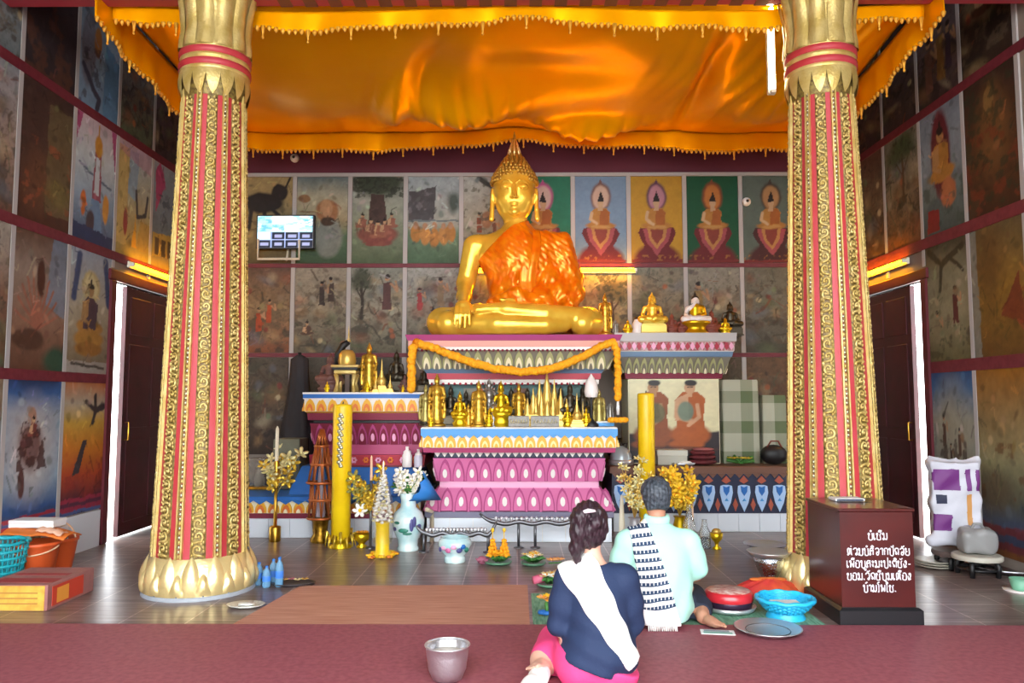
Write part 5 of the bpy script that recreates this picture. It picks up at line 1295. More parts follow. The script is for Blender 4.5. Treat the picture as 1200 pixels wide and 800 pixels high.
# filigree tower
p = onfloor(375, 635); COPPER = mat('copper_filigree', '#b0602c', .4, .5)
rt = thing('filigree_tower', 'orange-brown filigree offering tower beside the left giant candle', 'tower', p)
m = MB(); m.lathe([(.09, 0), (.10, .03), (.07, .08), (.08, .2), (.10, .24)], GOLDD, 20); m.build('foot', rt)
m = MB()
for (r0, z0, r1, z1) in ((.12, .24, .10, .58), (.13, .60, .06, .95), (.06, .95, .015, 1.12)):
    for k in range(10):
        a0 = 2 * PI * k / 10; m.tube([(r0 * math.cos(a0), r0 * math.sin(a0), z0), (r1 * math.cos(a0 + .3), r1 * math.sin(a0 + .3), z1)], .008, COPPER, 5); m.tube([(r0 * math.cos(a0), r0 * math.sin(a0), z0), (r1 * math.cos(a0 - .3), r1 * math.sin(a0 - .3), z1)], .008, COPPER, 5)
m.build('lattice', rt)
m = MB(); 
for z, r in ((.24, .13), (.42, .115), (.59, .14), (.77, .10), (.95, .07)): m.lathe([(r, z - .012), (r + .012, z), (r, z + .012)], COPPER, 20, caps=False)
m.lathe([(.05, .25), (.035, .6), (.015, .95)], mat('tower_core', '#9a8a94', .5), 16); m.build('ring', rt)
# gold bowl
p = onfloor(424, 641); rt = thing('gold_bowl', 'small gold footed bowl right of the left giant candle', 'bowl', p)
m = MB(); m.lathe([(.05, 0), (.055, .01), (.03, .03), (.035, .045), (.075, .08), (.08, .13), (.072, .135), (.065, .09), (.02, .07)], GOLDY, 22); m.build('body', rt)
m = MB(); [flower(m, (.035 * math.cos(k * 1.3), .035 * math.sin(k * 1.3), .14), .03, MARI, TERRA, 6) for k in range(5)]; m.build('marigold_bloom', rt)
# thin candle with bouquet
p = onfloor(434, 642); rt = thing('thin_candle_stand', 'thin pole candle with gold and white flowers, beside the flower cone', 'candle stand', p)
m = MB(); m.lathe([(.05, 0), (.05, .012), (.014, .02), (.013, .62), (.018, .64)], STEELD, 14); m.build('post', rt); m = MB(); m.lathe([(.014, .64), (.011, .86), (.003, .88)], mat('pink_wax', '#e4b896', .5), 10); m.build('candle', rt)
spray(rt, .30, .78, .18, 7, LEAFGOLD, PETALY, mat('olive_leaf', '#8a8238', .6), 9, .07)
m = MB(); flower(m, (-.09, -.06, .36), .07, PETALW, PETALY, 6, Euler((1.2, 0, 0)).to_matrix()); flower(m, (.09, -.06, .38), .06, PETALW, PETALY, 6, Euler((1.2, 0, .3)).to_matrix()); m.build('white_bloom', rt)
# yellow cup with flower cone
p = onfloor(448, 652); rt = thing('flower_cone', 'yellow cylinder topped by a clear-wrapped white flower cone, ringed with yellow petals', 'offering', p)
m = MB(); m.lathe([(.075, 0), (.08, .03), (.062, .05), (.062, .3), (.068, .31)], CANDLE, 22); m.build('cylinder', rt)
m = MB(); rnd = random.Random(8)
for k in range(90):
    z = .31 + .42 * (k / 90) ** 1.1; r = .075 * (1 - (z - .31) / .46) + .008; a = k * 2.4; m.ell((r * math.cos(a), r * math.sin(a), z), (.018, .018, .013), PETALW if k % 4 else PALEG, 6, 4)
m.lathe([(.01, .7), (.006, .84), (.002, .86)], PETALW, 8); m.build('cone', rt)
m = MB()
for k in range(22): a = k * .61; r = .09 + .07 * ((k * 7) % 5) / 5; m.ell((r * math.cos(a), r * math.sin(a), .02), (.035, .02, .014), (PETALY, MARI, PETALY, ORANGE)[k % 4], 6, 4, Matrix.Rotation(a, 3, 'Z'))
m.build('petal_ring', rt)
GLASSM = mat('clear_glass', '#e8f2f0', .08, trans=.85, alpha=.55)
m = MB(); m.lathe([(.085, .12), (.10, .25), (.10, .45), (.06, .62), (.01, .8)], mat('clear_wrap', '#ffffff', .1, trans=.9, alpha=.22), 18, caps=False); m.build('clear_wrap', rt)
# porcelain vase with white flowers
PORCB = mat('celadon_porcelain', '#a9d2d8', .18, noise=(7, .2), col2='#d6e6e4', coat=.5); INK = mat('ink_blue', '#4a4a84', .4); INKG = mat('ink_green', '#2c7a68', .4)
p = onfloor(478, 644); rt = thing('porcelain_vase', 'pale blue-green porcelain vase holding white flowers, in front of the middle altar', 'vase', p)
m = MB(); m.lathe([(.10, 0), (.105, .02), (.09, .04), (.10, .1), (.145, .2), (.155, .28), (.13, .35), (.075, .40), (.07, .46), (.085, .53), (.08, .535), (.06, .46)], PORCB, 32); m.build('body', rt)
m = MB()
for k, (a, z, rx, rz_, mm) in enumerate(((-100, .20, .05, .022, INKG), (-70, .25, .022, .06, INK), (-60, .28, .02, .05, INK), (-125, .27, .035, .015, INKG), (-85, .17, .045, .014, INKG), (-40, .23, .03, .03, INK), (-140, .21, .03, .02, INK))):
    r = float(np.interp(z, [.1, .2, .28, .35], [.10, .145, .155, .13])); m.ell((r * math.cos(R(a)), r * math.sin(R(a)), z), (rx, .006, rz_), mm, 8, 5, Matrix.Rotation(R(a + 90), 3, 'Z'))
m.build('painted_motif', rt)
spray(rt, .5, .76, .17, 12, PETALW, PALEG, LEAFG, 12, .06, 'flower_stem', 3)
# blue paper cone
p = at(503, 556, 7.5); CONEB = mat('blue_paper', '#2a78c4', .6)
rt = thing('cone_bouquet', 'bouquet wrapped in bright blue paper leaning behind the porcelain vase', 'bouquet', onfloor(506, 635))
m = MB()
top = p - Vector(rt.location)
m.tube([(0, 0, 0), (0, 0, .3), Vector((top.x - .02, top.y, .36))], .022, mat('cone_handle', '#cfc0a4', .6), 8); m.build('handle', rt)
m = MB(); ax = Vector((-.75, -.35, .45)).normalized(); u = ax.orthogonal().normalized(); w = ax.cross(u); apex = Vector((top.x + .12, top.y, .45)); n = 20
vs = [apex] + [apex + ax * (.30 + .02 * math.sin(k * 2)) + (u * math.cos(2 * PI * k / n) + w * math.sin(2 * PI * k / n)) * (.15 + .02 * math.sin(k * 3)) for k in range(n)]
m.add(vs, [(0, 1 + k, 1 + (k + 1) % n) for k in range(n)], CONEB, True); o = m.build('paper_wrap', rt); md = o.modifiers.new('thick', 'SOLIDIFY'); md.thickness = .004
m = MB(); rnd = random.Random(14)
for k in range(14): a = rnd.uniform(0, 6.3); q = apex + ax * .30 + (u * math.cos(a) + w * math.sin(a)) * rnd.uniform(0, .12); flower(m, q, .05, PETALW, PALEG, 6, ax.to_track_quat('Z', 'Y').to_matrix())
m.build('white_bloom', rt)
# jars on the blue plinth
for px, pt, lab, mm in ((478, 523, 'grey-white lidded jar on the blue plinth above the porcelain vase', PORC), (491, 526, 'clear-topped white jar beside the grey-white one at the corner of the middle altar', mat('pale_jar', '#c9c4d4', .3))):
    q = at(px, 470, 8.15); rt = thing('lidded_jar', lab, 'jar', (q.x, 8.14, .712)); k = (at(px, pt, 8.15).z - .712) / .25
    m = MB(); m.lathe([(.055 * k, 0), (.06 * k, .02), (.062 * k, .14 * k), (.045 * k, .17 * k)], mm, 18); m.build('body', rt); m = MB(); m.lathe([(.05 * k, .168 * k), (.05 * k, .19 * k), (.02 * k, .21 * k), (.02 * k, .25 * k)], PORC, 16); m.build('lid', rt)
# porcelain bowl
p = onfloor(533, 658); rt = thing('porcelain_bowl', 'round porcelain bowl painted with pink and blue flowers, standing on the tiles', 'bowl', p)
m = MB(); m.lathe([(.09, 0), (.095, .01), (.09, .045), (.08, .055), (.125, .10), (.148, .155), (.14, .19), (.125, .20), (.128, .215), (.12, .215), (.13, .15), (.05, .08)], PORCB, 32); m.build('body', rt)
m = MB()
for a, z, mm in ((-130, .14, PINKL), (-110, .12, PINK), (-90, .15, PINKL), (-70, .12, INK), (-55, .15, BLUE), (-150, .12, INK), (-40, .12, INKG)): m.ell((.142 * math.cos(R(a)), .142 * math.sin(R(a)), z), (.028, .008, .022), mm, 8, 5, Matrix.Rotation(R(a + 90), 3, 'Z'))
m.build('painted_motif', rt)
# dragon rails
def rail(x0, x1, Y, z, h, label, legs):
    rt = thing('dragon_rail', label, 'candle rail', ((x0 + x1) / 2, Y, 0)); hx = (x1 - x0) / 2; DR = STEELD
    m = MB(); n = 30; pts = []; rs = []
    for i in range(n + 1):
        t = i / n * 2 - 1; e_ = max(0, abs(t) - .78) / .22; pts.append((t * hx, 0, z + .10 * e_ ** 1.5 + .012 * math.sin(t * 14))); rs.append(.022 * (1 - .5 * e_))
    m.tube(pts, rs, DR, 8); m.build('dragon_body', rt)
    m = MB()
    for i in range(18):
        x = -hx * .72 + i * hx * 1.44 / 17; m.lathe([(.006, z), (.016, z + .03), (.018, z + .05), (.004, z + .06)], STEEL, 8, (x, 0, 0))
    m.build('candle_cup', rt)
    for lx in legs:
        m = MB(); m.tube([(lx, 0, z), (lx, 0, .012)], .014, DR, 8); m.lathe([(.05, 0), (.05, .008), (.02, .014)], DR, 12, (lx, 0, 0)); m.build('leg', rt)
a, b = at(487, 600, 7.28), at(582, 600, 7.28); rail(a.x, b.x, 7.28, .165, .1, 'short grey dragon-shaped candle rail above the painted porcelain bowl', (-.3, .3))
a, b = at(562, 600, 7.5), at(702, 600, 7.5); rail(a.x, b.x, 7.5, .235, .1, 'long grey dragon-shaped candle rail in front of the pink altar base', (-.2, -.04, .45))
# flower dishes
def dish(p, r, label, cols, seed, cone=False, pink=False):
    rt = thing('flower_dish', label, 'flower dish', p); rnd = random.Random(seed)
    m = MB(); m.lathe([(r * .6, 0), (r * .95, .015), (r, .03), (r * .92, .03), (r * .5, .014)], mat('green_dish', '#5a8a6c', .35), 22); m.build('plate', rt)
    m = MB()
    for k in range(22): a = rnd.uniform(0, 6.3); q = r * rnd.uniform(.3, .95); m.tube([(q * .3 * math.cos(a), q * .3 * math.sin(a), .03), (q * .8 * math.cos(a), q * .8 * math.sin(a), .07), (q * 1.1 * math.cos(a), q * 1.1 * math.sin(a), .06)], [.01, .016, .003], LEAFG, 4)
    m.build('leaf', rt)
    m = MB()
    for k in range(16): a = rnd.uniform(0, 6.3); q = r * rnd.uniform(0, .7); flower(m, (q * math.cos(a), q * math.sin(a), .07 + .03 * rnd.random()), .034, cols[k % len(cols)], MARI, 6)
    if cone:
        for dx in (-.05, .05):
            for j in range(5):
                for k in range(max(1, 6 - j)): a = k * 2 * PI / max(1, 6 - j); m.ell((dx + .035 * (1 - j / 5) * math.cos(a), .035 * (1 - j / 5) * math.sin(a), .08 + j * .03), .018, MARI, 6, 4)
            m.tube([(dx, 0, .2), (dx, 0, .28)], .004, PETALY, 5); m.ell((dx, 0, .29), (.016, .016, .02), PETALY, 6, 4)
    m.build('bloom', rt)
    if pink: m = MB(); m.tube([(-r * 1.2, -.02, .05), (-r * .6, 0, .06), (0, 0, .05)], [.03, .035, .02], mat('pink_bud', '#c8607c', .5), 7); m.build('banana_bud', rt)
    return rt
dish(onfloor(584, 661), .12, 'flower dish with two marigold cones, right of the painted porcelain bowl', (MARI, PETALY), 1, True)
p = onfloor(565, 661); rt = thing('pink_bud', 'small mauve-pink flower bud lying left of the marigold cones', 'flower', p); m = MB(); m.ell((0, 0, .035), (.045, .035, .035), mat('mauve_bud', '#a05a70', .55)); m.build('bud', rt); m = MB(); [m.tube([(.03 * math.cos(k), .03 * math.sin(k), .03), (.06 * math.cos(k), .05 * math.sin(k), .05)], [.016, .003], mat('mauve_bud', ''), 5) for k in range(6)]; m.build('outer_petal', rt)
dish(onfloor(625, 662), .11, 'green flower dish with cream and yellow blooms, nearer the kneeling woman', (PETALY, PETALW, PALEG), 2)
p = onfloor(651, 661); rt = thing('orange_bloom', 'loose orange bloom beside the green flower dish', 'flower', p); m = MB(); [flower(m, (.03 * k - .03, .01 * k, .03), .05, mat('pale_orange', '#e8a468', .6), MARI, 7) for k in range(3)]; m.build('petal', rt); m = MB(); m.tube([(-.06, 0, .01), (.06, .01, .014)], .006, LEAFG, 5); m.build('stem', rt)
dish(onfloor(645, 687), .11, 'small flower dish with a pink bud, at the corner of the green mat', (PETALW, PALEG), 3, False, True)
p = onfloor(641, 722, .006); rt = thing('flower_bunch', 'yellow and orange blooms tied with a blue ribbon, on the green mat by the woman', 'flower', p)
m = MB(); [flower(m, (.03 * math.cos(k * 1.3), .02 * math.sin(k * 1.3), .09 + .01 * k), .04, (PETALY, mat('pale_orange', ''))[k % 2], MARI, 6) for k in range(5)]; m.build('bloom', rt)
m = MB(); m.tube([(0, 0, .09), (0, -.01, .01)], [.016, .01], LEAFG, 6); m.build('stem', rt); m = MB(); [m.ell((.035 * math.cos(k * 1.05 + .5), .02 * math.sin(k * 1.05) - .02, .03), (.035, .02, .014), BLUE, 7, 4) for k in range(6)]; m.build('ribbon', rt)
# candle, bottles, cup, bouquets by the man
p = onfloor(729, 636); rt = thing('white_candle', 'white tapered candle standing between the two people', 'candle', p); m = MB(); m.lathe([(.03, .02), (.028, .2), (.018, .42), (.006, .47)], IVORY, 14); m.build('wax', rt); m = MB(); m.lathe([(.06, 0), (.06, .012), (.035, .02), (.034, .045)], STEELD, 16); m.build('holder', rt)
for px, py, h, lab in ((808, 640, .40, 'clear glass bottle, taller of two right of the grey-haired man'), (826, 642, .27, 'clear glass bottle, shorter of two, left of the gold cup')):
    p = onfloor(px, py); rt = thing('glass_bottle', lab, 'bottle', p, 0, 'clear glass bottles')
    m = MB(); m.lathe([(.05, 0), (.058, .01), (.058, h * .55), (.03, h * .75), (.022, h * .98), (.026, h)], GLASSM, 20); m.build('glass', rt); m = MB(); m.lathe([(.048, .012), (.05, h * .35)], mat('water', '#dfeef0', .05, trans=.9), 18); m.build('water', rt)
p = onfloor(840, 643); rt = thing('gold_cup', 'small gold stem cup on the tiles right of the glass bottles', 'cup', p); m = MB(); m.lathe([(.04, 0), (.045, .01), (.018, .03), (.02, .06), (.055, .10), (.06, .15), (.05, .155), (.03, .1)], GOLDY, 20); m.build('cup', rt); m = MB(); m.ell((0, 0, .165), (.045, .045, .03), GOLDC, 12, 6); m.build('filling', rt)
def bouquet(p, label, H0, H1, spread, n, mp, mc, ml, seed, potm, r=.045):
    rt = thing('bouquet_vase', label, 'bouquet', p); m = MB(); m.lathe([(.07, 0), (.075, .02), (.05, .06), (.07, H0 * .6), (.05, H0 * .9), (.065, H0)], potm, 20); m.build('vase', rt); spray(rt, H0, H1, spread, n, mp, mc, ml, seed, r); return rt
p = onfloor(797, 634); bouquet(p, 'vase of bright yellow and gold flowers right of the grey-haired man', .25, .72, .26, 13, PETALY, MARI, LEAFGOLD, 21, GOLDY, .07)
p = onfloor(744, 644); bouquet(p, 'vase of gold and silver foil flowers rising left of the right giant candle', .3, .88, .17, 9, PALEG, LEAFGOLD, GOLDC, 22, STEEL, .05)
p = onfloor(812, 632); rt = thing('slim_candle', 'slim pink-ivory candle among the yellow flowers', 'candle', p); m = MB(); m.lathe([(.012, .03), (.012, .72), (.003, .74)], _mats['pink_wax'], 10); m.build('wax', rt); m = MB(); m.lathe([(.05, 0), (.045, .03), (.014, .04)], BRASS, 14); m.build('holder', rt)
# things on the right platform
ZP = .702
def onplat(px, Y): q = at(px, 470, Y); return Vector((q.x, Y, ZP))
rt = thing('steel_cloche', 'pale dome-covered metal pot at the left end of the right platform', 'pot', onplat(727, 8.62)); m = MB(); m.lathe([(.13, 0), (.14, .02), (.14, .05), (.12, .055)], STEEL, 24); m.build('tray', rt); m = MB(); m.lathe([(.125, .055), (.12, .1), (.08, .17), (.03, .2), (.01, .205)], mat('pale_metal', '#b9c4c9', .35, .3), 24); m.build('dome', rt); m = MB(); m.lathe([(.012, .2), (.02, .225), (.008, .24)], BLACK, 12); m.build('knob', rt)
rt = thing('dark_urn', 'dark bronze urn behind the dome-covered pot, under the garland end', 'urn', onplat(720, 8.80)); rt.scale = (.75, .75, .75); m = MB(); m.lathe([(.09, 0), (.06, .04), (.12, .14), (.14, .26), (.09, .34), (.11, .38)], BRONZE, 22); m.build('body', rt)
for s_ in (-1, 1): m = MB(); m.tube([(s_ * .12, 0, .28), (s_ * .18, 0, .3), (s_ * .17, 0, .2), (s_ * .12, 0, .18)], .012, BRONZE, 6); m.build('handle', rt)
rt = thing('cardboard_box', 'grey-white box on the right platform beside the giant candle', 'box', onplat(785, 8.6)); m = MB(); m.box(-.16, .16, -.1, .12, 0, .15, mat('grey_carton', '#b5b4a6', .7), .005); m.build('body', rt); m = MB(); m.box(-.165, .165, -.105, .125, .10, .165, mat('grey_carton_lid', '#c4c2b4', .7), .005); m.build('lid', rt)
rt = thing('steel_tray', 'flat steel tray in front of the grey-white box on the platform', 'tray', onplat(800, 8.46)); m = MB(); m.lathe([(.10, 0), (.12, .012), (.13, .03), (.12, .03), (.08, .01)], STEEL, 24, sy=.5); m.build('rim', rt); m = MB(); m.ell((.02, 0, .03), (.07, .03, .02), PETALW); m.build('folded_cloth', rt)
rt = thing('red_cushion', 'dark red cushion with folded edges below the painted monks', 'cushion', onplat(822, 8.56)); m = MB()
for k in range(3): m.ell((.0, 0, .035 + .05 * k), (.16 - .01 * k, .12, .035), mat('dark_red_cloth', '#6a2228', .75, noise=(12, .4)), 18, 8)
m.build('fold', rt); m = MB(); m.ell((0.01, -.0, .17), (.12, .09, .02), mat('rose_cloth', '#9c5a5a', .7)); m.build('top_cloth', rt)
rt = thing('flower_heap', 'low heap of yellow-green flowers in front of the plaid boxes', 'flowers', onplat(866, 8.55)); m = MB(); rnd = random.Random(2)
for k in range(24): m.tube([(0, 0, .02), (rnd.uniform(-.16, .16), rnd.uniform(-.08, .08), rnd.uniform(.03, .1))], [.012, .016], LEAFG, 5)
m.build('leaf', rt); m = MB()
for k in range(10): flower(m, (rnd.uniform(-.16, .1), rnd.uniform(-.08, .04), .07), .04, mat('olive_yellow', '#b5a428', .6), PETALY, 6)
m.build('bloom', rt)
rt = thing('black_bag', 'black rounded bag on the platform just left of the right pillar', 'bag', onplat(905, 8.6)); m = MB(); m.ell((0, 0, .11), (.15, .1, .11), BLACK, 18, 10); m.build('body', rt); m = MB(); m.tube([(-.08, -.03, .19), (-.04, -.04, .26), (.04, -.04, .26), (.08, -.03, .19)], .01, TERRA, 6); m.build('handle', rt)
# left dim corner
DARKCL = mat('dark_cloth', '#29262a', .8, noise=(5, .3))
rt = thing('draped_pole', 'black draped pole rising in the dim corner left of the left altar', 'pole', (at(350, 470, 9.15).x, 9.15, .421)); m = MB(); m.tube([(0, 0, 0), (0, 0, 1.56)], .022, BLACK, 8); m.build('pole', rt)
m = MB()
n = 28; rows = []
for z, r in ((.2, .21), (.48, .2), (.73, .17), (1.03, .125), (1.33, .10), (1.48, .095), (1.53, .03)): rows.append([(r * (1 + .14 * math.sin(k * 1.9)) * math.cos(2 * PI * k / n), .6 * r * (1 + .14 * math.sin(k * 1.9)) * math.sin(2 * PI * k / n), z) for k in range(n)])
m.add([p_ for r_ in rows for p_ in r_], [(i * n + k, i * n + (k + 1) % n, (i + 1) * n + (k + 1) % n, (i + 1) * n + k) for i in range(6) for k in range(n)], DARKCL, True); m.build('drape', rt)
draped(-2.72, -2.42, 8.6, 8.95, .425, .98, mat('grey_green_cloth', '#6a6a58', .85, noise=(3, .3)), 'grey-green cloth-covered box left of the left altar, behind the gold flowers')
rt = thing('glass_case', 'dim clear plastic case standing behind the brass stand', 'case', (at(306, 470, 8.7).x, 8.7, .424)); m = MB(); m.box(-.10, .10, -.1, .1, .03, .34, mat('smoky_plastic', '#8c8478', .25, alpha=.5), .01); m.build('cover', rt); m = MB(); m.box(-.12, .12, -.12, .12, 0, .03, GOLDD, .004); m.build('base', rt); m = MB(); m.lathe([(.05, .03), (.06, .1), (.03, .2), (.01, .28)], mat('case_doll', '#a09888', .5), 12); m.build('ornament', rt)
# ================================================================== MATS, CARPET, THINGS ON THE FLOOR
def weave_mat(name, c1, c2, sc_=(3, 60), rough=.75):
    m = bpy.data.materials.new(name); m.use_nodes = True; nt = m.node_tree; b = nt.nodes['Principled BSDF']; b.inputs['Roughness'].default_value = rough
    tc = nt.nodes.new('ShaderNodeTexCoord'); mp = nt.nodes.new('ShaderNodeMapping'); mp.inputs['Scale'].default_value = (sc_[0], sc_[1], 1); nt.links.new(tc.outputs['Object'], mp.inputs['Vector'])
    n = nt.nodes.new('ShaderNodeTexNoise'); n.inputs['Scale'].default_value = 1; n.inputs['Detail'].default_value = 5; nt.links.new(mp.outputs['Vector'], n.inputs['Vector'])
    cr = nt.nodes.new('ShaderNodeValToRGB'); cr.color_ramp.elements[0].position = .35; cr.color_ramp.elements[1].position = .65; cr.color_ramp.elements[0].color = H(c1) + (1,); cr.color_ramp.elements[1].color = H(c2) + (1,)
    nt.links.new(n.outputs['Fac'], cr.inputs['Fac']); nt.links.new(cr.outputs['Color'], b.inputs['Base Color'])
    bp = nt.nodes.new('ShaderNodeBump'); bp.inputs['Strength'].default_value = .25; bp.inputs['Distance'].default_value = .004; nt.links.new(n.outputs['Fac'], bp.inputs['Height']); nt.links.new(bp.outputs['Normal'], b.inputs['Normal'])
    return m
def flat(name, label, cat, pts, z, t, m, kind=None):
    mb = MB(); k = len(pts); mb.add([(x, y, z) for x, y in pts] + [(x, y, z + t) for x, y in pts], [tuple(range(k, 2 * k)), tuple(range(k - 1, -1, -1))] + [(i, (i + 1) % k, k + (i + 1) % k, k + i) for i in range(k)], m)
    return tag(mb.build(name), label, cat, None, kind)
CARPY = onfloor(600, 733).y
flat('red_carpet', 'wide maroon-red carpet covering the front of the floor', 'carpet', [(-4.05, -1), (4.05, -1), (4.05, CARPY), (-4.05, CARPY)], .0005, .008, weave_mat('carpet_red', '#884450', '#9a545e', (30, 30), .6))
a, b, c, d = onfloor(268, 736), onfloor(622, 736), onfloor(620, 686), onfloor(352, 687)
flat('woven_mat', 'reddish-brown woven reed mat on the tiles, left of the kneeling woman', 'mat', [(a.x, CARPY + .004), (b.x - .005, CARPY + .004), (b.x - .005, c.y), (d.x, d.y)], .0005, .006, weave_mat('reed', '#a86e58', '#c8957e', (3, 90)))
a, b = onfloor(623, 733), onfloor(962, 690)
flat('green_mat', 'green woven mat under the seated man and the red tins', 'mat', [(.1, CARPY + .004), (1.93, CARPY + .004), (1.93, 5.78), (.1, 5.72)], .0005, .006, weave_mat('green_reed', '#4c8266', '#7fae90', (60, 8)))
# donation box
WOODR = mat('dark_red_wood', '#4e1715', .28, noise=(2.5, .35), col2='#3c1010', coat=.3); LETTER = mat('white_lettering', '#e6e8ee', .6)
f0 = onfloor(985, 733); f1 = onfloor(1083, 733)
bx, bw, by = (f0.x + f1.x) / 2, (f1.x - f0.x) / 2, f0.y
rt = thing('donation_box', 'dark red wooden donation box with white writing, on a black plinth before the right pillar', 'donation box', (bx, by, 0))
m = MB(); m.rlathe(-bw, bw, 0, .61, [(0, 0), (0, .09), (-.012, .10), (-.02, .105)], mat('black_plinth', '#17181c', .35)); m.build('plinth', rt)
m = MB(); BWW = bw - .03; HB = .70
m.rlathe(-BWW, BWW, .035, .575, [(0, .104), (0, HB - .004), (-.004, HB)], WOODR); m.build('body', rt)
m = MB(); m.rlathe(-BWW - .006, BWW + .006, .03, .58, [(0, HB), (.004, HB + .004), (.004, HB + .016), (0, HB + .02)], WOODR); m.box(-.1, .1, .3, .33, HB + .0195, HB + .0215, BLACK); m.build('lid', rt)
# Lao lettering drawn as strokes
GL_ = {
 'n': [[(.12, .62), (.02, .72), (.1, .84), (.2, .74), (.2, .1), (.12, .02), (.06, .1), (.14, .2), (.3, .08), (.55, .02)], [(.3, .12), (.55, .12), (.56, .85)]],
 'm': [[(.12, .62), (.02, .72), (.1, .84), (.2, .74), (.2, .05), (.56, .05), (.56, .85)], [(.2, .1), (.1, .02), (.04, .1), (.12, .2), (.2, .12)]],
 'b': [[(.1, .64), (.02, .74), (.1, .84), (.18, .74), (.18, .04), (.56, .04), (.56, .85)]],
 'p': [[(.1, .64), (.02, .74), (.1, .84), (.18, .74), (.18, .04), (.56, .04), (.56, 1.25)]],
 'kh': [[(.08, .6), (.02, .7), (.1, .82), (.2, .7), (.1, .5), (.12, .04), (.5, .04), (.5, .85)]],
 's': [[(.08, .6), (.02, .7), (.1, .82), (.2, .7), (.1, .5), (.12, .04), (.5, .04), (.46, .6), (.58, .85)]],
 'h': [[(.06, .1), (.12, .02), (.2, .1), (.12, .3), (.1, .75), (.25, .85), (.34, .6), (.34, .1)], [(.34, .5), (.45, .8), (.56, .75), (.52, .55), (.58, .1), (.64, .04)]],
 'w': [[(.06, .66), (.14, .84), (.4, .86), (.5, .6), (.5, .14), (.4, .02), (.3, .12), (.4, .24), (.5, .16)]],
 'l': [[(.1, .2), (.04, .1), (.12, .02), (.2, .12), (.12, .4), (.1, .66), (.28, .5), (.5, .66), (.5, .05)], [(.1, .72), (.3, .86), (.56, .8)]],
 'ch': [[(.08, .72), (.25, .86), (.5, .8), (.54, .4), (.44, .04), (.26, .06), (.24, .3), (.34, .42), (.44, .3)]],
 'a': [[(.06, .7), (.14, .84), (.28, .84), (.34, .7), (.34, .04)]],
 'k': [[(.1, .04), (.1, .5), (.04, .6), (.14, .82), (.36, .86), (.5, .7), (.5, .04)], [(.1, .5), (.2, .56)]],
 'd': [[(.24, .3), (.16, .2), (.24, .1), (.32, .2), (.22, .4), (.1, .5), (.12, .78), (.36, .86), (.52, .7), (.52, .04)]],
 't': [[(.24, .3), (.16, .2), (.24, .1), (.32, .2), (.1, .5), (.12, .78), (.26, .84), (.32, .74), (.4, .86), (.54, .74), (.54, .04)]],
 'ai': [[(.3, .04), (.14, .06), (.16, .8), (.06, 1.0), (.16, 1.2), (.28, 1.1), (.2, 1.0)]],
 'e': [[(.06, .85), (.06, .12), (.14, .02), (.22, .12), (.12, .2)]],
 'o': [[(.1, .06), (.2, .02), (.2, .85), (.06, 1.0), (.1, 1.15), (.3, 1.2)]],
 'ph': [[(.1, .64), (.02, .74), (.1, .84), (.18, .74), (.14, .04), (.34, .5), (.52, .04), (.56, .85)]],
 'oh': [[(.14, .66), (.06, .56), (.14, .48), (.2, .58), (.1, .3), (.14, .04), (.5, .04), (.54, .6), (.4, .86), (.12, .8)]],
 'ng': [[(.06, .5), (.16, .02), (.36, .4), (.4, .7), (.3, .84), (.2, .74), (.3, .64), (.4, .7)], [(.16, .02), (.42, .12)]],
 'sl': [[(.1, .2), (.04, .1), (.12, .02), (.2, .12), (.12, .4), (.1, .66), (.28, .5), (.5, .66), (.5, .05)], [(.1, .72), (.3, .86), (.44, .8), (.62, 1.0)]],
 'ah': [[(.06, .7), (.12, .82), (.2, .72), (.12, .62), (.24, .56)], [(.06, .26), (.12, .38), (.2, .28), (.12, .18), (.24, .12)]],
 '.': [[(.08, .02), (.12, .06), (.08, .1), (.05, .06)]], '-': [[(.06, .42), (.34, .42)]], ' ': [],
 'y': [[(.1, .7), (.04, .78), (.1, .86), (.18, .78), (.12, .5), (.3, .46), (.12, .4), (.12, .05), (.54, .05), (.54, .85)]],
}
MK = {'^o': [[(-.3, 1.0), (-.36, 1.08), (-.28, 1.16), (-.22, 1.08), (-.3, 1.0)]], '^i': [[(-.46, 1.0), (-.3, 1.18), (-.12, 1.0), (-.46, 1.0)]], '^ii': [[(-.46, 1.0), (-.3, 1.18), (-.12, 1.0), (-.46, 1.0)], [(-.12, 1.0), (-.1, 1.2)]],
 '^eu': [[(-.46, 1.0), (-.3, 1.18), (-.12, 1.0), (-.46, 1.0)], [(-.12, 1.0), (-.1, 1.2)], [(-.24, 1.08), (-.22, 1.22)]], '^1': [[(-.26, 1.02), (-.24, 1.2)]], '^2': [[(-.4, 1.14), (-.3, 1.04), (-.24, 1.18), (-.12, 1.14)]],
 '^a': [[(-.42, 1.12), (-.3, 1.0), (-.12, 1.12), (-.08, 1.18)]], '^u': [[(-.3, -.1), (-.22, -.18), (-.16, -.1), (-.16, -.32)]], '^uu': [[(-.34, -.1), (-.26, -.18), (-.2, -.1), (-.18, -.32), (-.04, -.3), (-.04, -.1)]]}
LINES = ['kh ^o e s ^ii n', 'h ^1 w m b ^o l ^i ch a k p ^a d ch ^a y', 'e ph ^1 ^eu oh b ^uu l ah n ah p ah t ^i s ^a ng -', 'kh oh n . w ^a d s ^ii b ^u n e h ^eu oh ng', 'b ^2 a n o ph ai s .']
def catmull(p, k=4):
    out = []
    for i in range(len(p) - 1):
        p0, p1, p2, p3 = p[max(0, i - 1)], p[i], p[i + 1], p[min(len(p) - 1, i + 2)]
        for j in range(k):
            t = j / k; out.append(tuple(.5 * (2 * p1[c] + (p2[c] - p0[c]) * t + (2 * p0[c] - 5 * p1[c] + 4 * p2[c] - p3[c]) * t * t + (3 * p1[c] - p0[c] - 3 * p2[c] + p3[c]) * t ** 3) for c in (0, 1)))
    return out + [p[-1]]
m = MB()
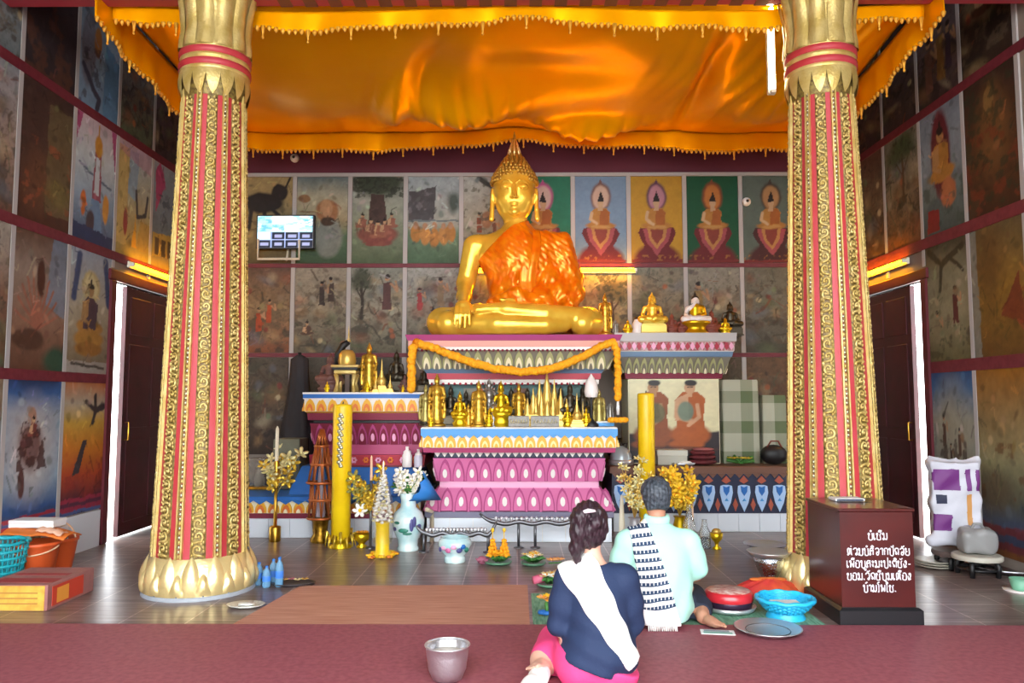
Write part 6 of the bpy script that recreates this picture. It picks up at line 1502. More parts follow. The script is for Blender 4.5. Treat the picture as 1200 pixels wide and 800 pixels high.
xc = at(1030, 660, by + .035).x - bx
for i, ln in enumerate(LINES):
    zc = at(1030, (628, 646, 660.5, 675, 689)[i], by + .035).z; s_ = (.050, .050, .050, .050, .050)[i]
    toks = ln.split(' '); W = 0; lay = []
    for tkn in toks:
        if tkn in MK: lay.append((MK[tkn], W))
        elif tkn in GL_: lay.append((GL_[tkn], W)); W += (max([q[0] for st_ in GL_[tkn] for q in st_]) + .14) if GL_[tkn] else .3
    lim = (.15, .40, .41, .41, .21)[i]; kx = min(s_ * 1.05, lim / W)
    for strokes, x0 in lay:
        for st_ in strokes:
            m.tube([(xc + (x0 + q[0] - W / 2) * kx, .034, zc + (q[1] - .45) * s_) for q in catmull(st_)], .0035, LETTER, 4, False)
m.build('lettering', rt)
p = at(1001, 597, by + .3); rt = thing('white_card', 'small white card lying on top of the donation box', 'card', (p.x, by + .42, HB + .0225)); m = MB(); m.box(-.10, .10, -.06, .06, 0, .018, WHITE, .003); m.build('card', rt); m = MB(); m.box(-.09, .09, -.0615, -.058, .003, .014, NAVY); m.build('dark_edge', rt)
# woven blue basket
BASK = mat('sky_blue_plastic', '#2ab4e4', .35); 
def basket(p, R0, R1, h, z0, m_, label, footr=None, name='woven_basket', group=None):
    rt = thing(name, label, 'basket', p); mb = MB(); n = 36; rows = 7
    if footr: mb.lathe([(footr * 1.02, 0), (footr * .95, .02), (footr * .86, z0 * .8), (footr * .9, z0 + .01)], m_, n, caps=False); 
    for j in range(rows):
        t = j / (rows - 1); r = R0 + (R1 - R0) * t ** .8; z = z0 + .01 + (h - z0 - .015) * t
        pts = [((r + .006 * (-1) ** (k + j)) * math.cos(2 * PI * k / n), (r + .006 * (-1) ** (k + j)) * math.sin(2 * PI * k / n), z) for k in range(n + 1)]; mb.tube(pts, .012, m_, 6)
    for k in range(n):
        a = 2 * PI * (k + .5) / n; mb.tube([((R0 + (R1 - R0) * t ** .8) * math.cos(a), (R0 + (R1 - R0) * t ** .8) * math.sin(a), z0 + (h - z0) * t) for t in (0, .35, .7, 1)], .006, m_, 5)
    mb.lathe([(R0 * .99, z0), (R0 * .99, z0 + .012)], m_, n); mb.build('wicker', rt)
    mb = MB(); mb.tube([((R1 + .006) * math.cos(2 * PI * k / 40), (R1 + .006) * math.sin(2 * PI * k / 40), h + .004 * math.sin(k * 1.5)) for k in range(41)], .014, m_, 7); mb.build('rim', rt)
    return rt
p = onfloor(927, 729, .0); rt = basket((p.x, p.y + .10, .0), .115, .172, .125, .05, BASK, 'bright sky-blue woven plastic basket beside the steel tray', .125)
m = MB(); m.box(-.09, .09, -.05, .05, .085, .105, WHITE, .006); m.build('paper', rt)
# steel tray
p = onfloor(900, 741, .009); rt = thing('steel_tray', 'round shallow steel tray at the carpet edge in front of the red tins', 'tray', (p.x, p.y, .0095)); m = MB(); m.lathe([(.10, 0), (.15, .008), (.19, .03), (.20, .034), (.19, .036), (.14, .016), (.02, .012)], STEEL, 36); m.build('rim', rt); m = MB(); m.tube([(.13 * math.cos(k / 24 * 2 * PI), .13 * math.sin(k / 24 * 2 * PI), .0155) for k in range(25)], .004, STEELD, 5); m.build('groove', rt)
# red tins
REDL = mat('red_lacquer', '#c22a34', .3, coat=.4)
p = onfloor(862, 722, .007); P0 = (p.x, p.y + .16, .0075)
rt = thing('steel_tray', 'round steel tray under the red lidded tin on the green mat', 'tray', P0); m = MB(); m.lathe([(.12, 0), (.165, .008), (.178, .03), (.17, .032), (.15, .014), (.02, .010)], STEEL, 36); m.build('rim', rt); m = MB(); m.tube([(.174 * math.cos(k / 30 * 2 * PI), .174 * math.sin(k / 30 * 2 * PI), .033) for k in range(31)], .005, STEEL, 6); m.build('rolled_edge', rt)
rt = thing('round_tin', 'round dark tin with a red floral lid, stacked on the steel tray', 'tin', (P0[0], P0[1], P0[2] + .0125)); m = MB(); m.lathe([(.13, 0), (.148, .01), (.155, .05), (.152, .06)], mat('purple_dark', '#3c2a40', .3, .4), 36); m.build('body', rt)
m = MB(); m.lathe([(.158, .058), (.162, .064), (.160, .10), (.148, .115), (.143, .118), (.02, .118)], REDL, 36); m.build('lid', rt); m = MB(); m.lathe([(.142, .1175), (.138, .121), (.01, .122)], mat('pale_floral', '#e2cfc8', .35, noise=(26, .4), col2='#b5625c'), 30); m.build('floral_disc', rt)
p = onfloor(902, 695, .007); rt = thing('red_cloth', 'crumpled bright red and orange cloth behind the blue basket', 'cloth', (p.x, p.y, .0075)); m = MB()
def rc(u, v):
    a = 2 * PI * u; r = v; return (.30 * r * math.cos(a) * (1 + .1 * math.sin(3 * a)), .14 * r * math.sin(a), .10 * (1 - r ** 2) + .012 * math.sin(9 * a + 6 * r) * r * (1 - r) * 3 + .004)
m.grid(rc, 40, 8, mat('bright_red_cloth', '#cc3038', .7, noise=(6, .2), col2='#d8582c')); m.build('fold', rt, fix=False); m = MB(); [m.ell((.06 * k - .1, .02 * math.sin(k), .10), (.05, .03, .012), mat('orange_cloth', '#d8702c', .7), 8, 5) for k in range(4)]; m.build('orange_patch', rt)
# leaflet
p = onfloor(841, 741, .009); rt = thing('leaflet', 'small printed leaflet lying on the carpet beside the bare foot', 'leaflet', (p.x, p.y, .0092), R(-8)); m = MB(); m.box(-.10, .10, -.045, .045, 0, .004, WHITE); m.build('paper', rt); m = MB(); m.box(-.085, .085, -.035, .0, .0035, .0048, mat('print_green', '#7aa89c', .5)); m.box(-.08, .07, .006, .036, .0035, .0048, mat('print_grey', '#8c98a0', .5)); m.build('printed_picture', rt)
# silver stand bowl behind
p = onfloor(902, 690); rt = thing('offering_bowl', 'shiny silver pedestal bowl left of the right pillar foot', 'bowl', p)
m = MB(); m.lathe([(.095, 0), (.10, .015), (.07, .05), (.06, .09), (.085, .14), (.11, .2), (.115, .24), (.105, .242), (.1, .2), (.02, .16)], mat('hammered_silver', '#c4c8d0', .2, 1.0, bump=(60, .8)), 30); m.build('bowl', rt)
m = MB(); m.lathe([(.10, .242), (.14, .25), (.16, .275), (.165, .28), (.15, .278), (.02, .255)], STEEL, 30); m.build('plate', rt)
p = onfloor(897, 650); rt = thing('steel_tray', 'silver plate on a low foot by the platform, behind the silver pedestal bowl', 'tray', p); m = MB(); m.lathe([(.08, 0), (.06, .03), (.06, .06)], STEELD, 24); m.build('foot', rt); m = MB(); m.lathe([(.05, .06), (.14, .075), (.19, .10), (.20, .104), (.18, .095), (.02, .07)], STEEL, 32); m.build('plate', rt)
# left group: buckets, basket, boxes
ORB = mat('orange_bucket', '#d4592a', .4)
def bucket(px, py, r, h, label, handle_up):
    p = onfloor(px, py); rt = thing('bucket', label, 'bucket', (p.x, p.y + r * .6, 0), 0, 'orange buckets by the left wall')
    m = MB(); m.lathe([(r * .72, 0), (r * .75, .01), (r * .98, h - .03), (r * 1.05, h - .025), (r * 1.05, h), (r * .96, h), (r * .7, .015)], ORB, 32); m.build('body', rt)
    m = MB()
    if handle_up: pts = [(r * math.cos(t), 0, h - .03 + r * 1.05 * math.sin(t)) for t in np.linspace(0, PI, 20)]
    else: pts = [(r * 1.08 * math.cos(t), -r * .9 * math.sin(t), h - .03 - .06 * math.sin(t)) for t in np.linspace(0, PI, 20)]
    m.tube(pts, .007, mat('handle_tan', '#cfa888', .5), 6); m.build('handle', rt)
    return rt, p
rt1, _p = bucket(58, 669, .155, .26, 'orange plastic bucket with its handle up, against the left wall', True)
m = MB(); m.box(-.10, .06, -.07, .05, .2, .36, WHITE, .008); m.build('white_carton', rt1)
rt2, p2 = bucket(32, 681, .165, .29, 'orange plastic bucket in front, its rim under an orange cloth', False)
p = onfloor(0, 689); basket((p.x - .07, p.y + .06, 0), .14, .20, .33, .0, mat('teal_plastic', '#1fa3b0', .4), 'teal woven basket at the left edge beside the orange bucket')
q = onfloor(10, 680)
rt = thing('orange_cloth', 'orange folded cloth lying across the teal basket and the bucket', 'cloth', (q.x - .02, q.y + .15, .335)); m = MB()
m.grid(lambda u, v: ((u - .5) * .85, (v - .5) * .26, .012 + .035 * math.sin(PI * v) + .008 * math.sin(u * 17) - (.05 * max(0, u - .75) * 4) * .6), 30, 10, mat('saffron_cloth', '#e0782c', .7, noise=(5, .2))); o = m.build('fold', rt, fix=False); md = o.modifiers.new('t', 'SOLIDIFY'); md.thickness = .01
m = MB(); m.grid(lambda u, v: (.20 + .20 * u, -.13 + .12 * v, .045 + .02 * math.sin(PI * v) - .04 * u * u + .006 * math.sin(u * 20)), 12, 8, mat('peach_cloth', '#e8b89c', .7)); o = m.build('pale_corner', rt, fix=False); md = o.modifiers.new('t', 'SOLIDIFY'); md.thickness = .008
rt = thing('white_box', 'long flat white box lying on the orange cloth', 'box', (q.x - .04, q.y + .20, .385)); m = MB(); m.box(-.42, .30, -.08, .10, 0, .055, WHITE, .006); m.build('carton', rt); m = MB(); m.box(-.424, .304, -.084, .104, .035, .06, WHITE, .005); m.build('lid', rt)
p0, p1 = onfloor(-30, 717), onfloor(55, 716); CARDY = mat('yellow_carton', '#e2b84c', .6, noise=(14, .2), col2='#d49a3c'); CARDT = mat('rose_carton', '#a8706c', .6, noise=(9, .2))
rt = thing('carton', 'long yellow and red printed carton lying on the tiles at lower left', 'box', ((p0.x + p1.x) / 2, p1.y, 0)); hx = (p1.x - p0.x) / 2
m = MB(); m.box(-hx, hx, 0, .56, 0, .17, CARDT, .004); m.build('body', rt)
m = MB(); m.box(-hx + .003, hx - .02, -.004, 0, .004, .166, CARDY); m.build('yellow_side', rt)
m = MB(); m.box(hx - .0005, hx + .004, .05, .42, .02, .15, mat('carton_red', '#c8402c', .6)); m.box(hx - .0005, hx + .0045, .10, .24, .03, .13, mat('carton_orange', '#e89a3c', .6)); m.build('red_end', rt)
m = MB()
for k in range(3):
    z = .045 + .035 * k; m.box(-.12, hx * .72, -.006, -.003, z, z + .009, mat('carton_print', '#b5803c', .6))
m.box(-hx * .5, -.18, -.006, -.003, .03, .14, _mats['carton_print']); m.box(-.15, -.135, -.0065, -.003, .02, .15, mat('carton_print2', '#a8602c', .6)); m.build('printed_line', rt)
m = MB(); m.box(-hx * .8, hx * .9, .08, .2, .1695, .172, mat('carton_top_red', '#a03a3c', .6)); m.box(-hx * .8, hx * .8, .3, .36, .1695, .172, _mats['carton_top_red']); m.build('printed_top', rt)
# blue water bottles
WB = mat('blue_water', '#8cc8f4', .12, trans=.5, alpha=.85); WBL = mat('blue_label', '#3a78d0', .4)
for k, (px, py, h) in enumerate(((303, 685, .17), (312, 688, .16), (320, 684, .19), (327, 687, .22))):
    p = onfloor(px, py); rt = thing('water_bottle', ('leftmost small blue water bottle by the left pillar foot', 'second small blue water bottle from the left pillar foot', 'third small blue water bottle from the left pillar foot', 'tallest of the blue water bottles by the left pillar foot')[k], 'bottle', (p.x, p.y, 0)); rt['group'] = 'blue water bottles'
    m = MB(); m.lathe([(.024, 0), (.032, .008), (.029, h * .3), (.032, h * .6), (.024, h * .78), (.010, h * .88), (.010, h * .93)], WB, 14); m.build('bottle_body', rt); m = MB(); m.lathe([(.0325, h * .3), (.0332, h * .32), (.0332, h * .52), (.0325, h * .54)], WBL, 14, caps=False); m.build('label', rt); m = MB(); m.lathe([(.013, h * .92), (.013, h), (.006, h)], BLUE, 10); m.build('cap', rt)
p = onfloor(341, 686); rt = thing('dark_tray', 'dark tray with small flowers beside the blue water bottles', 'tray', (p.x, p.y + .03, 0)); m = MB(); m.lathe([(.13, 0), (.17, .012), (.18, .02), (.16, .018), (.02, .008)], mat('dark_lacquer', '#2e2628', .35), 26, sy=.6); m.build('plate', rt)
m = MB(); [flower(m, (.05 * k - .06, .02 * (k % 2), .035), .03, (GOLDC, mat('mauve_bud', ''), PALEG)[k % 3], TERRA, 5) for k in range(4)]; m.build('bloom', rt)
p = onfloor(288, 711); rt = thing('silver_plate', 'small crumpled silver plate at the corner of the woven mat', 'plate', (p.x, p.y, .0)); m = MB(); m.lathe([(.07, 0), (.11, .01), (.13, .022), (.125, .024), (.08, .012), (.01, .01)], mat('foil', '#e4e4dc', .35, .5, bump=(40, .9)), 28, sy=.7); m.build('plate', rt); m = MB(); m.ell((.0, .0, .02), (.06, .03, .014), _mats['foil'], 12, 6); m.build('foil_lump', rt)
# right corner: sack, stools, plates
rt_p = Vector((3.70, 6.62, 0))
SACKW = mat('white_sack', '#c4c5d0', .6, bump=(14, .5)); SACKP = mat('purple_print', '#6a2a74', .6); SACKO = mat('ochre_print', '#c08a4a', .6)
S = SDF((-.32, -.24, -.01), (.34, .26, .92), .0125)
S.box((.01, .01, .41), (.205, .075, .34), .03, .0); S.box((.02, .03, .69), (.205, .022, .10), .015, .06); S.cap((-.2, -.03, .08), (.1, -.02, .08), .06, .08, .06)
X, Y, Z = S.grids(); S.D = S.D + (.016 * np.abs(np.sin(9 * Z + 7 * X + 1)) + .012 * np.abs(np.sin(14 * X - 9 * Z)) + .005 * np.sin(37 * Z - 21 * X)).astype(np.float32); S.plane((0, 0, .0), (0, 0, -1))
rt = thing('sack', 'white plastic sack with purple printed panels, leaning by the right side door', 'sack', (3.70, 6.62, .155), R(-12))
S.mesh('bag', SACKW, rt)
V, F = S.nets()
def patch(name, test, m_, off=.004):
    k = test(V); fm = k[F].all(1); F2 = F[fm]; us = np.unique(F2); remap = -np.ones(len(V), int); remap[us] = np.arange(len(us)); c = V[us].copy(); c[:, 1] -= off
    if len(F2): npmesh(name, c, remap[F2], m_, rt)
fr = lambda v: v[:, 1] < .0
patch('purple_panel', lambda v: fr(v) & (((v[:, 2] > .49) & (v[:, 2] < .68) & (((v[:, 0] > -.17) & (v[:, 0] < .045)) | ((v[:, 0] > .075) & (v[:, 0] < .13)) | (v[:, 0] > .16)))), SACKP)
patch('purple_panel', lambda v: fr(v) & (v[:, 2] > .15) & (v[:, 2] < .30) & (v[:, 0] < -.03) & (v[:, 2] - .15 > -(v[:, 0] + .2) * .4), SACKP)
patch('ochre_strip', lambda v: fr(v) & (v[:, 2] > .2) & (v[:, 2] < .47) & (v[:, 0] > .075) & (v[:, 0] < .13), SACKO)
patch('dark_print', lambda v: fr(v) & (v[:, 2] > .38) & (v[:, 2] < .46) & (v[:, 0] > -.16) & (v[:, 0] < -.06), NAVY)
patch('grey_strip', lambda v: fr(v) & (v[:, 2] > .05) & (v[:, 2] < .22) & (np.abs(v[:, 0] - .02 - .35 * (v[:, 2] - .05)) < .035), mat('grey_print', '#8a8490', .6))
def stool(px, py, r, h, label, top):
    p = onfloor(px, py); rt = thing('low_stool', label, 'stool', (p.x, p.y, 0)); m = MB(); m.lathe([(r, h - .04), (r * 1.03, h - .03), (r * 1.03, h - .01), (r * .95, h)], top, 28); m.build('seat', rt)
    for k in range(4):
        a = PI / 4 + k * PI / 2; m = MB(); m.tube([(r * .7 * math.cos(a), r * .7 * math.sin(a), h - .04), (r * .85 * math.cos(a), r * .85 * math.sin(a), h * .5), (r * .8 * math.cos(a), r * .8 * math.sin(a), 0)], [.018, .022, .018], BLACK, 8); m.build('leg', rt)
    m = MB(); m.tube([(r * .8 * math.cos(t), r * .8 * math.sin(t), h * .35) for t in np.linspace(0, 2 * PI, 25)], .010, BLACK, 6); m.build('ring_stretcher', rt)
    return rt
pp = onfloor(1104, 652); rt = stool(1104, 648, .18, .15, 'dark low stool under the white sack', mat('stool_dark', '#5a4c48', .5)); rt.location = (rt_p.x + .0, rt_p.y, 0); rt.name = 'low_stool'
stool(1146, 674, .18, .17, 'low black stool with a pale round top, near the white sack', mat('stool_pale', '#b9b5a8', .5))
p = onfloor(1150, 655); rt = thing('grey_bag', 'grey plastic bag set on the pale-topped stool', 'bag', (onfloor(1146, 674).x + .02, onfloor(1146, 674).y + .02, .171)); S2 = SDF((-.2, -.16, -.01), (.2, .16, .26), .0125); S2.box((0, 0, .1), (.14, .09, .1), .05); X, Y, Z = S2.grids(); S2.D = S2.D + (.012 * np.sin(30 * X + 20 * Z) * np.sin(24 * Y + 17 * Z)).astype(np.float32); S2.plane((0, 0, 0), (0, 0, -1)); S2.mesh('bag', mat('grey_plastic', '#8c8c8c', .35), rt); m = MB(); m.tube([(-.05, 0, .19), (-.02, 0, .235), (.03, 0, .235), (.06, 0, .19)], .012, mat('grey_plastic', ''), 6); m.build('handle', rt)
for k, (px, py) in enumerate(((1096, 664),)):
    p = onfloor(px, py); rt = thing('plate_stack', 'short stack of pale plates on the floor between the donation box and the stool', 'plates', p); 
    for j in range(3): m = MB(); m.lathe([(.08, .02 * j), (.14, .02 * j + .01), (.16, .02 * j + .022), (.155, .02 * j + .024), (.06, .02 * j + .01)], mat('pale_plate', '#a8a496', .4), 26); m.build('plate', rt)
p = onfloor(1196, 692); rt = thing('green_cup', 'green and white cup on the floor at the right picture edge', 'cup', p); m = MB(); m.lathe([(.05, 0), (.055, .01), (.075, .09), (.07, .09), (.05, .02)], mat('cup_green', '#6fa88c', .4), 20); m.build('cup', rt); m = MB(); m.lathe([(.11, 0), (.12, .012), (.05, .006)], PORC, 20); m.build('saucer', rt)
p = onfloor(1175, 672); rt = thing('dark_tray', 'flat dark tray with a pale rim on the floor in the right corner', 'tray', (p.x + .1, p.y + .1, 0)); m = MB(); m.lathe([(.2, 0), (.26, .02), (.28, .04), (.26, .04), (.2, .012)], mat('dark_lacquer', ''), 28); m.build('plate', rt); m = MB(); m.tube([(.275 * math.cos(t), .275 * math.sin(t), .042) for t in np.linspace(0, 2 * PI, 30)], .006, STEEL, 5); m.build('rolled_edge', rt)
# front steel bowl on the carpet
p = onfloor(524, 795, .009); rt = thing('steel_bowl', 'steel bowl standing alone on the red carpet in the foreground', 'bowl', (p.x, p.y + .0, .009))
m = MB(); m.lathe([(.055, 0), (.075, .005), (.095, .05), (.105, .12), (.108, .16), (.114, .166), (.110, .17), (.102, .16), (.09, .05), (.02, .015)], mat('bowl_alu', '#dcdde2', .28, .9, bump=(50, .3)), 36); m.build('body', rt); m = MB(); m.tube([(.111 * math.cos(t), .111 * math.sin(t), .168) for t in np.linspace(0, 2 * PI, 40)], .005, STEEL, 6); m.build('rolled_rim', rt)
m = MB(); m.ell((0, 0, .12), (.085, .085, .03), mat('pale_rice', '#d8d4cc', .8), 18, 6); m.build('filling', rt)
# ================================================================== PEOPLE
SKIN = mat('skin_light', '#d8a892', .5, noise=(8, .08)); SKIN2 = mat('skin_tan', '#c08a70', .5, noise=(8, .1))
NAVYC = mat('navy_shirt', '#182a4c', .8, bump=(60, .2)); PINKS = mat('pink_skirt', '#e2407c', .75, bump=(50, .2)); SASHW = mat('white_sash', '#f0eeea', .75, bump=(70, .2)); SOCK = mat('white_sock', '#ece6e0', .8)
MINT = mat('mint_shirt', '#b4ecdc', .75, bump=(60, .2)); PANTS = mat('navy_trousers', '#1c2436', .8); HAIRA = mat('auburn_hair', '#34202a', .5, noise=(40, .4), col2='#20141a'); HAIRG = mat('grey_hair', '#4c545e', .55, noise=(50, .5), col2='#1e252d')
def hand(B, wrist, dirv, palm_n, L=.17, curl=.15, k=.006, thumb_side=1):
    """palm with five fingers; dirv along the fingers, palm_n out of the palm"""
    d = Vector(dirv).normalized(); n = Vector(palm_n).normalized(); s = d.cross(n).normalized() * thumb_side; w = Vector(wrist)
    c = w + d * L * .25
    for t in (-.6, -.2, .2, .6): B.cap(w + s * .018 * t, w + d * L * .5 + s * .036 * t, .014, .0115, .012)
    for i, (o, ln) in enumerate(((.030, .40), (.011, .46), (-.009, .43), (-.028, .33))):
        a = w + d * L * .5 + s * o; b = a + d * L * ln * .5 + n * L * curl * .15; e = b + d * L * ln * .32 + n * L * curl * .3; f = e + d * L * ln * .2 + n * L * curl * .35
        B.chain([a, b, e, f], [.0095, .0088, .0080, .0066], k)
    a = w + d * L * .12 + s * .024; B.chain([a, a + d * L * .2 + s * .026 + n * .008, a + d * L * .42 + s * .022 + n * .012], [.013, .0105, .0078], .008)
def face(B, c, yaw, s=1.0):
    """front features of a head centred at c, looking along +y turned by yaw"""
    M = Matrix.Rotation(yaw, 3, 'Z'); P = lambda x, y, z: Vector(c) + M @ Vector((x * s, y * s, z * s))
    B.ell(P(0, .015, -.055), (.058 * s, .066 * s, .062 * s), .03, (0, 0, yaw))
    B.chain([P(0, .092, .022), P(0, .106, -.008), P(0, .112, -.022)], [.009 * s, .012 * s, .013 * s], .01)
    for x in (-.013, .013): B.ell(P(x, .1, -.022), (.010 * s, .011 * s, .008 * s), .006)
    for x in (-1, 1):
        B.ell(P(x * .031, .085, .015), (.017 * s, .010 * s, .009 * s), .004, (0, 0, yaw)); B.chain([P(x * .014, .094, .034), P(x * .045, .084, .036)], [.006 * s, .006 * s], .008)
        B.ell(P(x * .074, -.005, -.005), (.010 * s, .02 * s, .032 * s), .006, (0, 0, yaw))
    B.ell(P(0, .093, -.052), (.024 * s, .009 * s, .006 * s), .004, (0, 0, yaw)); B.ell(P(0, .092, -.062), (.02 * s, .010 * s, .007 * s), .004, (0, 0, yaw)); B.ell(P(0, .08, -.092), (.02 * s, .02 * s, .018 * s), .015)
def foot(B, heel, toe, up, side, k=.012):
    """foot from heel to toe with five toes"""
    h, t = Vector(heel), Vector(toe); d = (t - h).normalized(); u = Vector(up).normalized(); s = d.cross(u).normalized() * side; L = (t - h).length
    B.ell(h + d * .02, (.032, .032, .032), .02); B.chain([h + d * .02, h + d * L * .5 + s * .004, h + d * L * .75], [.031, .029, .026], .02)
    for j, o in enumerate((-.030, -.010, .010, .030)): B.cap(h + d * L * .45 + s * o * .7, h + d * L * .78 + s * o, .02, .0165, .015)
    for j, (o, r, ln) in enumerate(((.034, .013, .27), (.013, .0095, .27), (-.004, .009, .25), (-.020, .0085, .22), (-.035, .008, .18))):
        a = h + d * L * .78 + s * o; B.chain([a, a + d * L * ln * .6 + u * .004, a + d * L * ln * .95], [r, r * .95, r * .8], .005)
# ------------------------------------------------------------------ kneeling woman
WX = at(700, 690, 3.93).x
rt = thing('person', 'woman kneeling in navy top, white sash and pink skirt, dark hair tied up', 'person', (WX, 3.93, .0095))
def w_torso(B):
    B.chain([(0, -.01, .15), (.0, -.02, .26), (0, .0, .40), (-.005, .02, .47)], [.125, .105, .105, .095], .06)
    B.ell((.0, -.0, .15), (.165, .145, .125), .06); B.ell((0, .0, .28), (.128, .108, .12), .06); B.ell((0, .01, .42), (.138, .105, .12), .06); B.cap((-.125, .01, .505), (.12, .01, .505), .052, .052, .06); B.cap((-.02, .02, .5), (-.02, .03, .57), .06, .05, .05)
def w_arms(B, cut=1.0):
    for s, E_, Wr in ((-1, (-.195, .02, .265), (-.06, .25, .36)), (1, (.185, .05, .265), (.0, .27, .36))):
        S_ = Vector((s * .145 - .003, .01, .50)); E = Vector(E_)
        B.chain([S_, S_.lerp(E, .5), S_.lerp(E, cut)], [.055, .05, .044], .04)
        if cut == 1.0: B.chain([E, E.lerp(Vector(Wr), .35), Wr], [.041, .04, .026], .02)
def w_legs(B):
    B.chain([(.09, .02, .12), (.16, .36, .085)], [.115, .078], .05); B.chain([(.16, .36, .075), (-.05, .22, .06), (-.24, .08, .05)], [.068, .06, .036], .03)
    B.chain([(-.09, .03, .12), (-.2, .34, .085)], [.115, .078], .05); B.chain([(-.2, .34, .075), (-.27, .12, .065), (-.29, -.05, .05)], [.068, .06, .036], .03)
B = SDF((-.42, -.30, 0.0), (.36, .48, .92), .0062)
w_torso(B); w_arms(B); w_legs(B)
hc = (-.035, .055, .755); hy = R(14)
B.cap((-.02, .03, .54), (-.03, .045, .70), .05, .048, .03); B.ell(hc, (.074, .092, .105), .02, (0, 0, hy)); face(B, hc, hy)
hand(B, (-.055, .25, .36), (.25, .15, 1), (1, .1, -.2), .16, .02); hand(B, (.0, .27, .36), (-.12, .05, 1), (-1, .1, 0), .16, .02, .006, -1)
foot(B, (-.29, -.05, .05), (-.36, -.22, .035), (-.3, 0, 1), 1)
foot(B, (-.24, .08, .05), (-.33, -.06, .09), (-.3, .2, 1), -1)
B.plane((0, 0, .002), (0, 0, -1)); B.mesh('body', SKIN, rt)
T = SDF((-.34, -.26, .03), (.34, .34, .64), .0075); w_torso(T); w_arms(T, .97); T.ell((0, -.01, .14), (.172, .158, .13), .05)
X, Y, Z = T.grids(); fold = (.004 * np.sin(60 * Z + 25 * X) + .004 * np.sin(38 * X - 22 * Z)) * np.clip((.42 - Z) * 5, 0, 1)
base = T.copy(.014); base.D = base.D + fold.astype(np.float32)
T2 = base.copy(); T2.plane((0, 0, .085), (-.32, 0, -1)); T2.ell((-.02, .05, .60), (.085, .10, .065), .02, cut=True); T2.cap((-.3, .02, .18), (-.25, .03, .21), .001, .001, 0, cut=True)
T2.mesh('navy_top', NAVYC, rt)
# white sash over the left shoulder down to the right hip
A1, A2 = np.array([-.10, .575]), np.array([.165, .125]); dv = (A2 - A1) / np.linalg.norm(A2 - A1); nv = np.array([-dv[1], dv[0]])
al = (X - A1[0]) * dv[0] + (Z - A1[1]) * dv[1]; ac = (X - A1[0]) * nv[0] + (Z - A1[1]) * nv[1]
wd = np.clip(.098 - .115 * np.clip(al, 0, 1), .036, .098) + .004 * np.sin(al * 40)
Sh = base.copy(.011); Sh.D = np.maximum(Sh.D, (np.abs(ac) - wd).astype(np.float32)); Sh.D = np.maximum(Sh.D, (-base.D - .012).astype(np.float32)); Sh.plane((.165, 0, .12), (dv[0], 0, dv[1])); Sh.ell((.02, .045, .615), (.06, .09, .07), .01, cut=True)
Sh.plane((0, .12, 0), (0, 1, 0)); Sh.mesh('white_sash', SASHW, rt)
K = SDF((-.36, -.30, 0.0), (.34, .48, .34), .009); K.ell((.0, -.0, .15), (.16, .145, .125), .06); K.chain([(.09, .02, .12), (.16, .36, .085)], [.115, .08], .06); K.chain([(-.09, .03, .12), (-.2, .34, .085)], [.115, .08], .06); K.chain([(.16, .36, .075), (-.05, .22, .06), (-.17, .13, .055)], [.07, .065, .06], .06); K.chain([(-.2, .34, .075), (-.26, .14, .07)], [.07, .066], .05); K.chain([(-.085, -.04, .08), (.085, -.05, .08)], [.095, .095], .06)
X2, Y2_, Z2 = K.grids(); K.D = K.D - .012 + (.004 * np.sin(40 * X2 + 20 * Y2_)).astype(np.float32); K.plane((0, 0, .004), (0, 0, -1)); K.plane((0, 0, .125), (.32, 0, 1)); K.mesh('pink_skirt', PINKS, rt)
for a_, b_, u_, s_ in (((-.29, -.05, .05), (-.36, -.22, .035), (-.3, 0, 1), 1),):
    k_ = SDF((-.46, -.30, 0), (-.18, .1, .16), .006); h_, t_ = Vector(a_), Vector(b_); d_ = (t_ - h_).normalized()
    k_.chain([h_ - d_ * .03, h_ + d_ * .02, h_ + d_ * .12, t_ + d_ * .02], [.042, .043, .042, .03], .03); k_.ell(t_ - d_ * .02, (.05, .035, .03), .03, (0, 0, R(20))); k_.plane((0, 0, .003), (0, 0, -1)); k_.mesh('white_sock', SOCK, rt)
# hair
Hh = SDF((-.17, -.13, .50), (.10, .19, .92), .0055); M_ = Matrix.Rotation(hy, 3, 'Z')
Hh.ell((hc[0], hc[1] - .008, hc[2] + .018), (.097, .11, .114), .02, (0, 0, hy)); Hh.ell((hc[0] - .01, hc[1] - .05, hc[2] - .02), (.088, .06, .085), .03)
Hh.chain([(-.055, -.035, .845), (-.08, -.05, .82), (-.095, -.045, .74), (-.105, -.03, .66), (-.10, -.02, .585)], [.034, .04, .04, .034, .014], .02)
Hh.chain([(-.0, -.04, .84), (-.01, -.06, .79), (-.05, -.058, .74)], [.022, .026, .018], .015); Hh.cap((-.06, -.03, .855), (-.04, -.02, .875), .024, .018, .015)
Xh, Yh, Zh = Hh.grids(); Hh.D = Hh.D + (.0028 * np.sin(190 * (Xh + .4 * Zh)) + .002 * np.sin(330 * (Xh - .3 * Zh) + 90 * Yh)).astype(np.float32)
fc = Vector(hc) + M_ @ Vector((0, .125, -.03)); Hh.ell(fc, (.07, .075, .10), .02, (0, 0, hy), cut=True); Hh.ell((.035, .05, .62), (.07, .09, .055), .01, cut=True)
Hh.mesh('tied_hair', HAIRA, rt)
m = MB(); m.tube([(-.085, -.072, .84), (-.05, -.085, .852), (-.015, -.078, .85)], [.008, .012, .007], mat('clip_pale', '#d8c8d0', .3), 7); m.build('hair_clip', rt)
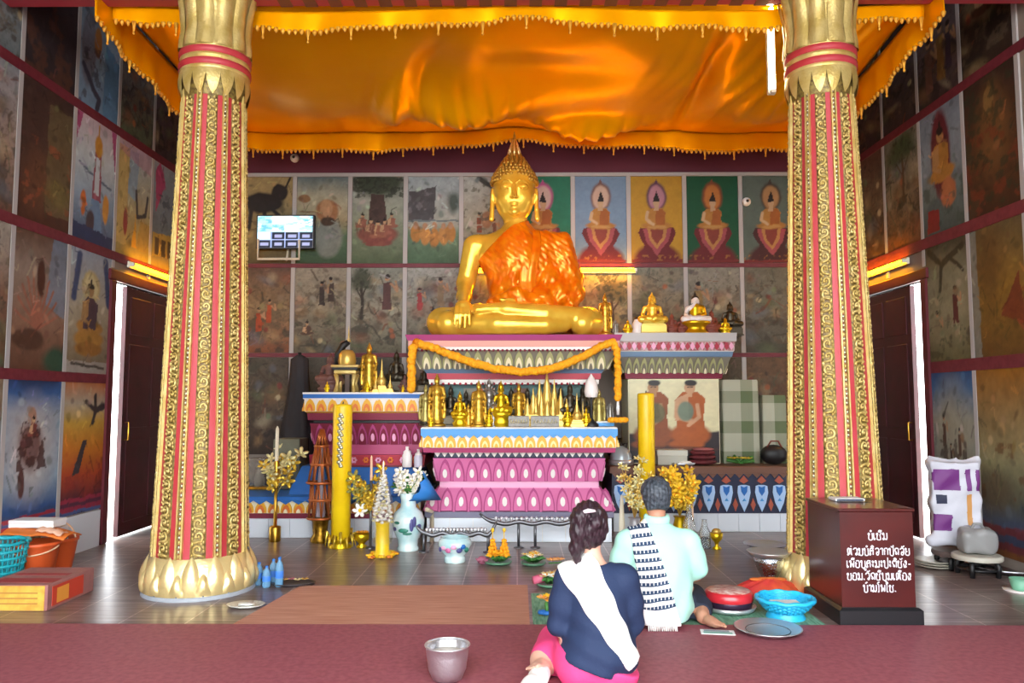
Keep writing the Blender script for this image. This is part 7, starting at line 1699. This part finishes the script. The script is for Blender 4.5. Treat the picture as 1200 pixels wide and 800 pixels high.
# ------------------------------------------------------------------ seated man
MX = at(772, 680, 4.98).x; MYY = 4.98
rt = thing('person', 'grey-haired man seated in a mint shirt with a white and blue striped shoulder cloth', 'person', (MX, MYY, .0075))
def m_torso(B):
    B.chain([(0, 0, .14), (0, -.01, .28), (0, .01, .42), (0, .03, .48)], [.15, .135, .13, .115], .06)
    B.ell((0, 0, .14), (.19, .15, .13), .06); B.ell((0, 0, .28), (.165, .125, .14), .06); B.ell((0, .015, .42), (.185, .125, .14), .06); B.cap((-.175, .02, .495), (.175, .02, .495), .055, .055, .07); B.cap((0, .03, .5), (0, .045, .6), .062, .054, .05)
def m_arms(B, cut=1.0):
    for s, E_, Wr in ((-1, (-.235, .06, .27), (-.03, .28, .36)), (1, (.245, .06, .29), (.03, .28, .36))):
        S_ = Vector((s * .195, .02, .49)); E = Vector(E_)
        B.chain([S_, S_.lerp(E, .5), S_.lerp(E, cut)], [.058, .055 if cut == 1 else .062, .045 if cut == 1 else .064], .04)
        if cut == 1.0: B.chain([E, E.lerp(Vector(Wr), .35), Wr], [.044, .042, .028], .02)
def m_legs(B):
    B.chain([(.1, .03, .11), (.27, .28, .085)], [.12, .08], .05); B.chain([(.27, .28, .075), (.28, .1, .065), (.265, -.04, .055)], [.07, .062, .04], .03)
    B.chain([(-.1, .03, .11), (-.18, .36, .085)], [.12, .08], .05); B.chain([(-.18, .36, .075), (0, .26, .065), (.16, .16, .055)], [.07, .062, .04], .03)
B = SDF((-.36, -.30, 0), (.42, .5, .95), .0065)
m_torso(B); m_arms(B); m_legs(B)
hc = (0.0, .06, .785); hy = R(-4)
B.cap((0, .04, .58), (0, .05, .72), .057, .053, .03); B.ell(hc, (.084, .098, .106), .02, (0, 0, hy)); face(B, hc, hy, 1.08)
hand(B, (-.03, .28, .36), (.15, .1, 1), (1, 0, -.2), .175, .02); hand(B, (.03, .28, .36), (-.15, .1, 1), (-1, 0, -.2), .175, .02, .006, -1)
foot(B, (.255, -.03, .045), (.335, -.19, .035), (.2, .1, 1), -1); foot(B, (.16, .16, .05), (.27, .05, .05), (.1, .2, 1), -1)
B.plane((0, 0, .002), (0, 0, -1)); B.mesh('body', SKIN2, rt)
T = SDF((-.36, -.26, .0), (.36, .34, .70), .008); m_torso(T); m_arms(T, .8)
X, Y, Z = T.grids(); fold = (.005 * np.sin(45 * Z + 30 * X) + .005 * np.sin(50 * X - 16 * Z)) * np.clip((.5 - Z) * 3, 0, 1)
T.cap((.0, -.02, .1), (0, -.02, .3), .16, .15, .08)
base = T.copy(.02); base.D = base.D + fold.astype(np.float32)
T2 = base.copy(); T2.plane((0, 0, .045), (0, 0, -1)); T2.ell((0, .07, .635), (.085, .10, .065), .02, cut=True); T2.mesh('mint_shirt', MINT, rt)
Lg = SDF((-.34, -.22, 0), (.42, .5, .30), .009); m_legs(Lg); Lg.ell((0, 0, .13), (.19, .15, .12), .06); Lg.D -= np.float32(.013); Lg.plane((0, 0, .003), (0, 0, -1)); Lg.plane((0, 0, .17), (0, 0, 1)); Lg.plane((.26, -.0, .05), (.05, -1, 0)); Lg.mesh('trousers', PANTS, rt)
m = MB()  # collar
for k in range(1): m.tube([(.068 * math.cos(t), .05 + .066 * math.sin(t), .638 + .012 * math.sin(t)) for t in np.linspace(PI * .95, PI * 2.05, 16)], .018, MINT, 8, True, 1.9)
m.build('collar', rt)
# striped shoulder cloth
STR = bpy.data.materials.new('striped_cloth'); STR.use_nodes = True; nt = STR.node_tree; b = nt.nodes['Principled BSDF']; b.inputs['Roughness'].default_value = .8
tc = nt.nodes.new('ShaderNodeTexCoord'); sp = nt.nodes.new('ShaderNodeSeparateXYZ'); nt.links.new(tc.outputs['Object'], sp.inputs[0])
def mth(op, a_, b_):
    n_ = nt.nodes.new('ShaderNodeMath'); n_.operation = op
    for i_, v_ in enumerate((a_, b_)):
        if isinstance(v_, (int, float)): n_.inputs[i_].default_value = v_
        else: nt.links.new(v_, n_.inputs[i_])
    return n_.outputs[0]
zz = mth('ADD', sp.outputs[2], mth('MULTIPLY', sp.outputs[0], -.18))
f1 = mth('FRACT', mth('DIVIDE', zz, .047), 0); on = mth('LESS_THAN', f1, .5); chk = mth('LESS_THAN', mth('FRACT', mth('DIVIDE', sp.outputs[0], .022), 0), .78); on2 = mth('MULTIPLY', on, mth('MAXIMUM', chk, mth('LESS_THAN', f1, .16))); up = mth('GREATER_THAN', sp.outputs[2], .13); fac = mth('MULTIPLY', on2, up)
mx = nt.nodes.new('ShaderNodeMix'); mx.data_type = 'RGBA'; mx.inputs['A'].default_value = H('#eef0ee') + (1,); mx.inputs['B'].default_value = H('#26405f') + (1,); nt.links.new(fac, mx.inputs['Factor']); nt.links.new(mx.outputs['Result'], b.inputs['Base Color'])
A1, A2 = np.array([-.125, .58]), np.array([-.015, .05]); dv = (A2 - A1) / np.linalg.norm(A2 - A1); nv = np.array([-dv[1], dv[0]])
al = (X - A1[0]) * dv[0] + (Z - A1[1]) * dv[1]; ac = (X - A1[0]) * nv[0] + (Z - A1[1]) * nv[1]
Sh = base.copy(.013); Sh.D = np.maximum(Sh.D, (np.abs(ac) - (.062 + .085 * np.clip(al, 0, .6))).astype(np.float32)); Sh.D = np.maximum(Sh.D, (-base.D - .012).astype(np.float32)); Sh.plane((0, 0, .03), (0, 0, -1)); Sh.ell((.03, .07, .635), (.09, .10, .07), .01, cut=True); Sh.plane((0, .2, 0), (0, 1, 0)); sh = Sh.mesh('striped_shoulder_cloth', STR, rt)
m = MB()
for k in range(16):
    x = -.10 + .0112 * k + .0; m.tube([(x, -.196, .035), (x + .004 * math.sin(k), -.2, .004)], [.005, .004], SASHW, 5)
m.build('fringe', sh)
Hh = SDF((-.14, -.12, .62), (.14, .2, .95), .0055)
Hh.ell((hc[0], hc[1] - .008, hc[2] + .018), (.100, .112, .106), .02); Hh.ell((0, hc[1] - .05, hc[2] - .05), (.075, .05, .075), .03)
Xh, Yh, Zh = Hh.grids(); Hh.D = Hh.D + (.0025 * np.sin(160 * Xh + 60 * Zh) * np.sin(140 * Zh - 50 * Xh) + .002 * np.sin(300 * Xh)).astype(np.float32)
Hh.ell((hc[0], hc[1] + .125, hc[2] - .03), (.078, .085, .10), .02, cut=True); Hh.plane((0, 0, .70), (0, -.35, -1))
for s_ in (-1, 1): Hh.ell((s_ * .085, hc[1] - .0, hc[2] - .012), (.03, .035, .042), .01, cut=True)
Hh.mesh('short_hair', HAIRG, rt)

# ================================================================== LIGHT
w = bpy.data.worlds.new('world'); sc.world = w; w.use_nodes = True
bg = w.node_tree.nodes['Background']; bg.inputs['Color'].default_value = (.93, .97, 1.0, 1); bg.inputs['Strength'].default_value = 9.0
sl = bpy.data.lights.new('sun', 'SUN'); so = bpy.data.objects.new('sun', sl); col.objects.link(so); sl.energy = 22.0; sl.angle = R(3); sl.color = (1, .96, .9); so.rotation_euler = (R(-28), R(8), 0)  # added lamp over the unseen forecourt; its bounce brightens canopy and statue
vs = sc.view_settings; vs.view_transform = 'Standard'; vs.look = 'None'; vs.exposure = 0.17; vs.gamma = 1.0; vs.use_curve_mapping = False
sc.cycles.max_bounces = 8; sc.cycles.diffuse_bounces = 5; sc.cycles.glossy_bounces = 4; sc.cycles.transparent_max_bounces = 8; sc.cycles.caustics_reflective = False; sc.cycles.caustics_refractive = False; sc.cycles.sample_clamp_indirect = 6.0
sc.cycles.use_denoising = True
